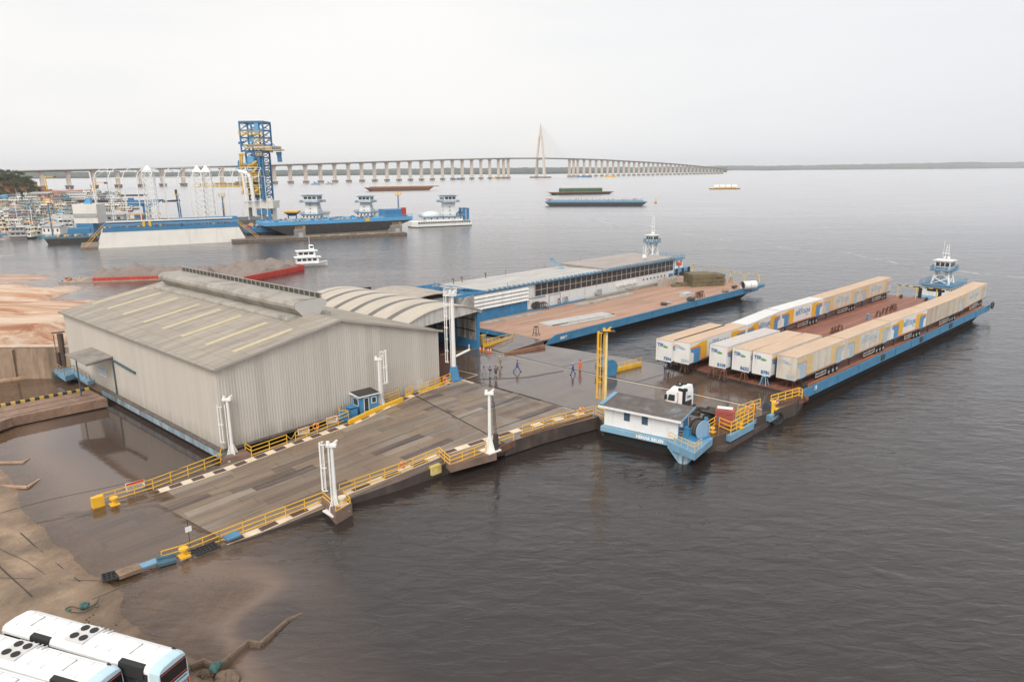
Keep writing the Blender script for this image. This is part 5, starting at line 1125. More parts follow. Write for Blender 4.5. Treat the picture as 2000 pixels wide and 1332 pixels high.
q = MB(); q.box(3.2, -.12, -1.05, L2 + .2, .1, .35); q.hexa([(.6, -.12, -1.05), (3.2, -.12, -1.05), (3.2, .1, -1.05), (.6, .1, -1.05), (1.9, -.12, -.1), (3.2, -.12, .35), (3.2, .1, .35), (1.9, .1, -.1)])
for i in range(9): q.box(7 + i * 8.3, -.2, -1.0, 7.15 + i * 8.3, -.13, .3)
B2.part('gunwale', q, HBLUE)
q = MB(); n_ = Vector((c_l.x, c_l.y, 0)).normalized(); q.beam((0, 0, -.45), (c_l.x, c_l.y, -.45), .25, .75); B2.part('end_beam', q, HBLUE)
q = MB(); q.prism([(L2 - .2, -.4), (L2 + 3.2, -.2), (L2 + 3.4, 4.2), (L2 + 2.8, 4.2), (L2 + 2.6, .3), (L2 - .2, .2)], -.5, .15); B2.part('bow_plate', q, HBLUE)
q = MB()
for y in (2.2, 5.5, 9, 12.5, 16):
    q.box(2 + y * .1, y, .005, L2 - 2, y + .12, .012)
B2.part('deck_lines', q, PALEL)
lettering('BNI 7', .7, SWHITE, B2.e, (5.2, -.14, -.45), (1, 0, 0), depth=.01, bold=.02, name='hull_lettering')
# floating warehouse on the far half
wa = math.degrees(math.atan2(w1.y - w0.y, w1.x - w0.x)); WO = B2.e.matrix_basis @ w0
FW = Thing('floating_warehouse', 'long flat roofed white warehouse with louvres and dark window band on the middle barge', 'warehouse', WO, A2 + wa)
LW = (w1 - w0).length; x_l = FW.P(872, 640, 2.2).x; x_l = -15.0; zt = hgt(1318, 506, at(1315, 548, 2.2)) - 2.2; HWt = 5.3
WALLW = mat('barge_wall_white', (.70, .70, .69), .5, var=.05, dirt=(.30, .24, .18), damt=.3, streak=1, dscale=1.0)
q = MB(); q.box(0, 0, 0, LW, .2, HWt); FW.part('wall', q, WALLW)
q = MB(); q.box(LW, -.02, -.1, LW + .25, 12.5, HWt + .3); FW.part('end_wall', q, BLUE)
q = MB(); q.corr((x_l, -.02), (0, -.02), .0, 2.3, .5, .05); q.box(x_l, 0, 0, -.01, .18, HWt); FW.part('lower_wall', q, BLUE)
for k in range(6):   # louvre bays
    a = x_l + 15.0 * k / 6; c = a + 15 / 6
    if k < 0: continue
    q = MB()
    for j in range(4):
        z = 2.35 + j * .72; q.hexa([(a + .03, -.55, z), (c - .03, -.55, z), (c - .03, -.45, z + .02), (a + .03, -.45, z + .02), (a + .03, -.15, z + .62), (c - .03, -.15, z + .62), (c - .03, -.05, z + .64), (a + .03, -.05, z + .64)])
    FW.part('louvre_bay', q, WHITE)
q = MB(); q.box(x_l - 1, -.5, HWt - .02, LW + .2, .1, HWt + .22); q.box(.3, -.1, 2.35, LW * .1, -.01, 2.5); FW.part('eaves_beam', q, HBLUE)
nb = 14; bx0 = 2.2; bw = (LW - bx0 - .4) / nb
for i in range(nb):
    q = MB(); q.box(bx0 + i * bw + .12, -.07, 2.75, bx0 + (i + 1) * bw - .12, -.01, 5.15); f = FW.part('window', q, mat('window_dark', (.045, .038, .035), .35, var=.2))
    q = MB(); a, c = bx0 + i * bw, bx0 + (i + 1) * bw; q.box(a - .06, -.13, 2.7, a + .06, -.071, 5.2); q.box(a + .06, -.12, 3.9, c - .06, -.072, 4.0); q.box(a + bw / 2 - .05, -.125, 2.75, a + bw / 2 + .05, -.0725, 3.89); q.box(a + bw / 2 - .05, -.125, 4.01, a + bw / 2 + .05, -.0725, 5.15); FW.part('window_bars', q, mat('bar_grey', (.4, .4, .4), .5), f)
q = MB(); q.box(.4, -.1, 1.6 - 1.6, 2.1, .0, 2.4); FW.part('door', q, WALLW); q = MB(); q.box(6.5, -.12, 0, 6.62, -.01, 2.5); q.box(6.5, -.12, 2.4, 10.2, -.01, 2.5); q.box(10.1, -.12, 0, 10.2, -.01, 2.39); FW.part('door_frame', q, GREY)
for i, x in enumerate((1.6, 22.5)):
    q = MB(); q.tube((x, -.5, 1.0), (x, -.02, 1.0), .6, 14); q.cb((x + .9, -.35, 1.0), (.9, .6, 1.3)); FW.part('wall_fan', q, DARK if i == 0 else GREY)
for i in range(6):
    x = 30.5 + i * 1.35; q = MB(); q.cb((x, -.3, 1.7 + .1 * (i % 2)), (.8, .5, .65)); FW.part('air_conditioner', q, WHITE)
for i in range(7):
    x = LW - 13.5 + i * 1.55; q = MB(); q.cb((x, -.03, 1.75), (.5, .06, .35)); FW.part('vent', q, DARK)
q = MB(); q.cb((LW - 4.3, -.04, 1.0), (.7, .07, .6)); FW.part('dark_vent', q, DARK); q = MB(); q.cb((LW - 1.4, -.06, 1.1), (1.9, .1, 1.7)); FW.part('blue_door', q, BLUE)
q = MB(); q.box(2, -.9, 0, LW - 14, -.25, .25); q.box(-15, -.35, 0, 2, -.14, .35); FW.part('kick_beam', q, HBLUE)
RW = roof_mat('white_roof', (.60, .585, .56), (.42, .39, .36), per=3., axis=0, corr=1.6, lines=.35); RBn = roof_mat('brown_roof', (.43, .385, .355), (.33, .28, .25), per=2, axis=0, corr=1, lines=.3)
xb = 26.0; dp = 13.5
q = MB(); q.hexa([(-11.5, -.45, HWt + .25), (xb, -.45, HWt + .25), (xb, dp, HWt - .15), (-13.5, dp, HWt - .15), (-11.5, -.45, HWt + .4), (xb, -.45, HWt + .4), (xb, dp, HWt + .1), (-13.5, dp, HWt + .1)]); FW.part('white_roof', q, RW)
q = MB(); q.hexa([(xb + .02, -.45, HWt + .25), (LW + .5, -.45, HWt + .25), (LW + .5, dp, HWt + .25), (xb + .02, dp, HWt + .25), (xb + .02, -.45, HWt + .62), (LW + .5, -.45, HWt + .62), (LW + .5, dp, HWt + .75), (xb + .02, dp, HWt + .75)]); FW.part('brown_roof', q, RBn)
q = MB(); q.box(x_l, dp - .5, -.3, LW, dp - .3, HWt - .2); FW.part('rear_wall', q, WALLW)
q = MB(); x = -11
while x < LW: q.cb((x, -.42, HWt + .5 + (.2 if x > xb else 0)), (.55, .5, .22)); x += 1.35
FW.part('eave_caps', q, LBLUE)
q = MB()
for (y0) in (0, dp): q.beam((-20, y0, HWt + .1), (-11.5, y0, HWt + .1), .25, .5)
for x in (-19.5, -15.5, -12.2):
    q.beam((x, 0, HWt + .35), (x, dp, HWt + .15), .18); q.beam((x, 0, HWt - .35), (x, dp, HWt - .5), .18)
    for k in range(14): y = dp * k / 14; q.beam((x, y, HWt - .4), (x, y + dp / 28, HWt + .25), .12); q.beam((x, y + dp / 28, HWt + .25), (x, y + dp / 14, HWt - .4), .12)
for k in range(4): y = dp * (k + .5) / 4; q.beam((-19.5, y, HWt + .2), (-12, y, HWt + .2), .15)
FW.part('roof_truss', q, BLUE)
q = MB(); q.add([(-15.2, -.6, 2.9), (-18.2, -.6, 2.6), (-17, -.6, 5.0), (-15.2, -.6, 5.4), (-15.2, 3, 2.9), (-18.2, 3, 2.6), (-17, 3, 5.0), (-15.2, 3, 5.4)], [(0, 3, 2, 1), (4, 5, 6, 7), (0, 1, 5, 4), (2, 3, 7, 6), (1, 2, 6, 5), (3, 0, 4, 7)]); FW.part('gable_cheek', q, GREY)
for i, (x, y) in enumerate(((-9.5, 11.5), (-6.7, 12), (.5, 12.5))):
    q = MB(); q.tube((x, y, HWt), (x, y, HWt + 1.1), .09, 6); q.beam((x - .35, y, HWt + 1.15), (x + .1, y, HWt + 1.15), .2); FW.part('vent_pipe', q, RUST)
q = MB()
for x, y, h in ((-14, 12, 1.2), (7, 13, 1.3), (20, 13, 1.3), (33, 13, 2.0), (46, 13, 1.4), (52, 6, 1.4), (-6, -.3, 1.2)): q.tube((x, y, HWt), (x, y, HWt + h), .04, 5)
FW.part('thin_pipe', q, DARK); q = MB(); q.beam((21.5, 9, HWt + .2), (20.5, 11.5, HWt + 2.3), .18); q.beam((22.3, 9, HWt + .2), (20.9, 11.5, HWt + 2.3), .18); q.cb((20.6, 11.6, HWt + 2.4), (.8, .4, .5)); FW.part('roof_davit', q, LBLUE)
q = MB(); q.tube((LW - 9, 3, HWt + .7), (LW - 9, 3, HWt + 1.0), .2, 8); q.sphere((LW - 9, 3, HWt + 1.3), .55, 10, 8); q.tube((LW - 9.6, 3, HWt + .7), (LW - 9.6, 3, HWt + 4), .05, 5); FW.part('radome', q, SWHITE)
# ---------------------------------------------------------------- cargo and stands on the middle barge
def on2(px, py, h=0): return at(px, py, 2.2 + h)
def longpile(label, a, c, w, h, m, nm='beam_stack', n=1, gap=.5):
    d = (c - a); L = d.length; T = Thing(nm, label, nm.replace('_', ' '), a, math.degrees(math.atan2(d.y, d.x)))
    for k in range(n): q = MB(); q.box(0, k * (w + gap) * -1, 0, L, -k * (w + gap) + w, h); T.part('beam', q, m)
    return T
PALEC = mat('pale_beam', (.42, .40, .36), .8, var=.2, scale=1, dirt=(.2, .17, .14), damt=.4)
longpile('single grey concrete beam lying on the near end of the red deck', on2(945, 634), on2(1060, 612), .5, .35, PALEC, 'concrete_beam')
longpile('bundle of pale corrugated gutters lying beside the near blue edge', on2(1057, 634), on2(1180, 613), .55, .3, mat('pale_gutter', (.52, .52, .50), .6, var=.1), 'gutter_bundle', 4, .18)
longpile('dark sheet lying beside the corrugated gutters at the deck edge', on2(1080, 637), on2(1200, 614), .8, .15, mat('dark_sheet', (.12, .11, .10), .6), 'steel_sheet')
longpile('pale flat sheets lying between the gutters and the barge edge', on2(1100, 638), on2(1205, 618), 1.1, .12, PALEC, 'steel_sheet')
longpile('stack of grey pipes beside the wall at mid deck', on2(1125, 598), on2(1230, 575), .4, .35, PALEC, 'pipe_stack', 3, .15)
longpile('brownish long boards in front of the white wall', on2(1150, 587), on2(1228, 570), 1.2, .3, mat('grey_board', (.28, .25, .21), .8, var=.3), 'board_stack', 1)
longpile('low grey girders in front of the pallet stack', on2(1232, 569), on2(1290, 556), 1.5, .45, mat('grey_board', (0, 0, 0)), 'girder_stack', 1)
def stand(px, py, label, m=RUST, h=1.35, z=2.2, a=45, gr='rusty trestle stands', T0=[None, {}]):
    if m is RUST and 'pinned' not in gr: h += {'trestle stands along the warehouse wall': .01, 'trestle stands at the barge edge': .02, 'trestles under the trailers': .0, 'empty stands on the open red deck': .03}.get(gr, .04)
    key = (m.name, round(h, 2))
    if key in T0[1]: return dup(T0[1][key], at(px, py, z), a, label, gr)
    T = Thing('trestle_stand', label, 'stand', at(px, py, z), a, gr); q = MB(); q.cb((0, 0, h - .06), (.55, .55, .12)); T.part('top_plate', q, m)
    for sx in (-1, 1):
        for sy in (-1, 1): q = MB(); q.beam((sx * .42, sy * .42, 0), (sx * .2, sy * .2, h - .12), .11); T.part('leg', q, m)
    q = MB(); q.beam((-.32, -.32, .4), (.32, -.32, .4), .07); q.beam((-.32, .32, .4), (.32, .32, .4), .07); T.part('brace', q, m); T0[1][key] = T; return T
lab = 'rusty trestle stand in the row along the wall of the white floating warehouse'
for i, (px, py) in enumerate([(940, 618), (946, 617), (953, 616), (960, 613), (965, 612), (972, 611), (1050, 603), (1054, 602), (1058, 603), (1062, 602), (1066, 604), (1078, 596), (1084, 595), (1090, 595), (1105, 592)]):
    stand(px, py, lab, gr='trestle stands along the warehouse wall')
RS_ = 1
stand(1099, 593, 'pale blue trestle stand among the rusty ones by the warehouse wall', LBLUE, gr='trestle stands along the warehouse wall')
for px, py in [(1361, 583), (1364, 582), (1367, 581), (1371, 580)]: stand(px, py, 'rusty stand in the tight cluster at the blue edge beside the tarpaulin heap', gr='trestle stands at the barge edge')
stand(1047, 655, 'lone dark trestle stand at the near corner of the middle barge', DARK, 1.6)
stand(1413, 554, 'rusty trestle stand right of the big olive block stack'); stand(1427, 553, 'small yellow brown stand beside the striped bow rail', mat('dull_yellow', (.4, .25, .08), .7), 1.5)
# crate of upright boards, olive block stack, low slabs
T = Thing('board_crate', 'stack of upright pale timber boards at the end of the white wall', 'crate', on2(1290, 561), 40); 
for i in range(9): q = MB(); q.box(i * .62, -.5, 0, i * .62 + .5, .9, 1.7 + .15 * (i % 3)); T.part('board', q, mat('pale_timber' if i % 2 else 'grey_timber', (.50, .38, .28) if i % 2 else (.40, .38, .34), .8, var=.2, scale=3))
OL = mat('olive_block', (.155, .125, .07), .85, var=.3, scale=1, dirt=(.08, .065, .045), damt=.5)
T = Thing('block_stack', 'big olive brown box stack of layered blocks near the bow of the middle barge', 'block stack', on2(1352, 561), 12)
for k in range(3): q = MB(); q.box(0, 0, k * 1.0, 6.2, 5, k * 1.0 + .95); q.box(6.3, .2, k * 1.0, 8.6, 5, k * 1.0 + .93 - .1 * k); T.part('block_layer', q, OL)
q = MB(); q.prism([(0, 0), (5.6, 0), (6.4, 3), (1, 3.6)], 0, .45); q.prism([(2, .5), (5.4, .5), (5.8, 2.6), (2.2, 2.8)], .46, .75); solo('slab_stack', q, OL, 'low flat olive slabs between the timber boards and the olive block stack', 'slabs', on2(1313, 561), 10)
T = Thing('steel_drum', 'large white steel drum lying open ended at the bow of the middle barge', 'drum', on2(1450, 558, 1.0), A2 - 25); q = MB(); n = 20; vs = []
for x, r in ((0, 1.0), (3.6, 1.0)): vs += [(x, r * math.cos(6.283 * i / n), r * math.sin(6.283 * i / n)) for i in range(n)]
q.add(vs, [(i, (i + 1) % n, n + (i + 1) % n, n + i) for i in range(n)]); q.tube((3.6, 0, 0), (3.62, 0, 0), 1.0, n); T.part('shell', q, WHITE); q = MB(); q.torus((0, 0, 0), 1.0, .08, 'x', 20, 6); q.torus((1.8, 0, 0), 1.0, .05, 'x', 20, 6); T.part('rim', q, GREY); q = MB(); q.tube((.5, 0, 0), (.52, 0, 0), .97, n); T.part('shade_disc', q, DARK)  # dark disc set inside stands in for the shade of the open drum
heap('machinery_pile', 1436, 561, 2.6, .9, DARK, 'dark jumbled machinery parts left of the white steel drum', 'machinery', 12)
heap('machinery_pile', 1417, 568, 2.5, .9, mat('tan_parts', (.30, .2, .13), .8, var=.4), 'tan and rusty machine parts at the blue barge edge', 'machinery', 13)
heap('valve_lump', 1471, 553, 2.5, .6, mat('olive_parts', (.25, .22, .15), .7), 'small brown lump right of the white steel drum', 'machinery', 14)
heap('tarpaulin_heap', 1345, 586, 2.6, 1.3, mat('dark_tarp', (.06, .055, .05), .9, var=.3), 'dark net heap lying at the blue edge of the middle barge', 'tarpaulin', 15, .6)
q = MB(); q.cb((0, 0, .5), (2.6, 1.6, .9)); q.cb((1.6, .2, .35), (1.2, 1.3, .6)); solo('covered_pallet', q, mat('foil_grey', (.50, .50, .50), .4, var=.15), 'pale grey wrapped pallet behind the dark net heap', 'pallet', on2(1340, 580), 40)
heap('scrap_pile', 1297, 595, 2.35, .9, DARK, 'low black scrap strewn along the edge left of the wrapped pallet', 'scrap', 16, .5); heap('scrap_pile', 1305, 592, 2.3, .7, GREY, 'small light scrap beside the black scrap at the barge edge', 'scrap', 17, .5)
# striped gantry rail at the bow
def striped(label, pts, h, parent=None):
    T = Thing('striped_barrier', label, 'barrier', pts[0]); P = [T.L(p) for p in pts]; A = MB(); B_ = MB()
    for a, c in zip(P, P[1:]):
        n = max(2, int((c - a).length / .7))
        for i in range(n): (A if i % 2 else B_).beam(a.lerp(c, i / n) + V(0, 0, h), a.lerp(c, (i + 1) / n) + V(0, 0, h), .16)
    YS = mat('barrier_yellow', (.75, .5, .08), .5)
    T.part('yellow_stripes', A, YS); T.part('dark_stripes', B_, DARK if parent else mat('barrier_grey', (.35, .33, .3), .6))
    for p in P: q = MB(); q.beam(p, p + V(0, 0, h), .16); T.part('post', q, YS)
    return T
striped('yellow striped barrier across the bow of the middle barge', [on2(1352, 533, 0), on2(1425, 548, 0), on2(1454, 551, 0), on2(1482, 556, 0)], 2.3)

# ================================================================ right barge
O3 = at(1563, 768, 2.2); e3 = at(1932, 598, 2.2); A3 = math.degrees(math.atan2(e3.y - O3.y, e3.x - O3.x)); L3 = (e3 - O3).length; W3 = 21.0
B3 = barge('trailer_barge', 'long right hand barge with blue sides and red deck carrying rows of trailers', O3, A3, L3, [(0, 0), (L3, 0), (L3, W3 - 1), (0.5, W3)], 2.2, 3, 10, W3, REDDECK2)
q = MB(); q.box(1.8, -.12, -.95, L3 + .1, .1, .3); q.hexa([(-.4, -.12, -.95), (1.8, -.12, -.95), (1.8, .1, -.95), (-.4, .1, -.95), (.6, -.12, .3), (1.8, -.12, .3), (1.8, .1, .3), (.6, .1, .3)])
for i in range(12): q.box(4 + i * 7, -.2, -.9, 4.12 + i * 7, -.13, .25)
B3.part('gunwale', q, HBLUE)
q = MB()
for i in (.32, .52, .7): q.cb((L3 * i, -.15, -.2), (1.2, .3, .8))
B3.part('fender', q, DARK); q = MB()
for y in (.9, 3.7, 6.9, 10.0, 13.0, 16.3, 19.6): q.box(.5, y, .005, L3 - 2, y + .14, .012)
B3.part('deck_lines', q, mat('deck_line_orange', (.50, .26, .08), .7, var=.3, scale=1.5, dirt=(.25, .11, .07), damt=.5, dscale=2))
q = MB(); q.box(.02, .1, -.9, .2, W3 - .3, -.26); B3.part('end_beam', q, DARK)
lettering('19', .8, SWHITE, B3.e, (3.9, -.22, -.1), (1, 0, 0), depth=.01, bold=.03, name='hull_lettering')
q = MB()
for x, y in ((L3 - 3, 3), (L3 - 3, 9), (L3 - 3, 11), (L3 - 3, 16), (2.2, .7)): q.tube((x, y, 0), (x, y, .7), .22, 8); q.tube((x + .8, y, 0), (x + .8, y, .7), .22, 8)
q.torus((L3 - .3, -.6, .3), .55, .22, 'y', 12, 6); B3.part('mooring_bitts', q, DARK)
striped('yellow and black striped barrier across the far end of the trailer barge', [B3.e.matrix_basis @ V(L3 - 1.5, y, 0) for y in (17.2, 13.5, 9.5, 7)], 2.6, 1)
# ---------------------------------------------------------------- box trailers
TW = mat('trailer_white', (.74, .72, .69), .45, var=.05, dirt=(.46, .35, .24), damt=.25, streak=1, dscale=.9)
TF = mat('trailer_dusty', (.62, .56, .48), .6, var=.08, dirt=(.40, .28, .19), damt=.5, streak=1, dscale=.8)
TBr = mat('trailer_brown', (.55, .47, .38), .65, var=.12, dirt=(.35, .24, .16), damt=.6, streak=1, dscale=.6)
RT = mat('dusty_roof', (.56, .405, .285), .8, var=.12, scale=.4, dirt=(.48, .42, .37), damt=.35, dscale=.5, aniso=(.4, 1, 1)); RWt = mat('white_trailer_roof', (.66, .65, .63), .6, var=.06, dirt=(.52, .44, .36), damt=.3)
TY, TO, TB_ = mat('trailer_yellow', (.78, .42, .03), .5, var=.05), mat('trailer_orange', (.62, .16, .03), .5, var=.05), mat('trailer_blue', (.08, .27, .50), .5, var=.06)
FY, FO, FB = mat('faded_yellow', (.66, .47, .22), .6, var=.1), mat('faded_orange', (.55, .33, .2), .6, var=.1), mat('faded_blue', (.38, .47, .55), .6, var=.08)
NB = mat('number_blue', (.06, .16, .33), .5); TGR = mat('logo_green', (.13, .33, .05), .5)
def ppoly(b, pts, y, th=.012): 
    n = len(pts); b.add([(x, y, z) for x, z in pts] + [(x, y + th, z) for x, z in pts], [tuple(range(n)), tuple(range(2 * n - 1, n - 1, -1))] + [(i, n + i, n + (i + 1) % n, (i + 1) % n) for i in range(n)])
def band(b, pts, w, y, th):
    for (x0, z0), (x1, z1) in zip(pts, pts[1:]):
        dx, dz = x1 - x0, z1 - z0; l_ = math.hypot(dx, dz); nx, nz = -dz / l_ * w / 2, dx / l_ * w / 2; ex, ez = dx / l_ * w * .3, dz / l_ * w * .3
        ppoly(b, [(x0 - nx - ex, z0 - nz - ez), (x1 - nx + ex, z1 - nz + ez), (x1 + nx + ex, z1 + nz + ez), (x0 + nx - ex, z0 + nz - ez)], y, th)
def trailer(label, corner, a, L, style='vivid', roofm=None, number=None, text=True, side=True, logo='vivid'):
    "corner = top front corner nearest the camera; local x runs to the back of the trailer"
    a_ = R(a); o = Vector((corner[0], corner[1], 2.2)) + V(-math.sin(a_), math.cos(a_), 0) * 1.3
    T = Thing('box_trailer', label, 'trailer', o, a, 'box trailers on the right barge'); z0, z1 = 1.3, 4.33; Y = -1.3
    q = MB(); q.box(0, -1.3, z0, L, 1.3, z1); bd = T.part('box_body', q, {'vivid': TW, 'faded': TF, 'plain': TBr}[style])
    q = MB(); q.box(-.03, -1.33, z1, L + .03, 1.33, z1 + .05); T.part('roof', q, roofm or RT)
    q = MB(); q.box(.1, -1.1, z0 - .25, L - .1, -.9, z0 - .01); q.box(.1, .9, z0 - .25, L - .1, 1.1, z0 - .01); q.box(0, -1.31, z0 - .03, L, -1.302, z0 + .14)
    for k in range(6): q.box(L * k / 6 + .3, -.9, z0 - .2, L * k / 6 + .42, .9, z0 - .02)
    T.part('chassis', q, DARK if side else mat('chassis_grey', (.3, .27, .24), .7))
    wm = MATS.get('_wheel')
    for k in range(3):
        for s in (-1, 1):
            x = L - 4.6 + k * 1.3; q = MB(); q.tube((x, s * 1.22 - s * .3, .5), (x, s * 1.22, .5), .5, 14); w = T.part('wheel', q, BLACK); q = MB(); q.tube((x, s * 1.22, .5), (x, s * 1.235, .5), .26, 10); T.part('rim', q, GREY, w)
    q = MB(); q.box(L * .42, -1.2, .45, L - 5.4, -1.14, .57); q.box(L * .42, -1.2, .85, L - 5.4, -1.14, .97)
    for x in (L * .42, L * .55, L - 5.5): q.box(x, -1.19, .44, x + .08, -1.15, z0 - .02)
    T.part('side_guard', q, mat('guard_white', (.5, .46, .42), .6))
    for s in (-1, 1): q = MB(); q.box(2.6, s * .85 - .08, 0.02, 2.8, s * .85 + .08, z0 - .02); T.part('landing_leg', q, DARK)
    if style != 'plain' and side:
        yy, oo, bb = (TY, TO, TB_) if style == 'vivid' else (FY, FO, FB); H = z1 - z0; y = Y - .014
        # a broad S of blue, orange and yellow at each end, joined by a line along the foot
        for m_, flip in ((1, 0), (1, 1)):
            fx = (lambda x: x) if not flip else (lambda x: L - x)
            rev = (lambda P_: P_) if not flip else (lambda P_: P_[::-1])
            q = MB(); ppoly(q, rev([(fx(x), z0 + H * z) for x, z in ((1.15, .02), (2.6, .02), (2.75, .10), (2.75, .62), (2.55, .70), (.3, .70), (.3, .56), (1.0, .52), (1.15, .45))]), y); T.part('blue_swoosh', q, bb, bd)
            q = MB(); ppoly(q, rev([(fx(x), z0 + H * z) for x, z in ((3.05, .16), (3.3, .13), (4.6, .13), (4.6, .92), (2.7, .92), (1.6, .84), (.3, .80), (.3, .76), (2.6, .76), (3.0, .68))]), y - .004); T.part('yellow_block', q, yy, bd)
            q = MB(); band(q, [(fx(x), z0 + H * z) for x, z in ((.2, .735), (2.6, .735), (2.85, .66), (2.9, .14), (3.1, .085), (L / 2, .085))], .16, y - .008, .01); T.part('orange_line', q, oo, bd)
        if text:
            tm_ = {1: TB_, 2: FB}[1 if style == 'vivid' and text != 2 else 2]
            lettering('BERTOLINI', 1.05, tm_, bd, (L / 2, y, z0 + H * .58), (1, 0, 0), depth=.006, bold=.03, width=L * .34 if L > 13 else 4.5, name='company_lettering')
            lettering('Transportes', .38, tm_, bd, (L / 2 - 1.1, y, z0 + H * .80), (1, 0, 0), depth=.006, name='small_lettering'); lettering('LTDA.', .32, tm_, bd, (L / 2 + 1.7, y, z0 + H * .36), (1, 0, 0), depth=.006, name='small_lettering')
    elif style == 'plain2': pass
    if number or logo != 'none':
        lm = NB if logo == 'vivid' else FB
        lettering('TSB', .62, lm, bd, (-.008, .62, z0 + 2.28), (0, -1, 0), depth=.006, bold=.03, name='logo_lettering')
        q = MB(); c = [( -.016, .05 - .42 * math.cos(t_) , z0 + 2.22 + .16 * math.sin(t_)) for t_ in [i * math.pi / 8 for i in range(16)]]; q.face([(x, y - .3, z - .12) for x, y, z in c][::-1]); q.tube((-.02, -.42, z0 + 2.05), (-.004, -.42, z0 + 2.05), .05, 6)
        T.part('green_oval', q, TGR if logo == 'vivid' else FB, bd)
        q = MB(); q.beam((-.01, .3, z0 + 2.12), (-.01, -.15, z0 + 2.2), .012, .16); q.beam((-.01, .1, z0 + 2.3), (-.01, -.3, z0 + 2.42), .012, .08); T.part('light_swoosh', q, FB, bd)
    if number: lettering(number, .62, NB if logo == 'vivid' else FB, bd, (-.01, -.62, z0 + .42), (0, -1, 0), depth=.006, bold=.035, name='number_lettering')
    return T
Rw = [(36.11, 87.07), (47.18, 97.34), (59.47, 108.76), (70.6, 118.45), (83.99, 131.03), (98.51, 145.84)]
Rl = [('dusty box trailer with faded yellow blocks nearest the camera in the outer row', 'faded', None, '3607', 0, 'faded'), ('second trailer of the outer row, with faded yellow and blue swooshes', 'faded', RT, None, 2, 'none'), ('third trailer of the outer row, with bright yellow swooshes and blue company lettering', 'vivid', RT, None, 1, 'none'), ('fourth trailer of the outer row, plain dusty brown without any swoosh', 'plain', RT, None, 0, 'none'), ('last trailer at the far end of the outer row, below the pusher boat', 'faded', RT, None, 2, 'none')]
Lw_ = [(24.53, 95.23), (36.2, 106.83), (45.59, 117.94), (57.62, 129.29), (70.36, 141.7), (83.28, 154.43)]
Ll = [('white trailer numbered 2594 with bright swooshes at the front of the inner row', 'vivid', RT, '2594', 1, 'vivid2'), ('second trailer of the inner row, white roofed with bright lettering', 'vivid', RWt, None, 1, 'none'), ('third trailer of the inner row, with white roof and visible wheels', 'vivid', RWt, None, 1, 'none'), ('fourth trailer of the inner row, dusty with faded swooshes', 'faded', RT, None, 2, 'none'), ('last trailer at the far end of the inner row', 'faded', RT, None, 2, 'none')]
for row, labs in ((Rw, Rl), (Lw_, Ll)):
    for (p0, p1), (lb, st, rf, nb_, tx, lg) in zip(zip(row, row[1:]), labs):
        d = Vector(p1) - Vector(p0); trailer(lb, p0, math.degrees(math.atan2(d.y, d.x)), d.length - .35, st, rf, nb_, tx, True, lg)
trailer('trailer numbered 7594 standing outermost left behind trailer 2594', (22.34, 96.4), 44.5, 14.6, 'vivid', RT, '7594', 0)
trailer('grey roofed trailer numbered B109, leftmost of the three short middle trailers', (28.94, 92.87), 42.5, 14.6, 'vivid', mat('grey_dust_roof', (.52, .48, .45), .7, var=.08), 'B109', 0)
trailer('trailer numbered B622, between trailers B109 and B781', (31.51, 91.05), 42.0, 14.8, 'vivid', RT, 'B622', 0)
trailer('trailer numbered B781, tight beside the dusty outer row trailer', (33.63, 89.12), 43.3, 14.9, 'vivid', RT, 'B781', 0)
for i, (px, py, lb, m) in enumerate([(1336, 725, 'rusty trestle under trailer 2594', RUST), (1391, 735, 'rusty trestle under the left side of trailer B109', RUST), (1412, 741, 'rusty trestle under the right side of trailer B109', RUST), (1452, 744, 'rusty trestle under trailer B622', RUST), (1492, 752, 'blue trestle under trailer B781', LBLUE), (1544, 755, 'rusty trestle under the near outer row trailer', RUST), (1309, 713, 'blue trestle under trailer 7594', LBLUE)]): stand(px, py, lb, m, 1.28, gr='trestles under the trailers')
lab = 'empty rusty stand among the row standing on the open red deck between the trailers'
for px, py in [(1627, 653), (1633, 651), (1640, 648), (1695, 625), (1715, 620), (1727, 614), (1735, 611), (1742, 607), (1746, 605)]: stand(px, py, lab, RUST if px != 1695 else LBLUE, 1.2, gr='empty stands on the open red deck')
# ================================================================ control house and edge platforms of the main pontoon
CA, CB = at(1180, 829, 1.75), at(1323, 860, 1.75); d = CB - CA; CL = d.length; ca = math.degrees(math.atan2(d.y, d.x))
CH_ = Thing('control_house', 'white control house with blue louvred windows and stained flat roof on the pontoon corner', 'hut', CA, ca); ch = hgt(1180, 792, CA) - 1.75; cw_ = 3.1
WHW = mat('house_white', (.76, .75, .73), .55, var=.04, dirt=(.5, .42, .35), damt=.25, streak=1, dscale=1.5)
q = MB(); q.box(0, 0, 0, CL, .15, ch - .05); q.box(0, .15, 0, .15, cw_, ch); q.box(.15, cw_ - .15, 0, CL, cw_, ch + .1); CH_.part('wall', q, WHW)
q = MB(); q.box(CL - .15, .15, 0, CL, cw_ - .15, ch); CH_.part('end_wall', q, BLUE)
RFM = mat('peeling_roof', (.115, .098, .09), .8, var=.3, scale=1.2, dirt=(.30, .42, .50), damt=.3, dscale=.45)
q = MB(); q.hexa([(-.45, -.6, ch - .04), (CL + .5, -.6, ch - .04), (CL + .5, cw_ + .4, ch + .5), (-.45, cw_ + .4, ch + .5), (-.45, -.6, ch + .12), (CL + .5, -.6, ch + .12), (CL + .5, cw_ + .4, ch + .62), (-.45, cw_ + .4, ch + .62)]); rf = CH_.part('roof', q, RFM)
q = MB(); q.box(-.48, -.68, ch - .08, CL + .55, -.6, ch + .16); CH_.part('fascia', q, WHW, rf)
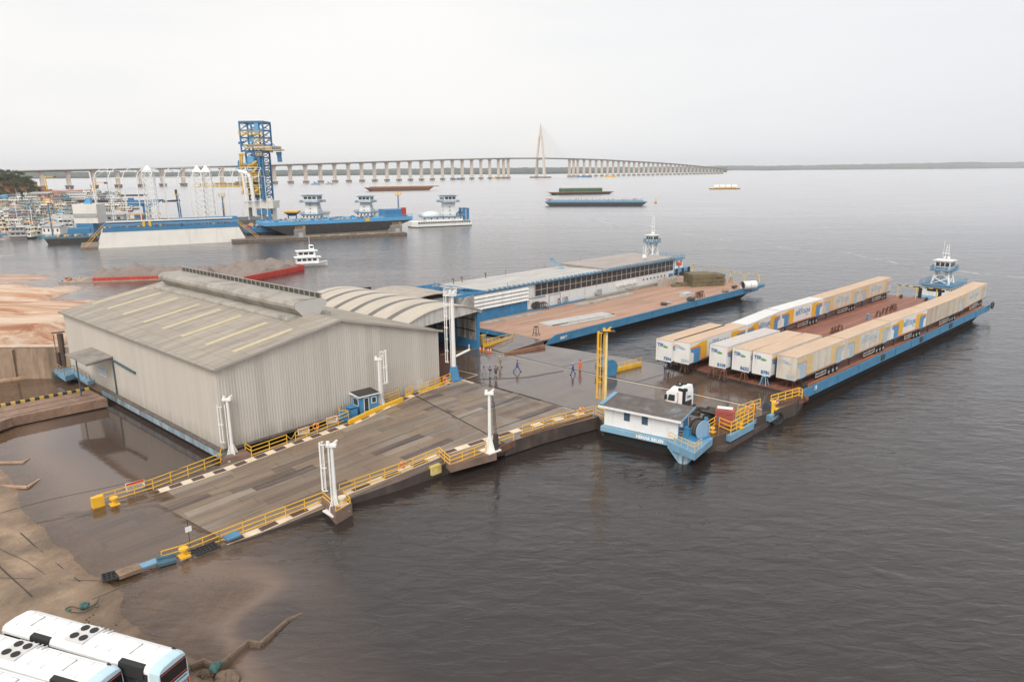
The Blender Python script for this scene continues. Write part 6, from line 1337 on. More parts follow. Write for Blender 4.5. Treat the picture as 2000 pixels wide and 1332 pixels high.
q = MB(); q.beam((CL + .54, -.6, ch + .04), (CL + .54, cw_ + .4, ch + .55), .09, .22); q.beam((-.3, -.3, ch + .2), (-.3, cw_ + .3, ch + .62), .5, .1); CH_.part('roof_edge', q, LBLUE, rf)
for x in (CL * .32, CL * .565):
    q = MB(); q.box(x - .36, -.05, 1.0, x + .36, -.01, 2.0); w = CH_.part('window', q, BLUE); q = MB()
    for k in range(5): q.hexa([(x - .32, -.09, 1.08 + k * .18), (x + .32, -.09, 1.08 + k * .18), (x + .32, -.055, 1.08 + k * .18), (x - .32, -.055, 1.08 + k * .18), (x - .32, -.07, 1.2 + k * .18), (x + .32, -.07, 1.2 + k * .18), (x + .32, -.052, 1.2 + k * .18), (x - .32, -.052, 1.2 + k * .18)])
    CH_.part('louvre', q, DARK, w)
q = MB(); q.cb((CL + .15, .5, ch - .6), (.3, .35, .4)); CH_.part('lamp', q, WHITE)
q = MB(); q.box(-.2, -.5, -.62, CL + .2, cw_, -.06); CH_.part('blue_skirt', q, mat('skirt_blue', (.20, .38, .52), .6, var=.12, dirt=(.30, .30, .28), damt=.4, streak=1))
q = MB(); q.box(0, -.1, -2.6, CL, cw_, -.63); CH_.part('hull', q, mat('black_hull', (0, 0, 0)))
lettering('NEMAR BELEM', .5, SWHITE, CH_.e, (CL * .66, -.51, -.34), (1, 0, 0), depth=.01, bold=.02, name='hull_lettering')
q = MB(); q.tube(CA + V(-.3, -.2, .9 - 1.2), CB + V(.6, -.6, -.5), .03, 5)
solo('mooring_wire', q, ROPE, 'thin wire slanting along the blue skirt below the control house', 'cable')
# winch corner platform with round column standing in the water
zp = 2.0
WP_ = Thing('winch_platform', 'pale blue corner platform on a round column standing in the water', 'platform', at(1330, 872, zp), ca)
Lp = lambda px, py, z=zp: WP_.P(px, py, z)
pc = [Lp(1304, 862), Lp(1357, 886), Lp(1392, 856), Lp(1375, 848), Lp(1338, 848)]
q = MB(); q.prism([p.xy[:] for p in pc], -.75, 0); WP_.part('deck', q, LBLUE)
cc = Lp(1326, 872); cc = V(cc.x + .2, cc.y + .9, 0); q = MB(); q.tube((cc.x, cc.y, -3.4), (cc.x, cc.y, -.7), .55, 16); WP_.part('column', q, mat('column_pale', (.42, .52, .58), .6, var=.1, dirt=(.25, .2, .15), damt=.3))
q = MB()
for k in range(4):
    a = k * 1.57 + .3; dd = V(math.cos(a), math.sin(a), 0); n_ = V(-dd.y, dd.x, 0) * .06; c0 = V(cc.x, cc.y, 0)
    q.add([c0 + dd * .5 + n_ + V(0, 0, -.75), c0 + dd * 1.5 + n_ + V(0, 0, -.75), c0 + dd * .5 + n_ + V(0, 0, -2.1), c0 + dd * .5 - n_ + V(0, 0, -.75), c0 + dd * 1.5 - n_ + V(0, 0, -.75), c0 + dd * .5 - n_ + V(0, 0, -2.1)], [(0, 1, 2), (5, 4, 3), (0, 3, 4, 1), (1, 4, 5, 2), (2, 5, 3, 0)])
WP_.part('column_bracket', q, LBLUE)
wq = at(1371, 858, zp); Tw = Thing('cable_winch', 'large round pale blue cable winch with streaked side disc beside the control house', 'winch', wq, 35)
q = MB(); q.tube((0, -.12, 1.05), (0, -.02, 1.05), 1.08, 26); Tw.part('side_disc', q, mat('disc_blue', (.24, .38, .52), .5, var=.12, dirt=(.06, .06, .06), damt=.25, streak=1, dscale=2)); q = MB(); q.tube((0, -.02, 1.05), (0, 1.0, 1.05), .65, 16); q.tube((0, .95, 1.05), (0, 1.05, 1.05), 1.05, 24); Tw.part('drum', q, DARK)
q = MB(); [q.torus((0, y, 1.05), .76, .12, 'y', 20, 6) for y in (.2, .5, .8)]; Tw.part('cable', q, ROPE); q = MB(); q.cb((0, .45, .15), (2.2, 1.3, .3)); Tw.part('base', q, BLUE)
q = MB(); q.box(-.5, -.35, 0, .5, .35, 1.1); q.box(-.6, -.4, 1.15, .6, .45, 1.22); q.cb((.9, 0, .3), (.9, .6, .6)); solo('motor_cabinet', q, BLUE, 'blue cabinet with small roof between the control house and the round winch', 'cabinet', at(1346, 854, zp), 35)
railing('thin yellow railing around the winch corner platform', [at(1306, 860, zp), at(1356, 884, zp), at(1370, 873, zp)], .95, 2, .025, 1.)
railing('thin pale railing in front of the right end of the control house', [at(1304, 850, 1.7), at(1322, 858, 1.7), at(1345, 856, 1.7)], .9, 2, .02, .9)
# edge decks to the right
deckpl('edge_deck', 'pale blue edged walkway between the round winch and the red crates', [at(1388, 852, 1.5), at(1411, 837, 1.5), at(1406, 826, 1.5), at(1380, 840, 1.5)], 1.5, .55, LBLUE)
deckpl('edge_deck', 'pale blue edged balcony carrying the yellow double railing', [at(1404, 843, 1.5), at(1427, 851, 1.5), at(1473, 826, 1.5), at(1470, 812, 1.5), at(1412, 826, 1.5)], 1.5, .75, LBLUE)
deckpl('edge_deck', 'narrow pale blue deck strip below the lifebuoy railing', [at(1470, 822, 1.5), at(1484, 812, 1.5), at(1484, 800, 1.5), at(1466, 806, 1.5)], 1.5, .6, LBLUE)
deckpl('edge_deck', 'small pale blue bracket deck with bollards and a tyre', [at(1484, 806, 1.45), at(1506, 813, 1.45), at(1521, 803, 1.45), at(1514, 793, 1.45), at(1492, 797, 1.45)], 1.45, .75, LBLUE)
deckpl('rust_float', 'long low rusty float lying in the water under the balcony', [at(1365, 868, .5), at(1418, 874, .5), at(1532, 806, .5), at(1515, 796, .5), at(1400, 850, .5)], .5, .9, mat('float_side', (.07, .055, .05), .8, var=.3, dirt=(.17, .09, .06), damt=.4))
q = MB()
for px, py in ((1425, 856), (1447, 845), (1488, 820), (1505, 817)): p = at(px, py, .5); q.beam(p + V(0, .4, 0), p + V(0, .4, 1.1), .3)
solo('float_posts', q, RUST, 'rusty brown props between the low float and the balcony', 'posts')
q = MB(); q.beam(at(1522, 795, 1.3), at(1567, 778, 1.5), .4, 1.1); q.tube(at(1566, 779, 1.2), at(1572, 777, 1.2), .55, 10); solo('edge_beam', q, RUST, 'rust brown beam with a worn fender end at the bow of the trailer barge', 'beam')
railing('yellow railing at the left side of the red crate stack', [at(1381, 843, 1.55), at(1407, 826, 1.55), at(1412, 828, 1.55)], 1.15, 3)
railing('yellow double railing along the balcony over the water', [at(1404, 836, 1.55), at(1427, 846, 1.55), at(1471, 822, 1.55), at(1472, 808, 1.55)], 1.25, 3, .045, 1.3)
railing('yellow railing standing inward behind the balcony', [at(1436, 826, 1.6), at(1470, 808, 1.6)], 1.3, 3, .045, 1.2)
railing('yellow railing carrying a lifebuoy and red cylinder at the deck edge', [at(1440, 812, 1.6), at(1484, 798, 1.6)], 1.25, 3)
railing('yellow railing with white sign on the rust brown beam at the trailer barge', [at(1505, 791, 1.7), at(1560, 775, 1.9), at(1566, 778, 1.7)], 1.2, 3, .045, 1.2)
sign(1517, 789, 2.2, .9, .6, 'pale sign on the railing at the bow corner of the trailer barge', rows=2)
buoy(at(1459, 800, 2.5), 'orange lifebuoy on the railing behind the balcony')
q = MB(); q.tube((0, 0, 0), (0, 0, .9), .14, 10); q.tube((0, 0, .9), (0, 0, 1.05), .06, 8); solo('fire_extinguisher', q, RED, 'red cylinder on the railing right of the lifebuoy', 'extinguisher', at(1473, 806, 1.8))
T = Thing('crate_stack', 'stack of red slatted crates inside the yellow railing', 'crates', at(1415, 828, 1.64), ca + 14)
for k in range(4):
    q = MB()
    for z in (.05, .2, .36): q.box(-1.0, -.8, k * .46 + z, 1.0, -.74, k * .46 + z + .09); q.box(-1.0, .74, k * .46 + z, 1.0, .8, k * .46 + z + .09); q.box(-1.0, -.74, k * .46 + z, -.94, .74, k * .46 + z + .09); q.box(.94, -.74, k * .46 + z, 1.0, .74, k * .46 + z + .09)
    for x in (-.97, 0, .97):
        for y in (-.77, .77): q.box(x - .05, y - .04, k * .46 + .001, x + .05, y + .04, k * .46 + .455)
    q.box(-.93, -.73, k * .46 + .02, .93, .73, k * .46 + .38); T.part('crate', q, REDC)
q = MB(); q.box(-.9, -.3, 1.86, .8, .5, 1.93); T.part('white_lid', q, WHITE)
for (px, py, lb) in ((1391, 845, 'small yellow bollard inside the railing left of the red crates'), (1446, 836, 'yellow bollard on the balcony behind the double railing'), (1510, 799, 'tall yellow bollard on the bracket deck with the tyre')): bollard(px, py, 1.55, lb, YEL, 1.3 if px == 1510 else .8)
q = MB(); q.beam((0, 0, 0), (0, 0, 1.2), .3); solo('yellow_post', q, YEL, 'square yellow post at the front of the bracket deck', 'post', at(1508, 806, 1.45))
q = MB(); q.tube((-.5, 0, .6), (-.25, 0, .6), .55, 14); q.tube((.2, 0, .6), (.45, 0, .6), .55, 14); q.cb((0, 0, .15), (1.4, .9, .3)); solo('fairlead', q, mat('fair_dark', (.05, .06, .08), .6), 'dark twin roller fairlead on a blue base on the bracket deck', 'roller', at(1500, 802, 1.45), 45)
def tyre(p, r, label, a=0, ax='y'):
    q = MB(); q.torus((0, 0, 0), r, r * .3, ax, 18, 8); return solo('tyre_fender', q, BLACK, label, 'tyre', p, a, smooth=True)
tyre(at(1518, 817, .75), .75, 'big black tyre hanging under the bracket deck at the water', 20)
# ---------------------------------------------------------------- tractor truck
ta, tb = at(1379, 826, 1.65), at(1304, 806, 1.65); d = (tb - ta).normalized(); ang = math.degrees(math.atan2(d.y, d.x)); o = ta + V(math.sin(R(ang)), -math.cos(R(ang)), 0) * -1.15 * 0
side = V(-d.y, d.x, 0); side = side if side.y > 0 else -side
TK = Thing('tractor_truck', 'white tractor truck with orange striped cab and bare dark chassis on the wet deck', 'truck', ta + side * 1.2, ang)
yn = -1 if (TK.Mi @ ta).y < 0 else 1     # side that faces the camera
q = MB()
def cabsec(x0, x1, zb, zt0, zt1, w0=1.22, w1=1.15): return [(x0, -w0, zb), (x1, -w0, zb), (x1, w0, zb), (x0, w0, zb), (x0, -w1, zt0), (x1, -w1, zt1), (x1, w1, zt1), (x0, w1, zt0)]
X0 = 3.2
q.hexa(cabsec(X0, X0 + 2.25, .75, 2.7, 2.6)); q.hexa([(X0, -1.15, 2.71), (X0 + 2.1, -1.15, 2.61), (X0 + 2.1, 1.15, 2.61), (X0, 1.15, 2.71), (X0 + .1, -1.02, 3.45), (X0 + 1.5, -.98, 3.35), (X0 + 1.5, .98, 3.35), (X0 + .1, 1.02, 3.45)])
cab = TK.part('cab', q, WHITE2)
q = MB(); q.box(X0 + 2.24, -1.1, .45, X0 + 2.34, 1.1, 1.1); q.box(X0 + 1.2, -1.2, .42, X0 + 2.25, 1.2, .74); TK.part('bumper', q, WHITE2)
for s in (-1, 1):
    q = MB(); q.add([(X0 + 1.05, s * 1.225, 1.65), (X0 + 2.0, s * 1.225, 1.6), (X0 + 1.85, s * 1.195, 2.35), (X0 + 1.05, s * 1.195, 2.4)], [(0, 1, 2, 3) if s < 0 else (3, 2, 1, 0)]); TK.part('side_window', q, GLASS, cab)
    q = MB(); q.box(X0 + 2.1, s * 1.25 - .06, 1.7, X0 + 2.3, s * 1.42 + .06, 2.25); TK.part('mirror', q, BLACK, cab)
    q = MB(); y = s * 1.235; th = .01 * s
    for (x0, z0), (x1, z1) in zip([(X0 + 2.2, 1.38), (X0 + 1.0, 1.38), (X0 + .7, 1.5), (X0 + .62, 1.8), (X0 + .62, 2.55)], [(X0 + 1.0, 1.38), (X0 + .7, 1.5), (X0 + .62, 1.8), (X0 + .62, 2.55), (X0 + .7, 2.8)]): q.beam((x0, y, z0), (x1, y * .985, z1), .02, .1)
    TK.part('orange_stripe', q, TO, cab)
q = MB(); q.face([(X0 + 2.255, -1.0, 1.6), (X0 + 2.255, 1.0, 1.6), (X0 + 2.11, .95, 2.55), (X0 + 2.11, -.95, 2.55)]); TK.part('windscreen', q, GLASS, cab)
q = MB(); q.cb((X0 + 1.0, .45, 3.45), (.7, .55, .12)); q.cb((X0 + .9, -.45, 3.45), (.6, .55, .16)); TK.part('roof_hatch', q, BLACK, cab)
q = MB(); q.box(X0 - .25, yn * 1.1 - .14, 1.0, X0 + .02, yn * 1.1 + .14, 3.2); q.cb((X0 + .15, yn * .95, 3.2), (.95, .5, .3)); TK.part('intake_stack', q, BLACK)
lettering('TSB', .4, NB, cab, (X0 - .012, yn * -.1, 2.1), (0, -1, 0), depth=.006, bold=.02, name='logo_lettering'); q = MB(); q.cb((X0 - .01, -.5, 2.1), (.02, .4, .2)); TK.part('green_mark', q, TGR, cab)
q = MB(); q.box(X0 - .12, -.7, .9, X0 - .02, .7, 1.7); TK.part('cab_back_panel', q, DARK, cab)
q = MB()
for s in (-1, 1): q.box(-1.3, s * .42 - .05, .75, X0 + 2, s * .42 + .05, 1.0)
for x in (-1.2, -.3, .9, 2.0): q.box(x, -.37, .78, x + .12, .37, .95)
q.box(1.2, -1.1, .45, 2.2, -.6, .95); q.box(1.1, .6, .45, 2.4, 1.1, .95); q.box(-.9, -.5, 1.02, .3, .5, 1.12); q.box(-.6, -.75, 1.12, .4, .75, 1.22)
for x, y in ((2.5, -.3), (2.6, .2), (1.7, .4), (.9, -.7), (-1.0, .6), (1.3, 0)): q.cb((x, y, 1.15), (.35, .4, .3), .4)
for s in (-1, 1): q.beam((-.9, s * .75, 1.22), (.9, s * .75, 1.22), .55, .05)
TK.part('chassis', q, mat('greasy_chassis', (.05, .04, .035), .7, var=.4, scale=4, dirt=(.16, .1, .06), damt=.4, dscale=3))
q = MB(); q.cb((-1.45, 0, .8), (.1, 2.3, .45)); TK.part('tail_board', q, BLUE)
for x, rr in ((0, .52), (X0 + 1.15, .5)):
    for s in (-1, 1):
        q = MB(); q.tube((x, s * (1.2 - .3 - (.25 if x == 0 else 0)), rr), (x, s * 1.2, rr), rr, 20); w = TK.part('wheel', q, BLACK); q = MB(); q.tube((x, s * 1.19, rr), (x, s * 1.215, rr), rr * .55, 14); TK.part('rim', q, mat('rim_blue', (.10, .28, .42), .4), w)
# ================================================================ people
SKIN = mat('skin', (.28, .15, .10), .5, var=.05)
def skinned(name, verts, edges, rad, root=0, sub=1):
    me = bpy.data.meshes.new(name); me.from_pydata([tuple(v) for v in verts], edges, []); o = bpy.data.objects.new('tmp', me); COL.objects.link(o)
    o.modifiers.new('s', 'SKIN'); sv = me.skin_vertices[0].data
    for i, r in enumerate(rad): sv[i].radius = (r[0], r[1]) if hasattr(r, '__len__') else (r, r)
    sv[root].use_root = True
    if sub: m_ = o.modifiers.new('u', 'SUBSURF'); m_.levels = sub; m_.render_levels = sub
    dg = bpy.context.evaluated_depsgraph_get(); r = bpy.data.meshes.new_from_object(o.evaluated_get(dg)); bpy.data.objects.remove(o); bpy.data.meshes.remove(me); r.name = name
    for p in r.polygons: p.use_smooth = True
    return r
def person(label, pos, a, shirt, trousers, h=1.72, stride=.1, arms=((-.15, .05), (.15, .05)), hat=None, shorts=False, lean=0., bare=False, held=None):
    """local +x is where the person faces; arms = ((shoulder swing, elbow bend), ...) for left and right in radians"""
    T = Thing('person', label, 'person', pos, a, 'workers on the pontoon deck'); k = h / 1.75
    P = {}; P['pel'] = V(0, 0, .93); P['sp'] = V(lean * .3, 0, 1.13); P['ch'] = V(lean * .7, 0, 1.34); P['nk'] = V(lean, 0, 1.49); P['hd'] = V(lean + .02, 0, 1.58); P['hc'] = V(lean + .03, 0, 1.66); P['ht'] = V(lean + .01, 0, 1.73)
    for s, n, f in ((1, 'L', stride), (-1, 'R', -stride)):
        P['hip' + n] = V(0, s * .09, .88); P['kn' + n] = V(f * .55 + .03 * (f < 0) + .02, s * .10, .49 + abs(f) * .02); P['an' + n] = V(f * 1.15 - (.06 if f < 0 else 0), s * .10, .09 + (.07 if f < -.15 else 0)); P['to' + n] = P['an' + n] + V(.17, s * .02, -.05)
    for s, n, (sw, el) in ((1, 'L', arms[0]), (-1, 'R', arms[1])):
        sh = V(lean * .85, s * .18, 1.41); P['sh' + n] = sh; u = V(math.sin(sw), s * .16, -math.cos(sw)).normalized(); P['el' + n] = sh + u * .29; f = V(math.sin(sw + el), s * .04, -math.cos(sw + el)).normalized(); P['wr' + n] = P['el' + n] + f * .25; P['pm' + n] = P['wr' + n] + f * .08; P['_f' + n] = f
    P = {n: (v * k if not n.startswith('_') else v) for n, v in P.items()}
    def build(name, names, edges, rad, root, m, sub=1):
        idx = {n: i for i, n in enumerate(names)}; me = skinned(name, [P[n] for n in names], [(idx[a_], idx[b2]) for a_, b2 in edges], rad, idx[root], sub); me.materials.append(m); return place(bpy.data.objects.new(name, me), T.e)
    names = ['pel', 'sp', 'ch', 'nk', 'hd', 'hc', 'ht']; rad = [(.13, .10), (.12, .09), (.15, .10), .055, .075, (.085, .075), .06]; E_ = [('pel', 'sp'), ('sp', 'ch'), ('ch', 'nk'), ('nk', 'hd'), ('hd', 'hc'), ('hc', 'ht')]
    for n in 'LR':
        names += ['hip' + n, 'kn' + n, 'an' + n, 'to' + n, 'sh' + n, 'el' + n, 'wr' + n, 'pm' + n]; rad += [.085, .055, .04, .035, .055, .042, .027, (.02, .035)]
        E_ += [('pel', 'hip' + n), ('hip' + n, 'kn' + n), ('kn' + n, 'an' + n), ('an' + n, 'to' + n), ('ch', 'sh' + n), ('sh' + n, 'el' + n), ('el' + n, 'wr' + n), ('wr' + n, 'pm' + n)]
        f = P['_f' + n]; sx = V(1, 0, 0) if abs(f.x) < .7 else V(0, 0, 1); sx = (sx - f * sx.dot(f)).normalized()
        for j, (off, ln) in enumerate(((-.03, .075), (-.01, .085), (.01, .08), (.03, .065), (.045, .05))):
            b0, t0 = f'f{j}a{n}', f'f{j}b{n}'; base = P['pm' + n] + sx * off * k if j < 4 else P['wr' + n] + sx * .035 * k + f * .02
            P[b0] = base + f * (.02 if j < 4 else .01); P[t0] = base + (f * ln + sx * (.025 if j == 4 else 0) + V(.012, 0, 0)) * k; names += [b0, t0]; rad += [.009, .007]; E_ += [('pm' + n, b0) if j < 4 else ('wr' + n, b0), (b0, t0)]
    build('body', names, E_, rad, 'pel', SKIN)
    tn = ['pel', 'sp', 'ch', 'shL', 'shR', 'elL', 'elR']; te = [('pel', 'sp'), ('sp', 'ch'), ('ch', 'shL'), ('ch', 'shR'), ('shL', 'elL'), ('shR', 'elR')]; tr_ = [(.155, .125), (.15, .115), (.175, .125), .075, .075, .06, .06]
    if not bare: tn += ['wrL', 'wrR']; te += [('elL', 'wrL'), ('elR', 'wrR')]; tr_ += [.042, .042]
    build('shirt', tn, te, tr_, 'pel', shirt)
    tn = ['pel', 'hipL', 'hipR', 'knL', 'knR']; te = [('pel', 'hipL'), ('pel', 'hipR'), ('hipL', 'knL'), ('hipR', 'knR')]; tr_ = [(.15, .12), .108, .108, .078, .078]
    if not shorts: tn += ['anL', 'anR']; te += [('knL', 'anL'), ('knR', 'anR')]; tr_ += [.062, .062]
    build('trousers', tn, te, tr_, 'pel', trousers)
    q = MB(); c = P['hc']
    if hat: q.sphere(c + V(0, 0, .035), .118 * k, 12, 8, (1.05, .95, .8)); q.cb(c + V(.09, 0, .02), (.12, .16, .02)); T.part('helmet', q, hat, smooth=False)
    else: q.sphere(c + V(-.02, 0, .03), .103 * k, 12, 8, (1, .9, .85)); T.part('hair', q, mat('hair_black', (.015, .012, .01), .6))
    q = MB(); q.sphere(c + V(.085, .03, .0), .012, 6, 4); q.sphere(c + V(.085, -.03, 0), .012, 6, 4); T.part('eyes', q, BLACK)
    q = MB()
    for n in 'LR': q.hexa([p + P['an' + n] for p in (V(-.07, -.05, -.09), V(.2, -.05, -.09), V(.2, .05, -.09), V(-.07, .05, -.09), V(-.07, -.045, 0.02), V(.14, -.045, -.02), V(.14, .045, -.02), V(-.07, .045, 0.02))])
    T.part('shoes', q, BLACK)
    return T
CBLUE = mat('overall_blue', (.045, .09, .30), .8, var=.1); CORG = mat('overall_orange', (.75, .14, .03), .7, var=.08); CKH = mat('khaki_cloth', (.38, .31, .17), .8, var=.1); CDK = mat('dark_cloth', (.03, .03, .035), .8); CNV = mat('navy_cloth', (.04, .06, .11), .8); CJN = mat('pale_jeans', (.25, .32, .40), .8); CLB = mat('light_blue_shirt', (.22, .38, .62), .8)
z = 1.65
person('person in blue overalls walking alone with wide stride and one arm stretched out', at(1010, 726, z), -10, CBLUE, CBLUE, 1.75, .42, ((-.3, .3), (1.3, .1)), hat=CNV)
person('person in blue overalls walking beside the worker in orange', at(1119, 732, z), 170, CBLUE, CBLUE, 1.75, .25, ((.3, .5), (-.2, .3)), hat=mat('cap_pale', (.35, .42, .5), .6))
person('person in bright orange overalls standing next to a blue clad worker', at(1133, 726, z), 250, CORG, CORG, 1.78, .06, ((.1, .4), (.1, .3)))
person('person in light blue shirt and dark jeans standing in front of trailer 7594', at(1299, 729, z), 80, CLB, CNV, 1.76, .04, ((.15, .5), (-.05, .2)), bare=True)
person('person in khaki clothes with a helmet walking behind the group of two', at(976, 718, z), 20, CKH, CKH, 1.8, .24, ((.3, .6), (.1, .4)), hat=mat('helmet_cream', (.6, .5, .3), .4))
person('person in a dark top and pale jeans standing left in the group of two', at(957, 738, z), 60, CDK, CJN, 1.68, .05, ((.2, .9), (.2, .9)), bare=True)
person('person in navy top and dark shorts standing right in the group of two', at(968.5, 737, z), 110, CNV, CDK, 1.72, .05, ((.1, .5), (.2, .7)), shorts=True, bare=True)
T = Thing('camera_tripod', 'small black tripod standing on the wet deck left of the two people', 'tripod', at(945, 731, z), 0); q = MB(); q.cb((0, 0, 1.15), (.2, .14, .16)); T.part('head', q, BLACK)
for k in range(3): q = MB(); q.tube((math.cos(k * 2.1) * .35, math.sin(k * 2.1) * .35, 0), (0, 0, 1.1), .02, 5); T.part('leg', q, BLACK)
# ================================================================ pusher boats
def pushboat(label, o, a, hw=3.4, house=2.8, tower=5.5, wh=2.4, ww=1.7, lattice=True, hullL=16, hull=WHITE, band_=HBLUE, mast_=4, knees=True, tyres=0, hull_h=1.6, txt=None, whL=3.0, nm='pusher_boat', solid_w=None, tx=0.):
    T = Thing(nm, label, 'pusher boat', o, a); q = MB(); n = hullL
    q.prism([(n * .42, -hw), (n * .5, -hw * .6), (n * .5, hw * .6), (n * .42, hw), (-n * .5, hw), (-n * .5, -hw)], -.8, hull_h); T.part('hull', q, hull)
    q = MB(); q.prism([(n * .42, -hw - .06), (n * .5 + .06, -hw * .6), (n * .5 + .06, hw * .6), (n * .42, hw + .06), (-n * .5 - .06, hw + .06), (-n * .5 - .06, -hw - .06)], -.79, .45); T.part('boot_top', q, HULLD)
    z = hull_h; q = MB(); q.box(-n * .36, -hw * .8, z, n * .26, hw * .8, z + house); hs = T.part('deckhouse', q, WHITE); q = MB()
    for i in range(6): x = -n * .33 + i * n * .1; q.box(x, -hw * .8 - .03, z + house * .45, x + .7, hw * .8 + .03, z + house * .8)
    q.box(n * .26, -hw * .5, z + house * .45, n * .26 + .03, hw * .5, z + house * .8); T.part('windows', q, GLASS, hs)
    z += house; q = MB(); q.box(-n * .38, -hw * .95, z, n * .3, hw * .95, z + .18); T.part('upper_deck', q, band_)
    q = MB(); q.rail([(-n * .38, -hw * .93, z + .18), (n * .3, -hw * .93, z + .18), (n * .3, hw * .93, z + .18), (-n * .38, hw * .93, z + .18), (-n * .38, -hw * .93, z + .18)], 1.0, 3, .035, 1.3); T.part('railing', q, LBLUE)
    z += .18; q = MB(); t0 = ww * (1.15 if lattice else .95); t1 = ww * .8
    if lattice:
        for sx in (-1, 1):
            for sy in (-1, 1): q.beam((tx + sx * t0, sy * t0, z), (tx + sx * t1, sy * t1, z + tower), .32)
        for f in (0, .5):
            for s in (-1, 1):
                a0, a1 = t0 + (t1 - t0) * f, t0 + (t1 - t0) * (f + .5)
                for (p, r) in (((-a0, s * a0), (a1, s * a1)), ((a0, s * a0), (-a1, s * a1))): q.beam((tx + p[0], p[1], z + tower * f), (tx + r[0], r[1], z + tower * (f + .5)), .18)
                for (p, r) in (((s * a0, -a0), (s * a1, a1)), ((s * a0, a0), (s * a1, -a1))): q.beam((tx + p[0], p[1], z + tower * f), (tx + r[0], r[1], z + tower * (f + .5)), .18)
    else:
        q.hexa([(tx - t0, -t0, z), (tx + t0, -t0, z), (tx + t0, t0, z), (tx - t0, t0, z), (tx - t1, -t1, z + tower), (tx + t1, -t1, z + tower), (tx + t1, t1, z + tower), (tx - t1, t1, z + tower)])
    tw = T.part('tower', q, WHITE)
    if not lattice:
        q = MB()
        for k in range(int(tower / 2)): 
            for s in (-1, 1): q.cb((tx + .3, s * (t0 - .02), z + 1 + k * 2), (.5, .12, .6)); q.cb((tx + s * (t0 - .05), 0, z + 1 + k * 2), (.12, .6, .5))
        T.part('porthole', q, GLASS, tw)
    q = MB(); q.tube((tx - t0 - .6, -t0 - .3, z), (tx - t1 - .2, t1, z + tower), .06, 5); q.tube((tx - t0 - .9, -t0 - .3, z), (tx - t1 - .5, t1, z + tower), .06, 5); T.part('stair', q, band_)
    z += tower; q = MB(); q.box(tx - ww * 1.5, -ww * 1.45, z, tx + ww * 1.5, ww * 1.45, z + .15); q.rail([(tx - ww * 1.45, -ww * 1.4, z + .15), (tx + ww * 1.45, -ww * 1.4, z + .15), (tx + ww * 1.45, ww * 1.4, z + .15), (tx - ww * 1.45, ww * 1.4, z + .15), (tx - ww * 1.45, -ww * 1.4, z + .15)], .95, 3, .04, 1.0); T.part('bridge_platform', q, band_)
    z += .15; q = MB(); q.hexa([(tx - ww, -ww, z), (tx + ww, -ww, z), (tx + ww, ww, z), (tx - ww, ww, z), (tx - ww * 1.05, -ww * 1.05, z + wh), (tx + ww * 1.1, -ww * 1.05, z + wh), (tx + ww * 1.1, ww * 1.05, z + wh), (tx - ww * 1.05, ww * 1.05, z + wh)]); wl = T.part('wheelhouse', q, WHITE)
    for s in (-1, 1):
        q = MB()
        for k in range(3): x = tx - ww * .85 + k * ww * .62; q.box(x, s * ww * 1.03 - .03, z + wh * .45, x + ww * .5, s * ww * 1.03 + .04, z + wh * .85)
        T.part('window', q, GLASS, wl); q = MB()
        for k in range(3): y = -ww * .85 + k * ww * .62; q.box(tx + s * ww * 1.06 - .03, y, z + wh * .45, tx + s * ww * 1.06 + .04, y + ww * .5, z + wh * .85)
        T.part('window', q, GLASS, wl)
    q = MB(); q.box(tx - ww * 1.25, -ww * 1.25, z + wh, tx + ww * 1.3, ww * 1.25, z + wh + .16); T.part('wheelhouse_roof', q, band_ if not lattice else WHITE, wl)
    z += wh + .16; q = MB(); q.beam((tx - .3, -.25, z), (tx - .3, -.05, z + mast_), .09); q.beam((tx - .3, .55, z), (tx - .3, .35, z + mast_), .09)
    for k in range(5): q.beam((tx - .3, -.25 + .03 * k, z + mast_ * k / 5), (tx - .3, .55 - .03 * k, z + mast_ * k / 5), .07)
    q.beam((tx + .4, -.8, z + mast_ * .45), (tx + .4, .9, z + mast_ * .45), .1); q.tube((tx - .8, -.8, z), (tx - .8, -.8, z + mast_ * 1.2), .035, 5); q.sphere((tx + .6, .8, z + .5), .33, 8, 6); q.sphere((tx - .7, -.4, z + .4), .25, 8, 6); T.part('mast', q, SWHITE)
    if knees:
        for s in (-1, 1): q = MB(); q.box(n * .5, s * hw * .55 - .3, .2, n * .5 + .5, s * hw * .55 + .3, hull_h + 2.4); T.part('push_knee', q, BLACK)
    for k in range(tyres):
        for s in (-1, 1): q = MB(); q.torus((-n * .46 + k * n * .9 / tyres, s * (hw + .12), hull_h - .55), .42, .16, 'y', 12, 6); T.part('tyre', q, BLACK)
    if txt: lettering(txt, .5, NB, wl, (tx + ww * 1.03, 0, z - .16 - wh + wh * .22), (0, 1, 0), depth=.01, bold=.02, name='name_lettering')
    return T
pushboat('white pusher boat with lattice tower and blue decks at the end of the trailer barge', at(1853, 584, 1.2) + V(.5, 4, -1.2), A3 + 180, 3.6, 2.3, 3.0, 2.1, 1.55, True, 15, LBLUE, HBLUE, 3.4, txt='BERTOLINI')
pushboat('white pusher boat with tall lattice tower behind the middle barge warehouse', at(1288, 536, 0), A2 + 180, 3.4, 2.6, 5.2, 1.9, 1.25, True, 22, LBLUE, HBLUE, 5.4, tyres=6, tx=4.5, knees=False)
q = MB(); q.tube((0, 0, 0), (0, 0, .9), .7, 12); solo('red_tank', q, mat('tank_red', (.5, .09, .05), .5), 'round red tank on the pusher stern right of the long warehouse', 'tank', at(1326, 519, 5.2)); 
q = MB(); q.tube((0, 0, -4), (0, 0, 0), .15, 6); solo('tank_stand', q, LBLUE, 'thin blue stand holding up the round red tank', 'stand', at(1326, 519, 5.2))
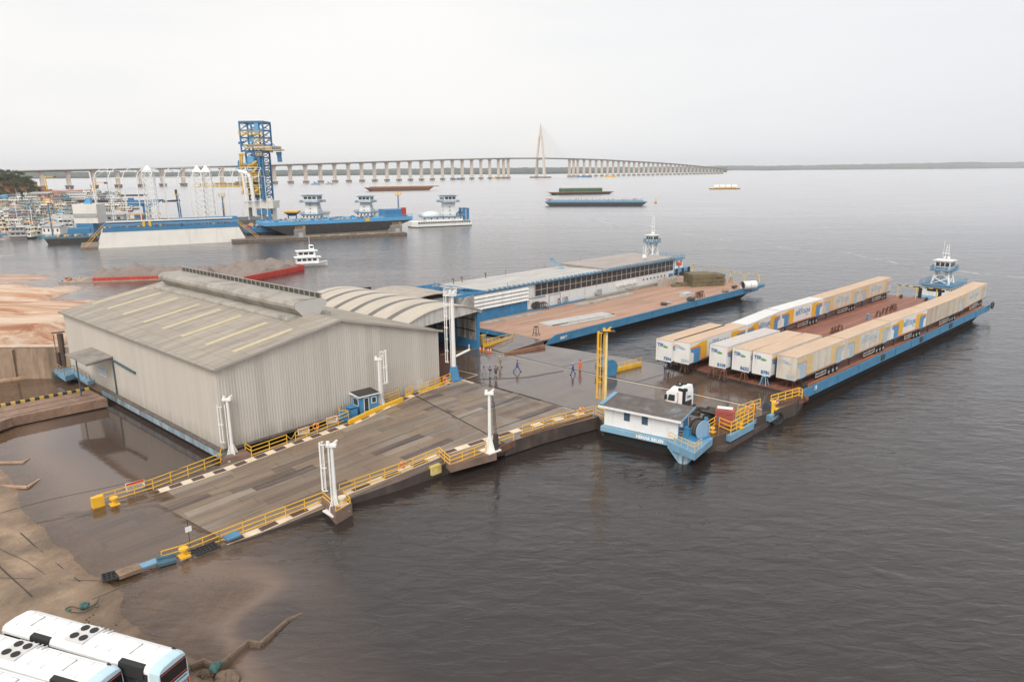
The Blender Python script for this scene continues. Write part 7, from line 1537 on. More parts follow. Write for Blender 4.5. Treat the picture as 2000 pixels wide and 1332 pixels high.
# ================================================================ shipyard
def frame(p0, p1, z=0): a, b = at(*p0, z), at(*p1, z); d = b - a; return a, math.degrees(math.atan2(d.y, d.x)), d.length
SY = mat('yard_blue', (.045, .19, .36), .55, var=.12, dirt=(.2, .2, .2), damt=.2, scale=.2); SYW = mat('yard_white', (.72, .69, .64), .6, var=.05, scale=.2, dirt=(.52, .42, .33), damt=.3, streak=1, dscale=.25)
DB = mat('tower_blue', (.05, .175, .34), .6, var=.15, scale=.3); LB2 = mat('tower_light_blue', (.10, .33, .58), .6, var=.1)
JUNK = [mat('junk_a', (.35, .25, .17), .8), mat('junk_b', (.12, .12, .12), .8), mat('junk_c', (.5, .48, .45), .7), YEL, SY, mat('junk_d', (.08, .14, .08), .8), REDC]
def clutter(b, x0, y0, x1, y1, z, n, s, seed, hm=1.2):
    rs = random.Random(seed)
    for _ in range(n):
        b.m = rs.randrange(len(JUNK)); w = rs.uniform(.3, 1) * s; b.cb((rs.uniform(x0, x1), rs.uniform(y0, y1), z + w * .3), (w * rs.uniform(.5, 2), w, w * rs.uniform(.4, hm)), rs.uniform(0, 3))
o, a, L = frame((191, 486), (484, 471)); DK = Thing('floating_dock', 'white sided floating dry dock with blue upper band and piped deck', 'floating dock', o, a)
sc = o.length / 1390; h1 = hgt(200, 454.5, o); h2 = hgt(205, 446, o)
s0, s1 = (201 - 191) * .242, (484 - 472) * .26
def wing(y0, y1, nm):
    q = MB(); q.add([(0, y0, -.5), (L, y0, -.5), (L, y1, -.5), (0, y1, -.5), (s0, y0 + .6, h1), (L - s1, y0 + .6, h1), (L - s1, y1, h1), (s0, y1, h1)], [(3, 2, 1, 0), (4, 5, 6, 7), (0, 1, 5, 4), (1, 2, 6, 5), (2, 3, 7, 6), (3, 0, 4, 7)]); w = DK.part(nm, q, SYW)
    q = MB(); q.hexa([(s0 - .1, y0 + .5, h1), (L - s1 + .1, y0 + .5, h1), (L - s1 + .1, y1 + .1, h1), (s0 - .1, y1 + .1, h1), (s0 + .5, y0 + .5, h2), (L - s1 + .1, y0 + .5, h2), (L - s1 + .1, y1 + .1, h2), (s0 + .5, y1 + .1, h2)]); DK.part('blue_band', q, SY, w)
wing(0, 4.5, 'wing_wall'); wing(22, 26, 'wing_wall')
q = MB(); q.box(-6, .5, -.6, L + 7, 25, .7); DK.part('dock_floor', q, mat('dock_floor', (.20, .15, .11), .8, var=.3))
q = MB(); q.box(s0 + 1, 3, h2 + .01, L - s1, 6, h2 + 1.9); q.box(s0 + 28, 6, h2 + .01, L - s1 + .5, 9, h2 + 2.6); DK.part('blue_deck_box', q, SY)
q = MB(); q.box(s0 + 2, 2.6, h2 + 1.95, L - s1 - 2, 5.4, h2 + 2.35); DK.part('white_roof_sheet', q, WHITE); q = MB(); x = s0 + 2
while x < L - 6: q.cb((x, 2.4, h2 + 2.2), (.5, .6, .5)); x += 1.2
DK.part('roof_brackets', q, WHITE)
q = MB()
for z in (.4, .9, 1.3): q.tube((s0 + 2, 1.2, h2 + z), (L - s1, 1.2, h2 + z), .14, 6)
DK.part('pipes', q, LB2); q = MB(); clutter(q, s0 + 1, .6, L - s1, 2, h2, 70, .9, 21); DK.part('deck_gear', q, JUNK)
for x in (L * .305, L * .345): q = MB(); q.cb((x, .6, h2 + 1.1), (1.0, .4, 2.2)); DK.part('yellow_locker', q, YEL)
for (x0, x1, f) in ((-4, s0, 1), (L + 5, L - s1, -1)):
    q = MB()
    for y in (.2, 1.2): q.beam((x0, y, .8), (x1 + f * .3, y, h2), .15); q.beam((x0, y, 1.9), (x1 + f * .3, y, h2 + 1.1), .12)
    for k in range(9): q.beam((x0 + (x1 - x0) * k / 9, .2, .8 + (h2 - .8) * k / 9), (x0 + (x1 - x0) * k / 9, 1.2, .8 + (h2 - .8) * k / 9), .2)
    DK.part('stair', q, YEL)
q = MB(); q.rail([(s0 + .6, .7, h2), (L - s1, .7, h2)], 1.1, 2, .045, 3); DK.part('railing', q, GREY)
# hooped frame of the boat hall and its lattice towers, on a raft beyond the dock
FO_, fa, FL = frame((195, 434), (512, 428), 5.5); FO_.z = 5.5
HF = Thing('hall_frame', 'white open steel hoop frame of an unfinished boat hall behind the floating dock', 'steel frame', FO_, fa); Hh = (432 - 347) * pxu(FO_)
q = MB(); q.box(-2, -1, -6, FL + 2, 27, -.3); HF.part('raft', q, mat('raft_dark', (.10, .10, .10), .8, var=.3))
nh = 13
for i in range(nh):
    x = FL * i / (nh - 1); q = MB()
    for y in (0, 24): q.tube((x, y, -.3), (x, y, Hh), .17, 6)
    q.pipe([Vector(p) for p in ((x, 0, Hh), (x, 4, Hh + 2.6), (x, 12, Hh + 4.6), (x, 20, Hh + 2.6), (x, 24, Hh))], .15, 5)
    HF.part('hoop', q, SWHITE)
q = MB()
for y, z in ((0, Hh), (0, Hh * .43), (24, Hh), (12, Hh + 4.6), (6, Hh + 3.5)): q.tube((0, y, z), (FL, y, z), .09, 5)
for i in range(nh - 1):
    x0, x1 = FL * i / (nh - 1), FL * (i + 1) / (nh - 1)
    if i % 3 == 0: q.beam((x0, 0, Hh), ((x0 + x1) / 2, 12, Hh + 4.6), .1); q.beam(((x0 + x1) / 2, 12, Hh + 4.6), (x1, 0, Hh), .1)
HF.part('bracing', q, SWHITE)
def lattice(name, label, o, a, w0, w1, h, n, m, th=.3, cat='tower', T=None, x=0, y=0, z=0, nm='lattice'):
    q = MB()
    for sx in (-1, 1):
        for sy in (-1, 1): q.beam((x + sx * w0 / 2, y + sy * w0 / 2, z), (x + sx * w1 / 2, y + sy * w1 / 2, z + h), th)
    for i in range(n):
        f0, f1 = i / n, (i + 1) / n; a0, a1 = (w0 + (w1 - w0) * f0) / 2, (w0 + (w1 - w0) * f1) / 2; z0, z1 = z + h * f0, z + h * f1
        for s in (-1, 1):
            q.beam((x - a0, y + s * a0, z0), (x + a1, y + s * a1, z1), th * .65); q.beam((x + a0, y + s * a0, z0), (x - a1, y + s * a1, z1), th * .65)
            q.beam((x + s * a0, y - a0, z0), (x + s * a1, y + a1, z1), th * .65); q.beam((x + s * a0, y + a0, z0), (x + s * a1, y - a1, z1), th * .65)
            q.beam((x - a1, y + s * a1, z1), (x + a1, y + s * a1, z1), th * .6)
    if T: return T.part(nm, q, m)
    T = Thing(name, label, cat, o, a); T.part(nm, q, m); return T
for px, w, lb in ((300, 5.2, 'leftmost white lattice tower inside the hoop frame'), (395, 4.2, 'middle white lattice tower with dark stair behind it inside the hoop frame'), (412, 4.6, 'right white lattice tower inside the hoop frame')):
    p = at(px, 430, 5.5); T = lattice('lattice_tower', lb, p, fa, w, w * .9, hgt(px, 336 if px > 350 else 330, p) - 5.5, 9, SWHITE, .28); q = MB(); t_ = hgt(px, 336, p) - 5.5; q.add([(-w / 2, -w / 2, t_), (w / 2, -w / 2, t_), (w / 2, w / 2, t_), (-w / 2, w / 2, t_), (0, 0, t_ + 3.5)], [(0, 1, 4), (1, 2, 4), (2, 3, 4), (3, 0, 4)]); T.part('peak', q, SWHITE)
q = MB(); q.tube((0, 0, 0), (-1.8, 0, 25), .35, 6); solo('leaning_pole', q, SWHITE, 'tall leaning white pole rising behind the white box building', 'pole', at(195, 434, 5))
# ---- blue jib crane
def jib():
    p = at(289, 427, 4.5); T = Thing('pedestal_crane', 'dark blue pedestal crane with a folded horizontal jib behind the floating dock', 'crane', p, fa); u = pxu(p)
    q = MB(); q.box(-6 * u, -1.5, 0, 6 * u, 1.5, 30 * u); q.cb((-16 * u, 0, 4 * u), (14 * u, 3, 8 * u)); T.part('pedestal', q, DB)
    q = MB(); q.hexa([(-32 * u, -1.5, 27 * u), (8 * u, -1.5, 22 * u), (8 * u, 1.5, 22 * u), (-32 * u, 1.5, 27 * u), (-32 * u, -1.5, 35 * u), (34 * u, -1.5, 37 * u), (34 * u, 1.5, 37 * u), (-32 * u, 1.5, 35 * u)]); q.box(-31 * u, -1, 35 * u, -22 * u, 1, 40 * u); T.part('jib_box', q, DB)
    q = MB(); q.beam((30 * u, 0, 32 * u), (63 * u, 0, 34 * u), .8, 1.2); T.part('jib_tip', q, DARK); q = MB(); q.rail([(-36 * u, -1.6, 7 * u), (26 * u, -1.6, 7 * u)], 1.1, 3, .09, 2); q.box(-38 * u, -1.8, -.5, 30 * u, 1.8, .1); T.part('railing', q, YEL)
    q = MB(); q.torus((-9 * u, -1.7, 4 * u), 2.4 * u, .5, 'y', 14, 6); T.part('cable_drum', q, REDC)
    p = at(353, 425, 4.5); T = Thing('crane_column', 'dark blue round column with a yellow ring right of the pedestal crane', 'column', p, fa); q = MB(); q.tube((0, 0, 0), (-3 * u, 0, 54 * u), 3.2 * u, 12, 2.6 * u); T.part('column', q, DB); q = MB(); q.tube((-2.6 * u, 0, 44 * u), (-2.7 * u, 0, 46 * u), 5.5 * u, 12); T.part('ring', q, YEL); q = MB(); q.tube((-3 * u, 0, 46 * u), (-3.1 * u, 0, 55 * u), 2.8 * u, 10); T.part('head', q, DARK)
jib()
def ypost(px, pb, pt, zb, lb, ring=True, bars=True):
    p = at(px, pb, zb); h = hgt(px, pt, p) - zb; T = Thing('floodlight_mast', lb, 'mast', p, fa); u = pxu(p); q = MB(); q.tube((0, 0, 0), (0, 0, h), 1.6 * u, 8, 1.1 * u); q.tube((0, 0, 0), (0, 0, 4 * u), 3.6 * u, 8, 2 * u); T.part('pole', q, SY); q = MB(); q.cb((0, 0, h), (11 * u, 4 * u, 1.6 * u)); q.rail([(-5.5 * u, -2 * u, h), (5.5 * u, -2 * u, h)], 1.6, 2, .12, 2); T.part('top_platform', q, YEL)
    if ring: q = MB(); q.cb((0, 0, h * .45), (8 * u, 3 * u, 1.2 * u)); q.beam((2.3 * u, 0, 0), (2.3 * u, 0, h), .6 * u); T.part('ladder_platform', q, YEL)
ypost(104, 466, 396, 1.5, 'blue mast with yellow platforms standing on the dark work barge', True); ypost(438, 427, 384, 5.5, 'thin blue yellow topped mast at the right part of the floating dock', True); ypost(779, 425, 381, 5, 'blue and yellow topped mast at the right end of the tank barge')
# ---- ship loader tower
lp = at(515, 428, 2.0); U = pxu(lp) * .965; SL = Thing('ship_loader_tower', 'tall blue steel ship loader tower with yellow platforms on a white concrete base', 'tower', lp, -4)
X = lambda px: (px - 514) * U
Zz = lambda py: (428 - py) * U
q = MB(); q.box(X(484), -5, -3, X(491), 5, Zz(394)); q.box(X(499), -5, -3, X(508), 5, Zz(394)); q.box(X(491), -5, Zz(404), X(499), 5, Zz(394)); q.box(X(484), -5.2, Zz(394), X(543), 6, Zz(391)); q.box(X(508), -5.1, Zz(406), X(543), 5, Zz(394)); q.box(X(508), -4.5, -3, X(514), 5, Zz(406)); q.box(X(530), -4.5, -3, X(536), 5, Zz(406))
SL.part('concrete_base', q, SYW)
q = MB(); q.box(X(509), -5.4, Zz(418), X(536), -1, Zz(408)); q.box(X(488), -5.3, Zz(427), X(506), -1, Zz(421)); SL.part('blue_cabin', q, SY)
q = MB(); q.box(X(513), -5.6, Zz(391), X(530), -2, Zz(386)); q.box(X(532), -5.3, Zz(391), X(540), -2, Zz(386)); SL.part('white_box', q, WHITE)
wl_, wr = X(497), X(530); dpt = 5.5
def cage(x0, x1, z0, z1, n, m, th, nm):
    q = MB(); xm = (x0 + x1) / 2
    for x in (x0, xm, x1):
        for y in (-dpt, dpt): q.beam((x, y, z0), (x, y, z1), th)
    for i in range(n):
        a0, a1 = z0 + (z1 - z0) * i / n, z0 + (z1 - z0) * (i + 1) / n
        for y in (-dpt, dpt):
            q.beam((x0, y, a1), (x1, y, a1), th * .8)
            for (p, r) in ((x0, xm), (xm, x1)): q.beam((p, y, a0), (r, y, a1), th * .35); q.beam((r, y, a0), (p, y, a1), th * .35)
        for x in (x0, x1): q.beam((x, -dpt, a0), (x, dpt, a1), th * .35); q.beam((x, -dpt, a1), (x, dpt, a1), th * .7)
    return SL.part(nm, q, m)
cage(wl_, wr, Zz(390), Zz(296), 9, DB, .85, 'lower_frame'); cage(X(489), X(536), Zz(296), Zz(240), 4, DB, .8, 'upper_frame')
q = MB(); q.box(X(488), -dpt - .5, Zz(240), X(537), dpt + .5, Zz(236.5)); q.box(X(489), -dpt, Zz(295), X(538), dpt, Zz(292)); q.box(X(505), -dpt + 1, Zz(386), X(519), dpt - 1, Zz(300)); SL.part('roof_and_core', q, mat('core_blue', (.06, .16, .30), .6, var=.2, scale=.4))
q = MB(); q.box(X(519), -dpt - .45, Zz(264), X(528), -dpt - .2, Zz(241)); q.box(X(507), -dpt - .45, Zz(277), X(517), -dpt - .2, Zz(264)); q.box(X(500), -dpt - .4, Zz(316), X(512), -dpt - .2, Zz(304)); SL.part('light_blue_panel', q, LB2)
for py, x0, x1 in ((263, 489, 537), (289, 499, 537), (303, 520, 532), (325, 485, 522), (341, 494, 526), (353, 496, 524), (366, 496, 526), (378, 484, 524), (277, 518, 536)):
    q = MB(); q.box(X(x0), -dpt - 2.2, Zz(py), X(x1), -dpt - .1, Zz(py) + .5); q.rail([(X(x0), -dpt - 2.2, Zz(py) + .5), (X(x1), -dpt - 2.2, Zz(py) + .5)], 1.5, 2, .13, 3); SL.part('platform', q, mat('platform_yellow', (.62, .40, .08), .6, var=.2, scale=.5))
q = MB()
for (p0, p1) in (((503, 341), (520, 325)), ((500, 353), (520, 341)), ((520, 366), (500, 353)), ((500, 378), (520, 366)), ((488, 378), (487, 300)), ((500, 325), (520, 313)), ((486, 300), (498, 300)), ((492, 300), (487, 325))): q.beam((X(p0[0]), -dpt - 1.5, Zz(p0[1])), (X(p1[0]), -dpt - 1.5, Zz(p1[1])), 1.0)
SL.part('stairs', q, mat('platform_yellow', (0, 0, 0)))
q = MB(); q.tube((X(526), -dpt - .8, Zz(388)), (X(524), -dpt - .8, Zz(300)), .9, 8); q.beam((X(479), -2, Zz(278)), (X(490), -2, Zz(276)), 1.2); SL.part('leg_pipe', q, DB)
q = MB(); q.box(X(520), -dpt - .6, Zz(291), X(552), -1, Zz(285)); SL.part('boom_gallery', q, WHITE); q = MB(); q.box(X(536), -dpt - 1, Zz(293), X(570), -.5, Zz(291)); q.rail([(X(538), -dpt - 1, Zz(291)), (X(570), -dpt - 1, Zz(291))], 1.4, 2, .12, 3); SL.part('boom_walkway', q, mat('platform_yellow', (0, 0, 0)))
q = MB(); q.box(X(552), -dpt - .7, Zz(294), X(564), -.8, Zz(285)); q.beam((X(538), -3, Zz(268)), (X(556), -3, Zz(286)), .35); SL.part('boom_head', q, SY); q = MB(); q.tube((X(561), -3, Zz(296)), (X(561.5), -3, Zz(306)), 1.8, 8, 1.3); q.tube((X(561.5), -3, Zz(306)), (X(562), -3, Zz(315)), 1.4, 8); SL.part('loading_spout', q, DB)
q = MB(); q.add([(X(475), -4, Zz(328)), (X(484), -4, Zz(328)), (X(484), 0, Zz(328)), (X(475), 0, Zz(328)), (X(477), -4, Zz(312)), (X(480), -4, Zz(311)), (X(480), 0, Zz(311)), (X(477), 0, Zz(312))], [(3, 2, 1, 0), (4, 5, 6, 7), (0, 1, 5, 4), (1, 2, 6, 5), (2, 3, 7, 6), (3, 0, 4, 7)]); q.beam((X(480), -2, Zz(316)), (X(497), -2, Zz(324)), 1); SL.part('hopper', q, SY)
q = MB(); q.box(X(385), -1.5, Zz(364), X(486), 1.5, Zz(361)); q.box(X(375), -2, Zz(364), X(385), 1.5, Zz(362.5)); q.rail([(X(376), -1.6, Zz(361)), (X(486), -1.6, Zz(361))], 1.6, 2, .14, 4)
SL.part('conveyor_walkway', q, mat('platform_yellow', (0, 0, 0))); q = MB(); q.box(X(418), -1, Zz(360.5), X(492), 1, Zz(357.5)); SL.part('conveyor_cover', q, [WHITE]); q = MB(); q.box(X(418), -.8, Zz(357.4), X(486), .8, Zz(356)); q.box(X(462), -1.2, Zz(360), X(468), 1.2, Zz(353)); q.box(X(473), -1.2, Zz(360), X(478), 1.2, Zz(353)); SL.part('conveyor_drive', q, SY)
q = MB(); q.pipe([Vector(p) for p in ((X(494), -dpt - 2.5, Zz(391)), (X(491), -dpt - 2.5, Zz(342)), (X(487), -dpt - 2.5, Zz(334)), (X(480), -dpt - 2.5, Zz(330)))], .8, 8); q.pipe([Vector(p) for p in ((X(509), -dpt - 2.5, Zz(391)), (X(505), -dpt - 2.5, Zz(345)), (X(501), -dpt - 2.5, Zz(337)), (X(484), -dpt - 2.5, Zz(333)))], 1.1, 8); SL.part('white_chute', q, SWHITE)
# ---- blue bridge pieces and gear left of the tank barge
o, a, L = frame((486, 452), (560, 449), 3); T = Thing('blue_pontoon', 'blue pontoon crowded with yard gear under the ship loader tower', 'pontoon', o, a); q = MB(); q.box(-1, 0, -3.5, L, 16, -.8); T.part('hull', q, HULLD); q = MB(); q.box(-1, -.1, -.79, L, 15, 1.2); T.part('blue_side', q, SY); q = MB(); clutter(q, 0, 1, L, 14, 1.2, 60, 1.6, 5, 1.5); T.part('deck_gear', q, JUNK)
q = MB(); q.box(L * .33, -.2, -.5, L * .45, 3, 5); q.box(L * .56, 0, -.5, L * .62, 3, 9); T.part('blue_post', q, SY)
# ---- tank barge on its dry dock
o, a, L = frame((562, 460), (806, 447), 1.2); L = (at(806, 447, 1.2) - o).length; TBg = Thing('tank_barge', 'dark hulled tank barge with bright blue gunwale lying on a timber dry dock', 'barge', o, a); uu = pxu(o)
ht = hgt(620, 443, at(620, 463, 1.2)) - 1.2; w_ = 17
q = MB(); x0 = -(562 - 521) * uu * 1.0
q.add([(0, 0, 0), (L - 14, 0, 0), (L - 14, w_, 0), (0, w_, 0), (x0, 0, ht), (L, 0, ht), (L, w_, ht), (x0, w_, ht)], [(3, 2, 1, 0), (4, 5, 6, 7), (0, 1, 5, 4), (1, 2, 6, 5), (2, 3, 7, 6), (3, 0, 4, 7)]); TBg.part('hull', q, HULLD)
q = MB(); q.box(x0 - .3, -.15, ht, L + .2, w_ + .1, ht + 1.6); TBg.part('gunwale', q, LB2); q = MB(); clutter(q, x0 + 2, .3, L - 2, w_ - 1, ht + 1.6, 160, .9, 8, 1.6); TBg.part('deck_gear', q, JUNK)
q = MB(); q.rail([(x0, 0, ht + 1.6), (L, 0, ht + 1.6)], 1.2, 2, .07, 2.5); TBg.part('railing', q, LB2)
q = MB(); q.box(L - 13, 2, ht + 1.6, L - 3, 12, ht + 5.2); TBg.part('blue_house', q, SY); q = MB(); q.box(L - 4.5, 1.5, ht + 1.6, L - 2.5, 3.5, ht + 6); TBg.part('red_locker', q, RED); q = MB(); q.cb((L * .62, -.2, ht + .9), (2, .2, 1.6)); TBg.part('yellow_mark', q, YEL)
o, a, L = frame((576, 469), (784, 459)); T = Thing('dry_dock_raft', 'low timber raft carrying the tank barge', 'raft', o, a); q = MB(); q.box(-26, -2.5, -.6, L + 2, 18, 1.15); T.part('deck', q, mat('raft_timber', (.14, .11, .085), .85, var=.4, scale=.8)); q = MB(); q.m = 0; rs = random.Random(6)
for i in range(46): x = rs.uniform(0, L); q.cb((x, -1.2 + rs.uniform(-.6, .6), 1.45), (rs.uniform(.8, 3), .6, .5), rs.uniform(-.5, .5))
T.part('timber_blocks', q, mat('block_timber', (.36, .29, .22), .8, var=.3))
for i, (px, lb) in enumerate(((588, 'grey concrete float tower at the left end of the timber raft'), (775, 'grey concrete float tower at the right end of the timber raft'))):
    p = at(px, 468 if i == 0 else 458.5, 0); u = pxu(p); T = Thing('float_tower', lb, 'pillar', p - V(0, 1, 0), a); q = MB(); h = hgt(px, 448 if i == 0 else 440, p); q.box(-9.5 * u, -2, -.5, 9.5 * u, 2.5, h); T.part('body', q, mat('float_grey', (.22, .21, .20), .8, var=.15, scale=.4)); q = MB(); q.rail([(-9.5 * u, -2, h), (9.5 * u, -2, h), (9.5 * u, 2.5, h)], 1.4, 3, .07, 1.4); T.part('railing', q, mat('dull_yellow', (.4, .25, .08), .7)); q = MB(); q.box(-1, -2.1, 0, 1, -2.01, h * .7); T.part('ladder', q, GREY)
pushboat('white pusher boat with dark wheelhouse windows, left one behind the tank barge', at(614, 441, 0), 175, 6.5, 3.2, 6.4, 3.6, 3.9, False, 20, WHITE, HBLUE, 3.6, hull_h=3.2, knees=False)
pushboat('white pusher boat standing right of the other one behind the tank barge', at(717, 436, 0), 175, 6, 3.2, 5.4, 3.3, 3.5, False, 20, WHITE, HBLUE, 3.6, hull_h=3.2, knees=False)
o, a, L = frame((797, 446), (912, 441)); PA = pushboat('large white pusher boat with tyre fenders and blue stern frames right of the tank barge', (at(797, 446, 0) + at(914, 440, 0)) / 2 + V(0, 4, 0), a + 180, 5.5, 2.2, 7.4, 3.4, 3.4, False, L, WHITE, HBLUE, 4.2, hull_h=3.0, tyres=22, knees=False, tx=-L * .16)
q = MB(); q.sphere((L * .12, -1.5, 5.2), 3.0, 14, 8, (1.9, 1.1, 1.0)); q.cb((L * .2, -2.5, 6), (6, 4, 2.6)); PA.part('foredeck_house', q, WHITE)
for x in (-L * .40, -L * .47): q = MB(); q.beam((x, 2.5, 3), (x, 2.5, 9.5), 1.2); q.beam((x, -2.5, 3), (x, -2.5, 9.5), 1.2); q.beam((x, 0, 9.2), (x + 5, 0, 4.5), .6); PA.part('stern_frame', q, SY)
# small wheelhouse roofs on the blue deck
p = at(527 + 45, 437, 4); T = Thing('yellow_hopper', 'yellow and blue funnel shaped hopper on legs left of the pusher boats', 'hopper', p, 0); u = pxu(p); q = MB(); q.box(-14 * u, -3, 22 * u, 14 * u, 3, 25 * u); T.part('rim', q, YEL); q = MB(); q.add([(-13 * u, -3, 22 * u), (13 * u, -3, 22 * u), (13 * u, 3, 22 * u), (-13 * u, 3, 22 * u), (-5 * u, -1, 15 * u), (5 * u, -1, 15 * u), (5 * u, 1, 15 * u), (-5 * u, 1, 15 * u)], [(0, 1, 2, 3), (7, 6, 5, 4), (4, 5, 1, 0), (5, 6, 2, 1), (6, 7, 3, 2), (7, 4, 0, 3)])
for x in (-8, 8): q.beam((x * u, 0, 0), (x * u, 0, 18 * u), .5)
T.part('funnel', q, SY)
# white box building and dark work barge at the left end of the dock
p = at(176, 447, 4); u = pxu(p); T = Thing('box_building', 'white windowless box building on a blue deck at the left end of the floating dock', 'building', p, 3); q = MB(); q.box(-24 * u, -2, 11 * u, 22 * u, 6, 48 * u); T.part('wall', q, SYW); q = MB(); q.box(-23.5 * u, -2.3, 23 * u, 21.5 * u, -2.02, 30 * u); T.part('grey_band', q, GREY); q = MB(); q.box(-21 * u, -2.2, -4 * u, 2 * u, 4, 10.9 * u); q.box(2 * u, -2.4, -10 * u, 12 * u, 3, 10.9 * u); T.part('blue_base', q, SY)
q = MB(); q.add([(-7 * u, 0, 48 * u), (7 * u, 0, 48 * u), (7 * u, 2, 48 * u), (-7 * u, 2, 48 * u), (2 * u, 0, 60 * u), (8 * u, 0, 60 * u), (8 * u, 2, 60 * u), (2 * u, 2, 60 * u)], [(3, 2, 1, 0), (4, 5, 6, 7), (0, 1, 5, 4), (1, 2, 6, 5), (2, 3, 7, 6), (3, 0, 4, 7)]); T.part('blue_vent', q, LB2)
o, a, L = frame((88, 478), (186, 474)); T = Thing('work_barge', 'dark hulled work barge with blue hold at the left of the floating dock', 'barge', o, a); u = pxu(o); q = MB(); q.add([(6 * u, 0, -.3), (L, 0, -.3), (L, 10, -.3), (6 * u, 10, -.3), (0, 0, 2.6), (L, 0, 2.6), (L, 10, 2.6), (0, 10, 2.6)], [(3, 2, 1, 0), (4, 5, 6, 7), (0, 1, 5, 4), (1, 2, 6, 5), (2, 3, 7, 6), (3, 0, 4, 7)]); T.part('hull', q, HULLD)
q = MB(); q.box(0, -.1, 2.2, L, 10, 3); T.part('edge', q, mat('edge_teal', (.09, .16, .2), .7, var=.3)); q = MB(); q.hexa([(36 * u, 5, 3), (L - 2, 5, 3), (L - 2, 9, 3), (36 * u, 9, 3), (40 * u, 5, 6), (L - 2, 5, 6), (L - 2, 9, 6), (40 * u, 9, 6)]); T.part('hold_box', q, SY); q = MB(); clutter(q, 4, 1, L - 1, 5, 3, 45, 1.0, 9, 1.5); T.part('deck_gear', q, JUNK)
# ================================================================ gravel barges and passenger boat
REDH = mat('red_hull', (.50, .05, .035), .5, var=.1, dirt=(.25, .06, .05), damt=.3, streak=1, dscale=.5); GRAV = mat('gravel', (.24, .195, .17), .95, var=.15, scale=.5, dirt=(.19, .155, .14), damt=.4, dscale=.5, bump=.15, bscale=2)
def heaps(T, x0, x1, y0, y1, z, peaks, seed):
    nx, ny = 60, 16; vs = []; fs = []; rs = random.Random(seed)
    for j in range(ny + 1):
        for i in range(nx + 1):
            x = x0 + (x1 - x0) * i / nx; y = y0 + (y1 - y0) * j / ny; e = min(1, min(i, nx - i) / 3, min(j, ny - j) / 2.5)
            h = max([p[2] - math.hypot(x - p[0], (y - p[1]) * 1.1) * .58 for p in peaks] + [.35]); vs.append((x, y, z + (h + rs.uniform(-.07, .07)) * e))
    for j in range(ny):
        for i in range(nx): k = j * (nx + 1) + i; fs.append((k, k + 1, k + nx + 2, k + nx + 1))
    q = MB(); q.add(vs, fs); T.part('gravel_load', q, GRAV)
o, a, L = frame((150, 553), (372, 545)); L += 6
T = Thing('gravel_barge', 'red sided barge heaped with brown gravel behind the left part of the warehouse roof', 'barge', o, a); q = MB(); q.box(0, 0, -.5, L, 10, .35); T.part('hull', q, mat('barge_tan', (.35, .27, .2), .8, var=.2)); q = MB(); q.box(4, .1, .36, L, .35, 1.2)
for i in range(26): q.box(4.5 + i * 1.25, -.02, .4, 4.62 + i * 1.25, .09, 1.25)
T.part('side_board', q, REDH); heaps(T, 1, L, .5, 9.5, .36, [(5 + (L - 6) * k / 16, rs.uniform(3.5, 7), rs.uniform(2.7, 3.5) if k != 5 else 4.4) for k in range(17)], 3)
q = MB(); q.prism([(-5, 1), (0, 0), (0, 10), (-5, 8)], -.4, .3); T.part('bow', q, mat('barge_tan', (0, 0, 0))); q = MB(); clutter(q, -4.5, 1.5, 0, 8, .3, 14, .7, 31); T.part('bow_gear', q, JUNK)
PG = [at(478, 551.5, .0), at(594, 528, .0), at(534, 517, 0), at(395, 534, 0)]
T = Thing('gravel_barge', 'bright red barge loaded with gravel behind the ridge ventilator, next to the white boat', 'barge', PG[0], math.degrees(math.atan2(PG[1].y - PG[0].y, PG[1].x - PG[0].x))); Q = [T.L(p) for p in PG]
q = MB(); q.prism([p.xy[:] for p in Q], -.5, .25); T.part('hull', q, REDH); Lx = Q[1].x; Wy = Q[2].y
q = MB(); q.box(0, -.05, .26, Lx, .25, 1.55)
for i in range(22): q.box(.4 + i * Lx / 22, -.2, 0, .55 + i * Lx / 22, -.06, 1.55)
q.beam(Q[1] + V(0, 0, .9), Q[2] + V(0, 0, .9), .3, 1.3); q.beam(Q[2] + V(0, 0, .9), Q[3] + V(0, 0, .9), .3, 1.3); T.part('side_board', q, REDH)
def quad_heap(T, Q, z, peaks, seed):
    nx, ny = 40, 34; vs = []; fs = []; rs = random.Random(seed)
    for j in range(ny + 1):
        for i in range(nx + 1):
            u, v = i / nx, j / ny; p = Q[0].lerp(Q[1], u).lerp(Q[3].lerp(Q[2], u), v); e = min(1, min(i, nx - i) / 3, min(j, ny - j) / 3)
            h = max([c[2] - math.hypot(p.x - c[0], p.y - c[1]) * .5 for c in peaks] + [.6]); vs.append((p.x, p.y, z + (h + rs.uniform(-.07, .07)) * e))
    for j in range(ny):
        for i in range(nx): k = j * (nx + 1) + i; fs.append((k, k + 1, k + nx + 2, k + nx + 1))
    q = MB(); q.add(vs, fs); T.part('gravel_load', q, GRAV)
pk = []
for k in range(22):
    u, v = rs.uniform(.08, .9), rs.uniform(.08, .92); p = Q[0].lerp(Q[1], u).lerp(Q[3].lerp(Q[2], u), v); pk.append((p.x, p.y, rs.uniform(2.6, 3.4)))
quad_heap(T, Q, .26, pk, 5)
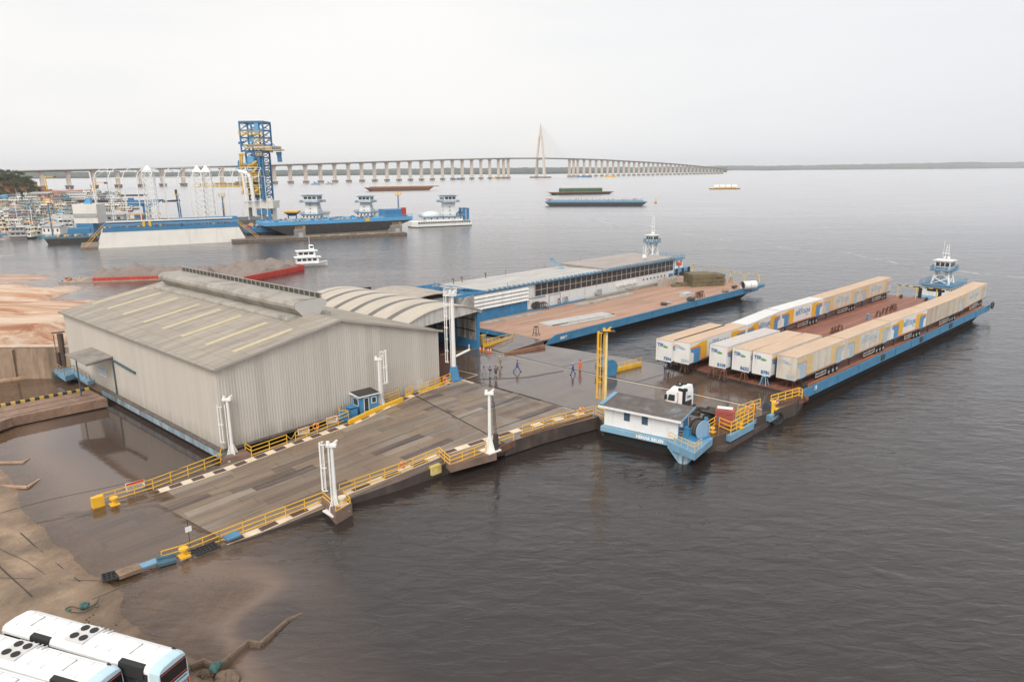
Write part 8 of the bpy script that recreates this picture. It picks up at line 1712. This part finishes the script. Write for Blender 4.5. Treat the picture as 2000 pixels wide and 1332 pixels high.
def riverboat(label, o, a, L, B, decks=2, hull=WHITE, cab=WHITE, roof=WHITE, trim=None, mast_=True, grp=None, cover=None, nm='river_boat', dh=2.3, open_=True, proto={}):
    T = Thing(nm, label, 'boat', o, a, grp); q = MB(); n = 10; vs = []; fs = []
    sec = []
    for i in range(n + 1):
        t_ = i / n; x = L * (t_ - .5); w = B / 2 * min(1, (1.02 - t_) * 3.2) ** .6 * (1 if t_ > .12 else .85 + t_); zt = .9 + .9 * max(0, t_ - .6) ** 1.4 * 2.2
        sec += [(x, -w * .55, -.4), (x, -w, zt), (x, w, zt), (x, w * .55, -.4)]
    for i in range(n): k = i * 4; fs += [(k, k + 4, k + 5, k + 1), (k + 1, k + 5, k + 6, k + 2), (k + 2, k + 6, k + 7, k + 3)]
    fs += [(0, 1, 2, 3), (n * 4 + 3, n * 4 + 2, n * 4 + 1, n * 4)]; q.add(sec, fs); T.part('hull', q, hull)
    if trim: q = MB(); q.box(-L * .49, -B * .5 - .03, .55, L * .2, B * .5 + .03, .85); T.part('rubbing_band', q, trim)
    z = .95
    for d_ in range(decks):
        x0, x1 = -L * (.46 - .05 * d_), L * (.26 - .09 * d_); hb = B * (.46 - .03 * d_)
        q = MB(); q.box(x0 + .3, -hb + .25, z, x1 - .3, hb - .25, z + dh - .1); c = T.part('cabin', q, cab); q = MB(); nn = max(3, int((x1 - x0) / 1.9))
        for k in range(nn): xx = x0 + .6 + (x1 - x0 - 1.2) * k / nn; q.box(xx, -hb + .2, z + dh * .42, xx + (x1 - x0) / nn * .62, hb - .2, z + dh * .78)
        q.box(x1 - .32, -hb * .7, z + dh * .45, x1 - .26, hb * .7, z + dh * .8); T.part('windows', q, GLASS, c)
        q = MB(); q.box(x0 - .2, -hb - .1, z + dh - .1, x1 + .5, hb + .1, z + dh + .06); T.part('deck_roof', q, roof if d_ == decks - 1 else cab)
        if L > 11:
            q = MB()
            for k in range(nn + 1): 
                for s in (-1, 1): xx = x0 + (x1 - x0) * k / nn; q.beam((xx, s * hb, z), (xx, s * hb, z + dh), .09)
            for s in (-1, 1): q.beam((x0, s * hb, z + .85), (x1, s * hb, z + .85), .08)
            T.part('deck_rail', q, trim or cab)
        z += dh + .06
    q = MB(); q.hexa([(-.1 * L + L * .08, -1, z), (L * .13, -1, z), (L * .13, 1, z), (-.1 * L + L * .08, 1, z), (-.02 * L, -.95, z + 1.7), (L * .1, -.95, z + 1.7), (L * .1, .95, z + 1.7), (-.02 * L, .95, z + 1.7)]); w = T.part('wheelhouse', q, cab); q = MB(); q.box(L * .095, -.8, z + .8, L * .125, .8, z + 1.4); q.box(L * .0, -1.01, z + .8, L * .09, 1.01, z + 1.4); T.part('window', q, GLASS, w)
    if mast_: q = MB(); q.tube((0, 0, z + 1.7), (0, 0, z + 4.4), .06, 5); q.beam((0, -.5, z + 3.2), (0, .5, z + 3.2), .06); T.part('mast', q, cab)
    return T
pb1 = at(603, 520, 0); riverboat('white three storey passenger boat moored at the end of the red gravel barge', pb1 + V(.3, 1.5, 0), 22, 10.6, 4.2, 2, WHITE, WHITE2, WHITE2, None, dh=1.95)
q = MB(); q.beam((0, 0, 0), (0, 0, 2.2), .18); q.beam((2.4, 0, 0), (2.4, 0, 2.2), .18); q.beam((0, 0, 1.9), (2.4, 0, 1.9), .14); solo('push_frame', q, mat('dull_yellow', (.4, .25, .08), .7), 'rusty goalpost frame on the red gravel barge beside the white passenger boat', 'frame', at(559, 520, .6))
# ================================================================ crowded boatyard on the left shore
PAL = dict(white=WHITE, blue=mat('boat_blue', (.10, .28, .45), .5, var=.1), red=mat('boat_red', (.42, .06, .05), .5), teal=mat('boat_teal', (.18, .40, .45), .5), grey=GREY, dark=HULLD, rust=RUST, cream=mat('boat_cream', (.62, .55, .42), .6), green=GREEN, orange=mat('boat_orange', (.75, .33, .12), .6))
rs = random.Random(23); SPEC = []
cols_ = ['white', 'blue', 'red', 'teal', 'grey', 'cream', 'dark', 'rust', 'green', 'orange']
used_lab = set(); DIS = ['mast', 'no mast']
# rows of boats from the near shore to the far pontoons: (y, x0, x1, step, length range, angle)
rows = [(465, -12, 80, 21, (9, 13), 5), (455, -4, 85, 17, (10, 15), 12), (446, 2, 130, 18, (11, 16), 20), (437, -4, 150, 17, (12, 17), 150), (429, 6, 140, 16, (13, 18), 10), (421, -3, 235, 17, (13, 18), 160), (414, 10, 245, 17, (14, 20), 8), (408, 0, 245, 19, (15, 22), 20), (403, 150, 262, 18, (16, 24), 170), (397, 20, 110, 16, (16, 22), 10), (391, 100, 240, 17, (18, 24), 5), (386, 140, 235, 15, (18, 26), 165)]
def near_(px): 
    marks = [(0, 'at left edge'), (50, 'left of blue mast'), (104, 'near blue mast'), (152, 'left of box building'), (198, 'behind box building'), (235, 'right of box building'), (290, 'near pedestal crane')]
    return min(marks, key=lambda m_: abs(m_[0] - px))[1]
count = {}
for ri, (py, x0, x1, st, (l0, l1), aa) in enumerate(rows):
    px = x0
    while px < x1:
        y = py + rs.uniform(-2.5, 2.5)
        if 148 < px < 205 and y > 396: px += st; continue
        if 85 < px < 190 and y > 450: px += st; continue
        L = rs.uniform(l0, l1); h = rs.choice(['white', 'blue', 'blue', 'red', 'teal', 'grey', 'rust', 'cream', 'dark']); c = rs.choice(['white', 'white', 'cream', 'cream', 'grey', 'teal']); rf = rs.choice(['white', 'white', 'red', 'teal', 'grey', 'orange', 'blue', 'rust', 'cream']); dk = rs.choice([1, 1, 2, 2] if L < 16 else [2, 2, 3])
        p = at(px + rs.uniform(-3, 3), y, 0); z = max(0, float(terrain(np.array([p.x]), np.array([p.y]))[0]))
        rown = ['nearest', 'second', 'third', 'fourth', 'fifth', 'sixth', 'seventh', 'eighth', 'ninth', 'tenth', 'eleventh', 'farthest'][ri] + ' row,'
        lb = f'{h} {["", "single", "two", "three"][dk]} deck boat, {c} cabin, {rf} roof, {rown} {near_(px)}'
        while lb in used_lab: rf = rs.choice(cols_); c = rs.choice(['white', 'cream', 'grey', 'blue', 'teal', 'red']); lb = f'{h} {["", "single", "two", "three"][dk]} deck boat, {c} cabin, {rf} roof, {rown} {near_(px)}'
        used_lab.add(lb); riverboat(lb, p + V(0, 0, z * .8), aa + rs.uniform(-16, 16) + (180 if rs.random() < .4 else 0), L, L * .27, dk, PAL[h], PAL[c], PAL[rf], PAL[rs.choice(['blue', 'red', 'teal', 'dark'])] if rs.random() < .5 else None, rs.random() < .5, 'boats crowded in the boatyard', dh=2.1)
        px += st * rs.uniform(.8, 1.25)
# large vessels
fb = at(168, 392, 0); T = riverboat('big white ferry with long window rows beside the dark barge', fb, -3, 52, 10, 3, HULLD, WHITE, WHITE, None, True, dh=2.7, nm='ferry')
T = far_barge('barge', (52, 383), (128, 384.5), 12, 4.6, 8, HULLD, HULLD, 'long black barge with white lettering moored below the wooded hill'); lettering('GRUPO CHIBATAO', 3.1, SWHITE, T.e, (T.Lx * .62, -.2, 2.6), (1, 0, 0), depth=.05, bold=.05, name='hull_lettering')
T = far_barge('barge', (112, 396), (222, 396), 12, 2.6, 6, HULLD, HULLD, 'dark flat barge lying under the white ferry')
T = far_barge('barge', (75, 410), (151, 409.5), 11, 2.8, 2, PAL['red'], PAL['red'], 'red barge under a pale orange tarpaulin left of the white box building'); q = MB(); n = 8; Lx = T.Lx
for i in range(n):
    a0, a1 = math.pi * i / n, math.pi * (i + 1) / n; q.add([(Lx * .3, 5.5 - 5 * math.cos(a0), 2.8 + 2.4 * math.sin(a0)), (Lx - 1, 5.5 - 5 * math.cos(a0), 2.8 + 2.4 * math.sin(a0)), (Lx - 1, 5.5 - 5 * math.cos(a1), 2.8 + 2.4 * math.sin(a1)), (Lx * .3, 5.5 - 5 * math.cos(a1), 2.8 + 2.4 * math.sin(a1))], [(0, 1, 2, 3)])
T.part('tarpaulin', q, mat('tarp_orange', (.70, .38, .20), .8, var=.12, scale=.3))
T = far_barge('barge', (205, 384), (287, 383), 9, 1.8, 4, HULLD, HULLD, 'low dark pontoon strip lying far out right of the white ferry')
# float with grey sheds in the yard
for i, (px, py, w, h, d_, m, rm, lb) in enumerate([(100, 455, 34, 16, 8, WHITE, GREY, 'wide white floating shed left of the floating dock'), (120, 441, 60, 17, 9, WHITE, GREY, 'long white floating hall behind the blue mast'), (205, 431, 74, 14, 8, GREY, GREY, 'long pale floating hall right of the white box building'), (74, 395, 40, 9, 12, mat('shed_brown', (.25, .17, .12), .8), GREY, 'low dark shed with grey roof at the foot of the black barge'), (20, 412, 36, 9, 10, mat('shed_brown', (0, 0, 0)), RUST, 'brown hut with rusty roof on the boatyard shore'), (8, 402, 26, 10, 12, BLUE, BLUE, 'blue shed roof at the left edge below the trees'), (60, 404, 30, 7, 9, mat('shed_brown', (0, 0, 0)), mat('tile_roof', (.42, .16, .08), .8, var=.3), 'small brick coloured shed on the red bank')]):
    p = at(px - w / 2, py, .6); u = pxu(p); z = max(.3, float(terrain(np.array([p.x]), np.array([p.y]))[0])); T = Thing('shed', lb, 'shed', p + V(0, 0, z - .6), rs.uniform(-4, 6)); q = MB(); q.box(0, 0, -1, w * u, d_, h * u * .8); T.part('wall', q, m); q = MB(); q.hexa([(-.5, -.6, h * u * .8), (w * u + .5, -.6, h * u * .8), (w * u + .5, d_ + .5, h * u * 1.1), (-.5, d_ + .5, h * u * 1.1), (-.5, -.6, h * u * .8 + .25), (w * u + .5, -.6, h * u * .8 + .25), (w * u + .5, d_ + .5, h * u * 1.1 + .25), (-.5, d_ + .5, h * u * 1.1 + .25)]); T.part('roof', q, rm)
    q = MB()
    for k in range(4): q.box(w * u * (k + .3) / 4, -.05, h * u * .2, w * u * (k + .65) / 4, .02, h * u * .55)
    T.part('openings', q, DARK)
p = at(-60, 384, 3); e = at(50, 384, 3); T = Thing('long_shed', 'long shed with pale concrete roof at the left edge below the hill', 'shed', p, math.degrees(math.atan2(e.y - p.y, e.x - p.x))); L = (e - p).length; u = pxu(p); q = MB(); q.box(0, 0, -3, L - 4, 14, 3.5); T.part('wall', q, WHITE); q = MB(); q.hexa([(-1, -1, 3.5), (L - 1, -1, 3.5), (L - 4, 14, 12 * u + 3), (-1, 14, 12 * u + 3), (-1, -1, 3.8), (L - 1, -1, 3.8), (L - 4, 14, 12 * u + 3.4), (-1, 14, 12 * u + 3.4)]); T.part('roof', q, CONC)
# tall thin poles among the boats
for i, (px, pb_, pt) in enumerate([(37, 448, 392), (40, 430, 368), (72, 432, 395), (66, 452, 402), (90, 425, 402), (140, 445, 408), (62, 460, 418), (219, 430, 345), (242, 430, 345), (111, 386, 348)]):
    p = at(px, pb_, .5); q = MB(); h = hgt(px, pt, p) - .5; q.tube((0, 0, -1), (0, 0, h), .22, 5, .12); q.beam((-1, 0, h * .8), (1, 0, h * .8), .15); solo('signal_pole', q, [SWHITE, PAL['grey'], mat('platform_yellow', (0, 0, 0))][i % 3], ['tall thin pole rising among the crowded boats of the boatyard'][0], 'pole', p, group='poles among the boats')
# two yellow cranes behind the boats and the grey barge row
for px, pb_, pt, lb in ((92, 372, 346, 'small yellow jib crane below the leftmost bridge piers'), (186, 382, 358, 'small yellow crane beside the third bridge pier from the left')):
    p = at(px, pb_, 0); h = hgt(px, pt, p); T = Thing('yellow_crane', lb, 'crane', p, 10); q = MB(); q.tube((0, 0, 0), (0, 0, h), 1.5, 6, 1); T.part('tower', q, YEL); q = MB(); q.beam((-4, 0, h), (16, 0, h + 1), 1.0); T.part('jib', q, YEL); q = MB(); q.cb((15, 0, h), (4, 2, 2.4)); q.box(-6, -4, -.5, 6, 6, 1.4); T.part('cab', q, DARK)
# ================================================================ buses
BW = mat('bus_white', (.82, .82, .815), .3, var=.03, dirt=(.66, .64, .60), damt=.3, dscale=.9); BBL = mat('bus_pale_blue', (.50, .66, .74), .35, var=.03); BDK = mat('bus_dark_glass', (.018, .017, .018), .15, var=.2)
def bus(label, o, a, L=12.6, n2='23205', stop=True):
    T = Thing('bus', label, 'bus', o, a, 'white buses parked on the bank'); w = 1.08; H = 3.15; q = MB()
    pr = [(-w, .35), (-w, 2.3), (-w + .06, 2.85), (-w + .18, 3.04), (-w + .4, 3.13), (0, H + .03), (w - .4, 3.13), (w - .18, 3.04), (w - .06, 2.85), (w, 2.3), (w, .35)]
    def body(x0, x1, sc=1., inset=0.): return [(x0 if i < 1 else x1, y, z) for i in range(2) for y, z in pr]
    xs_ = [(0, .93), (.12, .985), (.35, 1.0), (L - .9, 1.0), (L - .25, .97), (L, .88)]; vs = []; n = len(pr); fs = []
    for x, s in xs_: vs += [(x, y * (s if s < 1 else 1), .35 + (z - .35) * (s ** .5)) for y, z in pr]
    for k in range(len(xs_) - 1): fs += [(k * n + i, k * n + i + 1, (k + 1) * n + i + 1, (k + 1) * n + i) for i in range(n - 1)]
    fs += [tuple(range(n)), tuple(range(len(vs) - 1, len(vs) - n - 1, -1))]; q.add(vs, fs); bd = T.part('body', q, BW)
    q = MB(); q.add([(x + (-.012 if x == 0 else 0), y * (s if s < 1 else 1) * 1.006, .35 + (z - .35) * (s ** .5) + .006) for x, s in [(-.0, .93), (.12, .985), (.35, 1.0), (.62, 1.0)] for y, z in pr], [(k * n + i, k * n + i + 1, (k + 1) * n + i + 1, (k + 1) * n + i) for k in range(3) for i in range(n - 1)] + [tuple(range(n))]); T.part('rear_panel', q, BBL, bd)
    for s in (-1, 1):
        q = MB(); q.box(.75, s * (w + .004) - .012, 1.25, L - .5, s * (w + .004) + .012, 2.72)
        q2 = T.part('side_glazing', q, BDK, bd); q = MB()
        for k in range(8): x = .75 + (L - 1.3) * k / 8; q.box(x, s * (w + .02) - .01, 1.3, x + .09, s * (w + .02) + .01, 2.7)
        T.part('window_pillars', q, BLACK, q2)
    q = MB(); q.hexa([(1.0, w - .2, 2.35), (2.9, w - .2, 2.35), (2.9, w + .06, 2.35), (1.0, w + .06, 2.35), (1.05, w - .3, 3.13), (2.8, w - .3, 3.13), (2.8, w + .0, 3.06), (1.05, w + .0, 3.06)]); T.part('door_header', q, BLACK); q = MB(); q.hexa([(8.2, w - .2, 2.35), (9.8, w - .2, 2.35), (9.8, w + .06, 2.35), (8.2, w + .06, 2.35), (8.25, w - .3, 3.13), (9.7, w - .3, 3.13), (9.7, w + .0, 3.06), (8.25, w + .0, 3.06)]); T.part('door_header', q, BLACK)
    q = MB(); q.face([(-.03, -w * .86, 1.75), (-.03, -w * .86, 2.78), (-.03, w * .86, 2.78), (-.03, w * .86, 1.75)]); rw = T.part('rear_window', q, BDK, bd); q = MB(); q.beam((-.035, -w * .84, 2.68), (-.035, w * .84, 2.68), .02, .05); q.beam((-.035, -w * .84, 1.9), (-.035, w * .84, 1.9), .02, .06); T.part('red_stripe', q, REDC, rw)
    q = MB(); q.beam((-.03, -w * .8, 1.6), (-.03, w * .8, 1.6), .02, .05); q.beam((-.03, -.1, 1.45), (-.03, .5, 1.45), .03, .04); T.part('grille_line', q, BLACK, bd)
    q = MB(); q.box(-.03, w * .8, .9, .0, w * .9, 1.35); q.box(-.03, -w * .9, .9, .0, -w * .8, 1.35); T.part('tail_light', q, RED, bd)
    lettering(n2, .3, BLACK, bd, (-.03, -w * .45, 1.22), (0, -1, 0), depth=.004, name='number_lettering')
    q = MB(); q.box(7.0 - 1.1, -.15 - .6, H + .02, 7.0 + .3, .75, H + .1); ac = T.part('roof_fan_unit', q, mat('ac_beige', (.62, .60, .58), .5))
    for x in (6.25, 6.95):
        for y in (-.38, .35): q = MB(); q.tube((x, y, H + .09), (x, y, H + .16), .24, 16); T.part('fan', q, BLACK, ac)
    q = MB()
    for x in (2.6, 10.4):
        q.box(x, -.45, H + .03, x + .9, .45, H + .055)
    T.part('roof_hatch', q, mat('hatch_white', (.80, .80, .80), .3), bd); q = MB()
    for x in (2.58, 10.38): q.box(x, -.46, H + .02, x + .03, .46, H + .06); q.box(x, -.48, H + .02, x + .6, -.45, H + .06)
    for k in range(4): q.box(5.3 + k * .35, -.9, H - .02, 5.42 + k * .35, -.5, H + .018)
    T.part('hatch_edge', q, GREY, bd)
    q = MB()
    for x in (1.5, 4.0, 5.0, 8.4, 9.6, 11.4): q.box(x, -.66, H - .04, x + .018, .66, H + .024)
    for y in (-.66, .64): q.box(.9, y, H - .06, L - .9, y + .015, H + .0)
    T.part('roof_seam', q, mat('seam_grey', (.55, .55, .54), .5), bd)
    q = MB(); q.tube((.55, -w * .75, H - .1), (.75, -w * .75, H + .0), .07, 8); T.part('marker_lamp', q, BLACK)
    for x in (3.2, L - 2.7):
        for s in (-1, 1): q = MB(); q.tube((x, s * (w - .3), .48), (x, s * w, .48), .48, 16); T.part('wheel', q, BLACK)
    q = MB(); q.box(L - .02, -w * .8, 1.4, L + .02, w * .8, 2.8); T.part('windscreen', q, BDK, bd)
    return T
zb = .25
c1_ = at(363, 1266, zb + 3.1); c0 = at(54, 1182, zb + 3.1); d = (c0 - c1_); ab = math.degrees(math.atan2(d.y, d.x)); d.normalize(); nn = V(-d.y, d.x, 0); nn = nn if nn.y < 0 else -nn
ob = c1_ + nn * 1.04; ob.z = zb; bus('white city bus with roof fans, the farthest of the parked row and nearest the quay', ob, ab, 12.4)
c2_ = at(238, 1297, zb + 3.1); ob = c2_ + nn * 1.04; ob.z = zb; bus('middle white city bus of the row in the bottom left corner', ob, ab + 1, 12.4, '23204')
c3_ = at(128, 1335, zb + 3.1); ob = c3_ + nn * 1.04; ob.z = zb; bus('nearest white city bus, only its roof corner showing at the bottom left', ob, ab + 1.5, 12.4, '23203')
q = MB(); rs = random.Random(2)
for i, (px, py) in enumerate(((169, 1210), (175, 1205), (182, 1200), (227, 1220), (48 * 3.6, 1214))): p = at(px, py, .75); q.sphere(p + V(0, 0, 0), .07, 6, 4)
solo('pebbles', q, RUST, 'few small brown stones on the sand behind the buses', 'stones', kind='stuff')
HAZE = 0.00007
# ================================================================ haze over the river
hz = bpy.data.materials.new('haze'); hz.use_nodes = True; t = hz.node_tree; t.nodes.clear()
o_ = t.nodes.new('ShaderNodeOutputMaterial'); v_ = t.nodes.new('ShaderNodeVolumePrincipled')
v_.inputs['Color'].default_value = (.95, .97, 1, 1); v_.inputs['Density'].default_value = HAZE; v_.inputs['Anisotropy'].default_value = .2
t.links.new(v_.outputs[0], o_.inputs['Volume'])
b_ = MB(); b_.box(-14800, -1500, -9, 14800, 14800, 192)
h_ = tag(mobj('haze', b_, hz), kind='stuff')
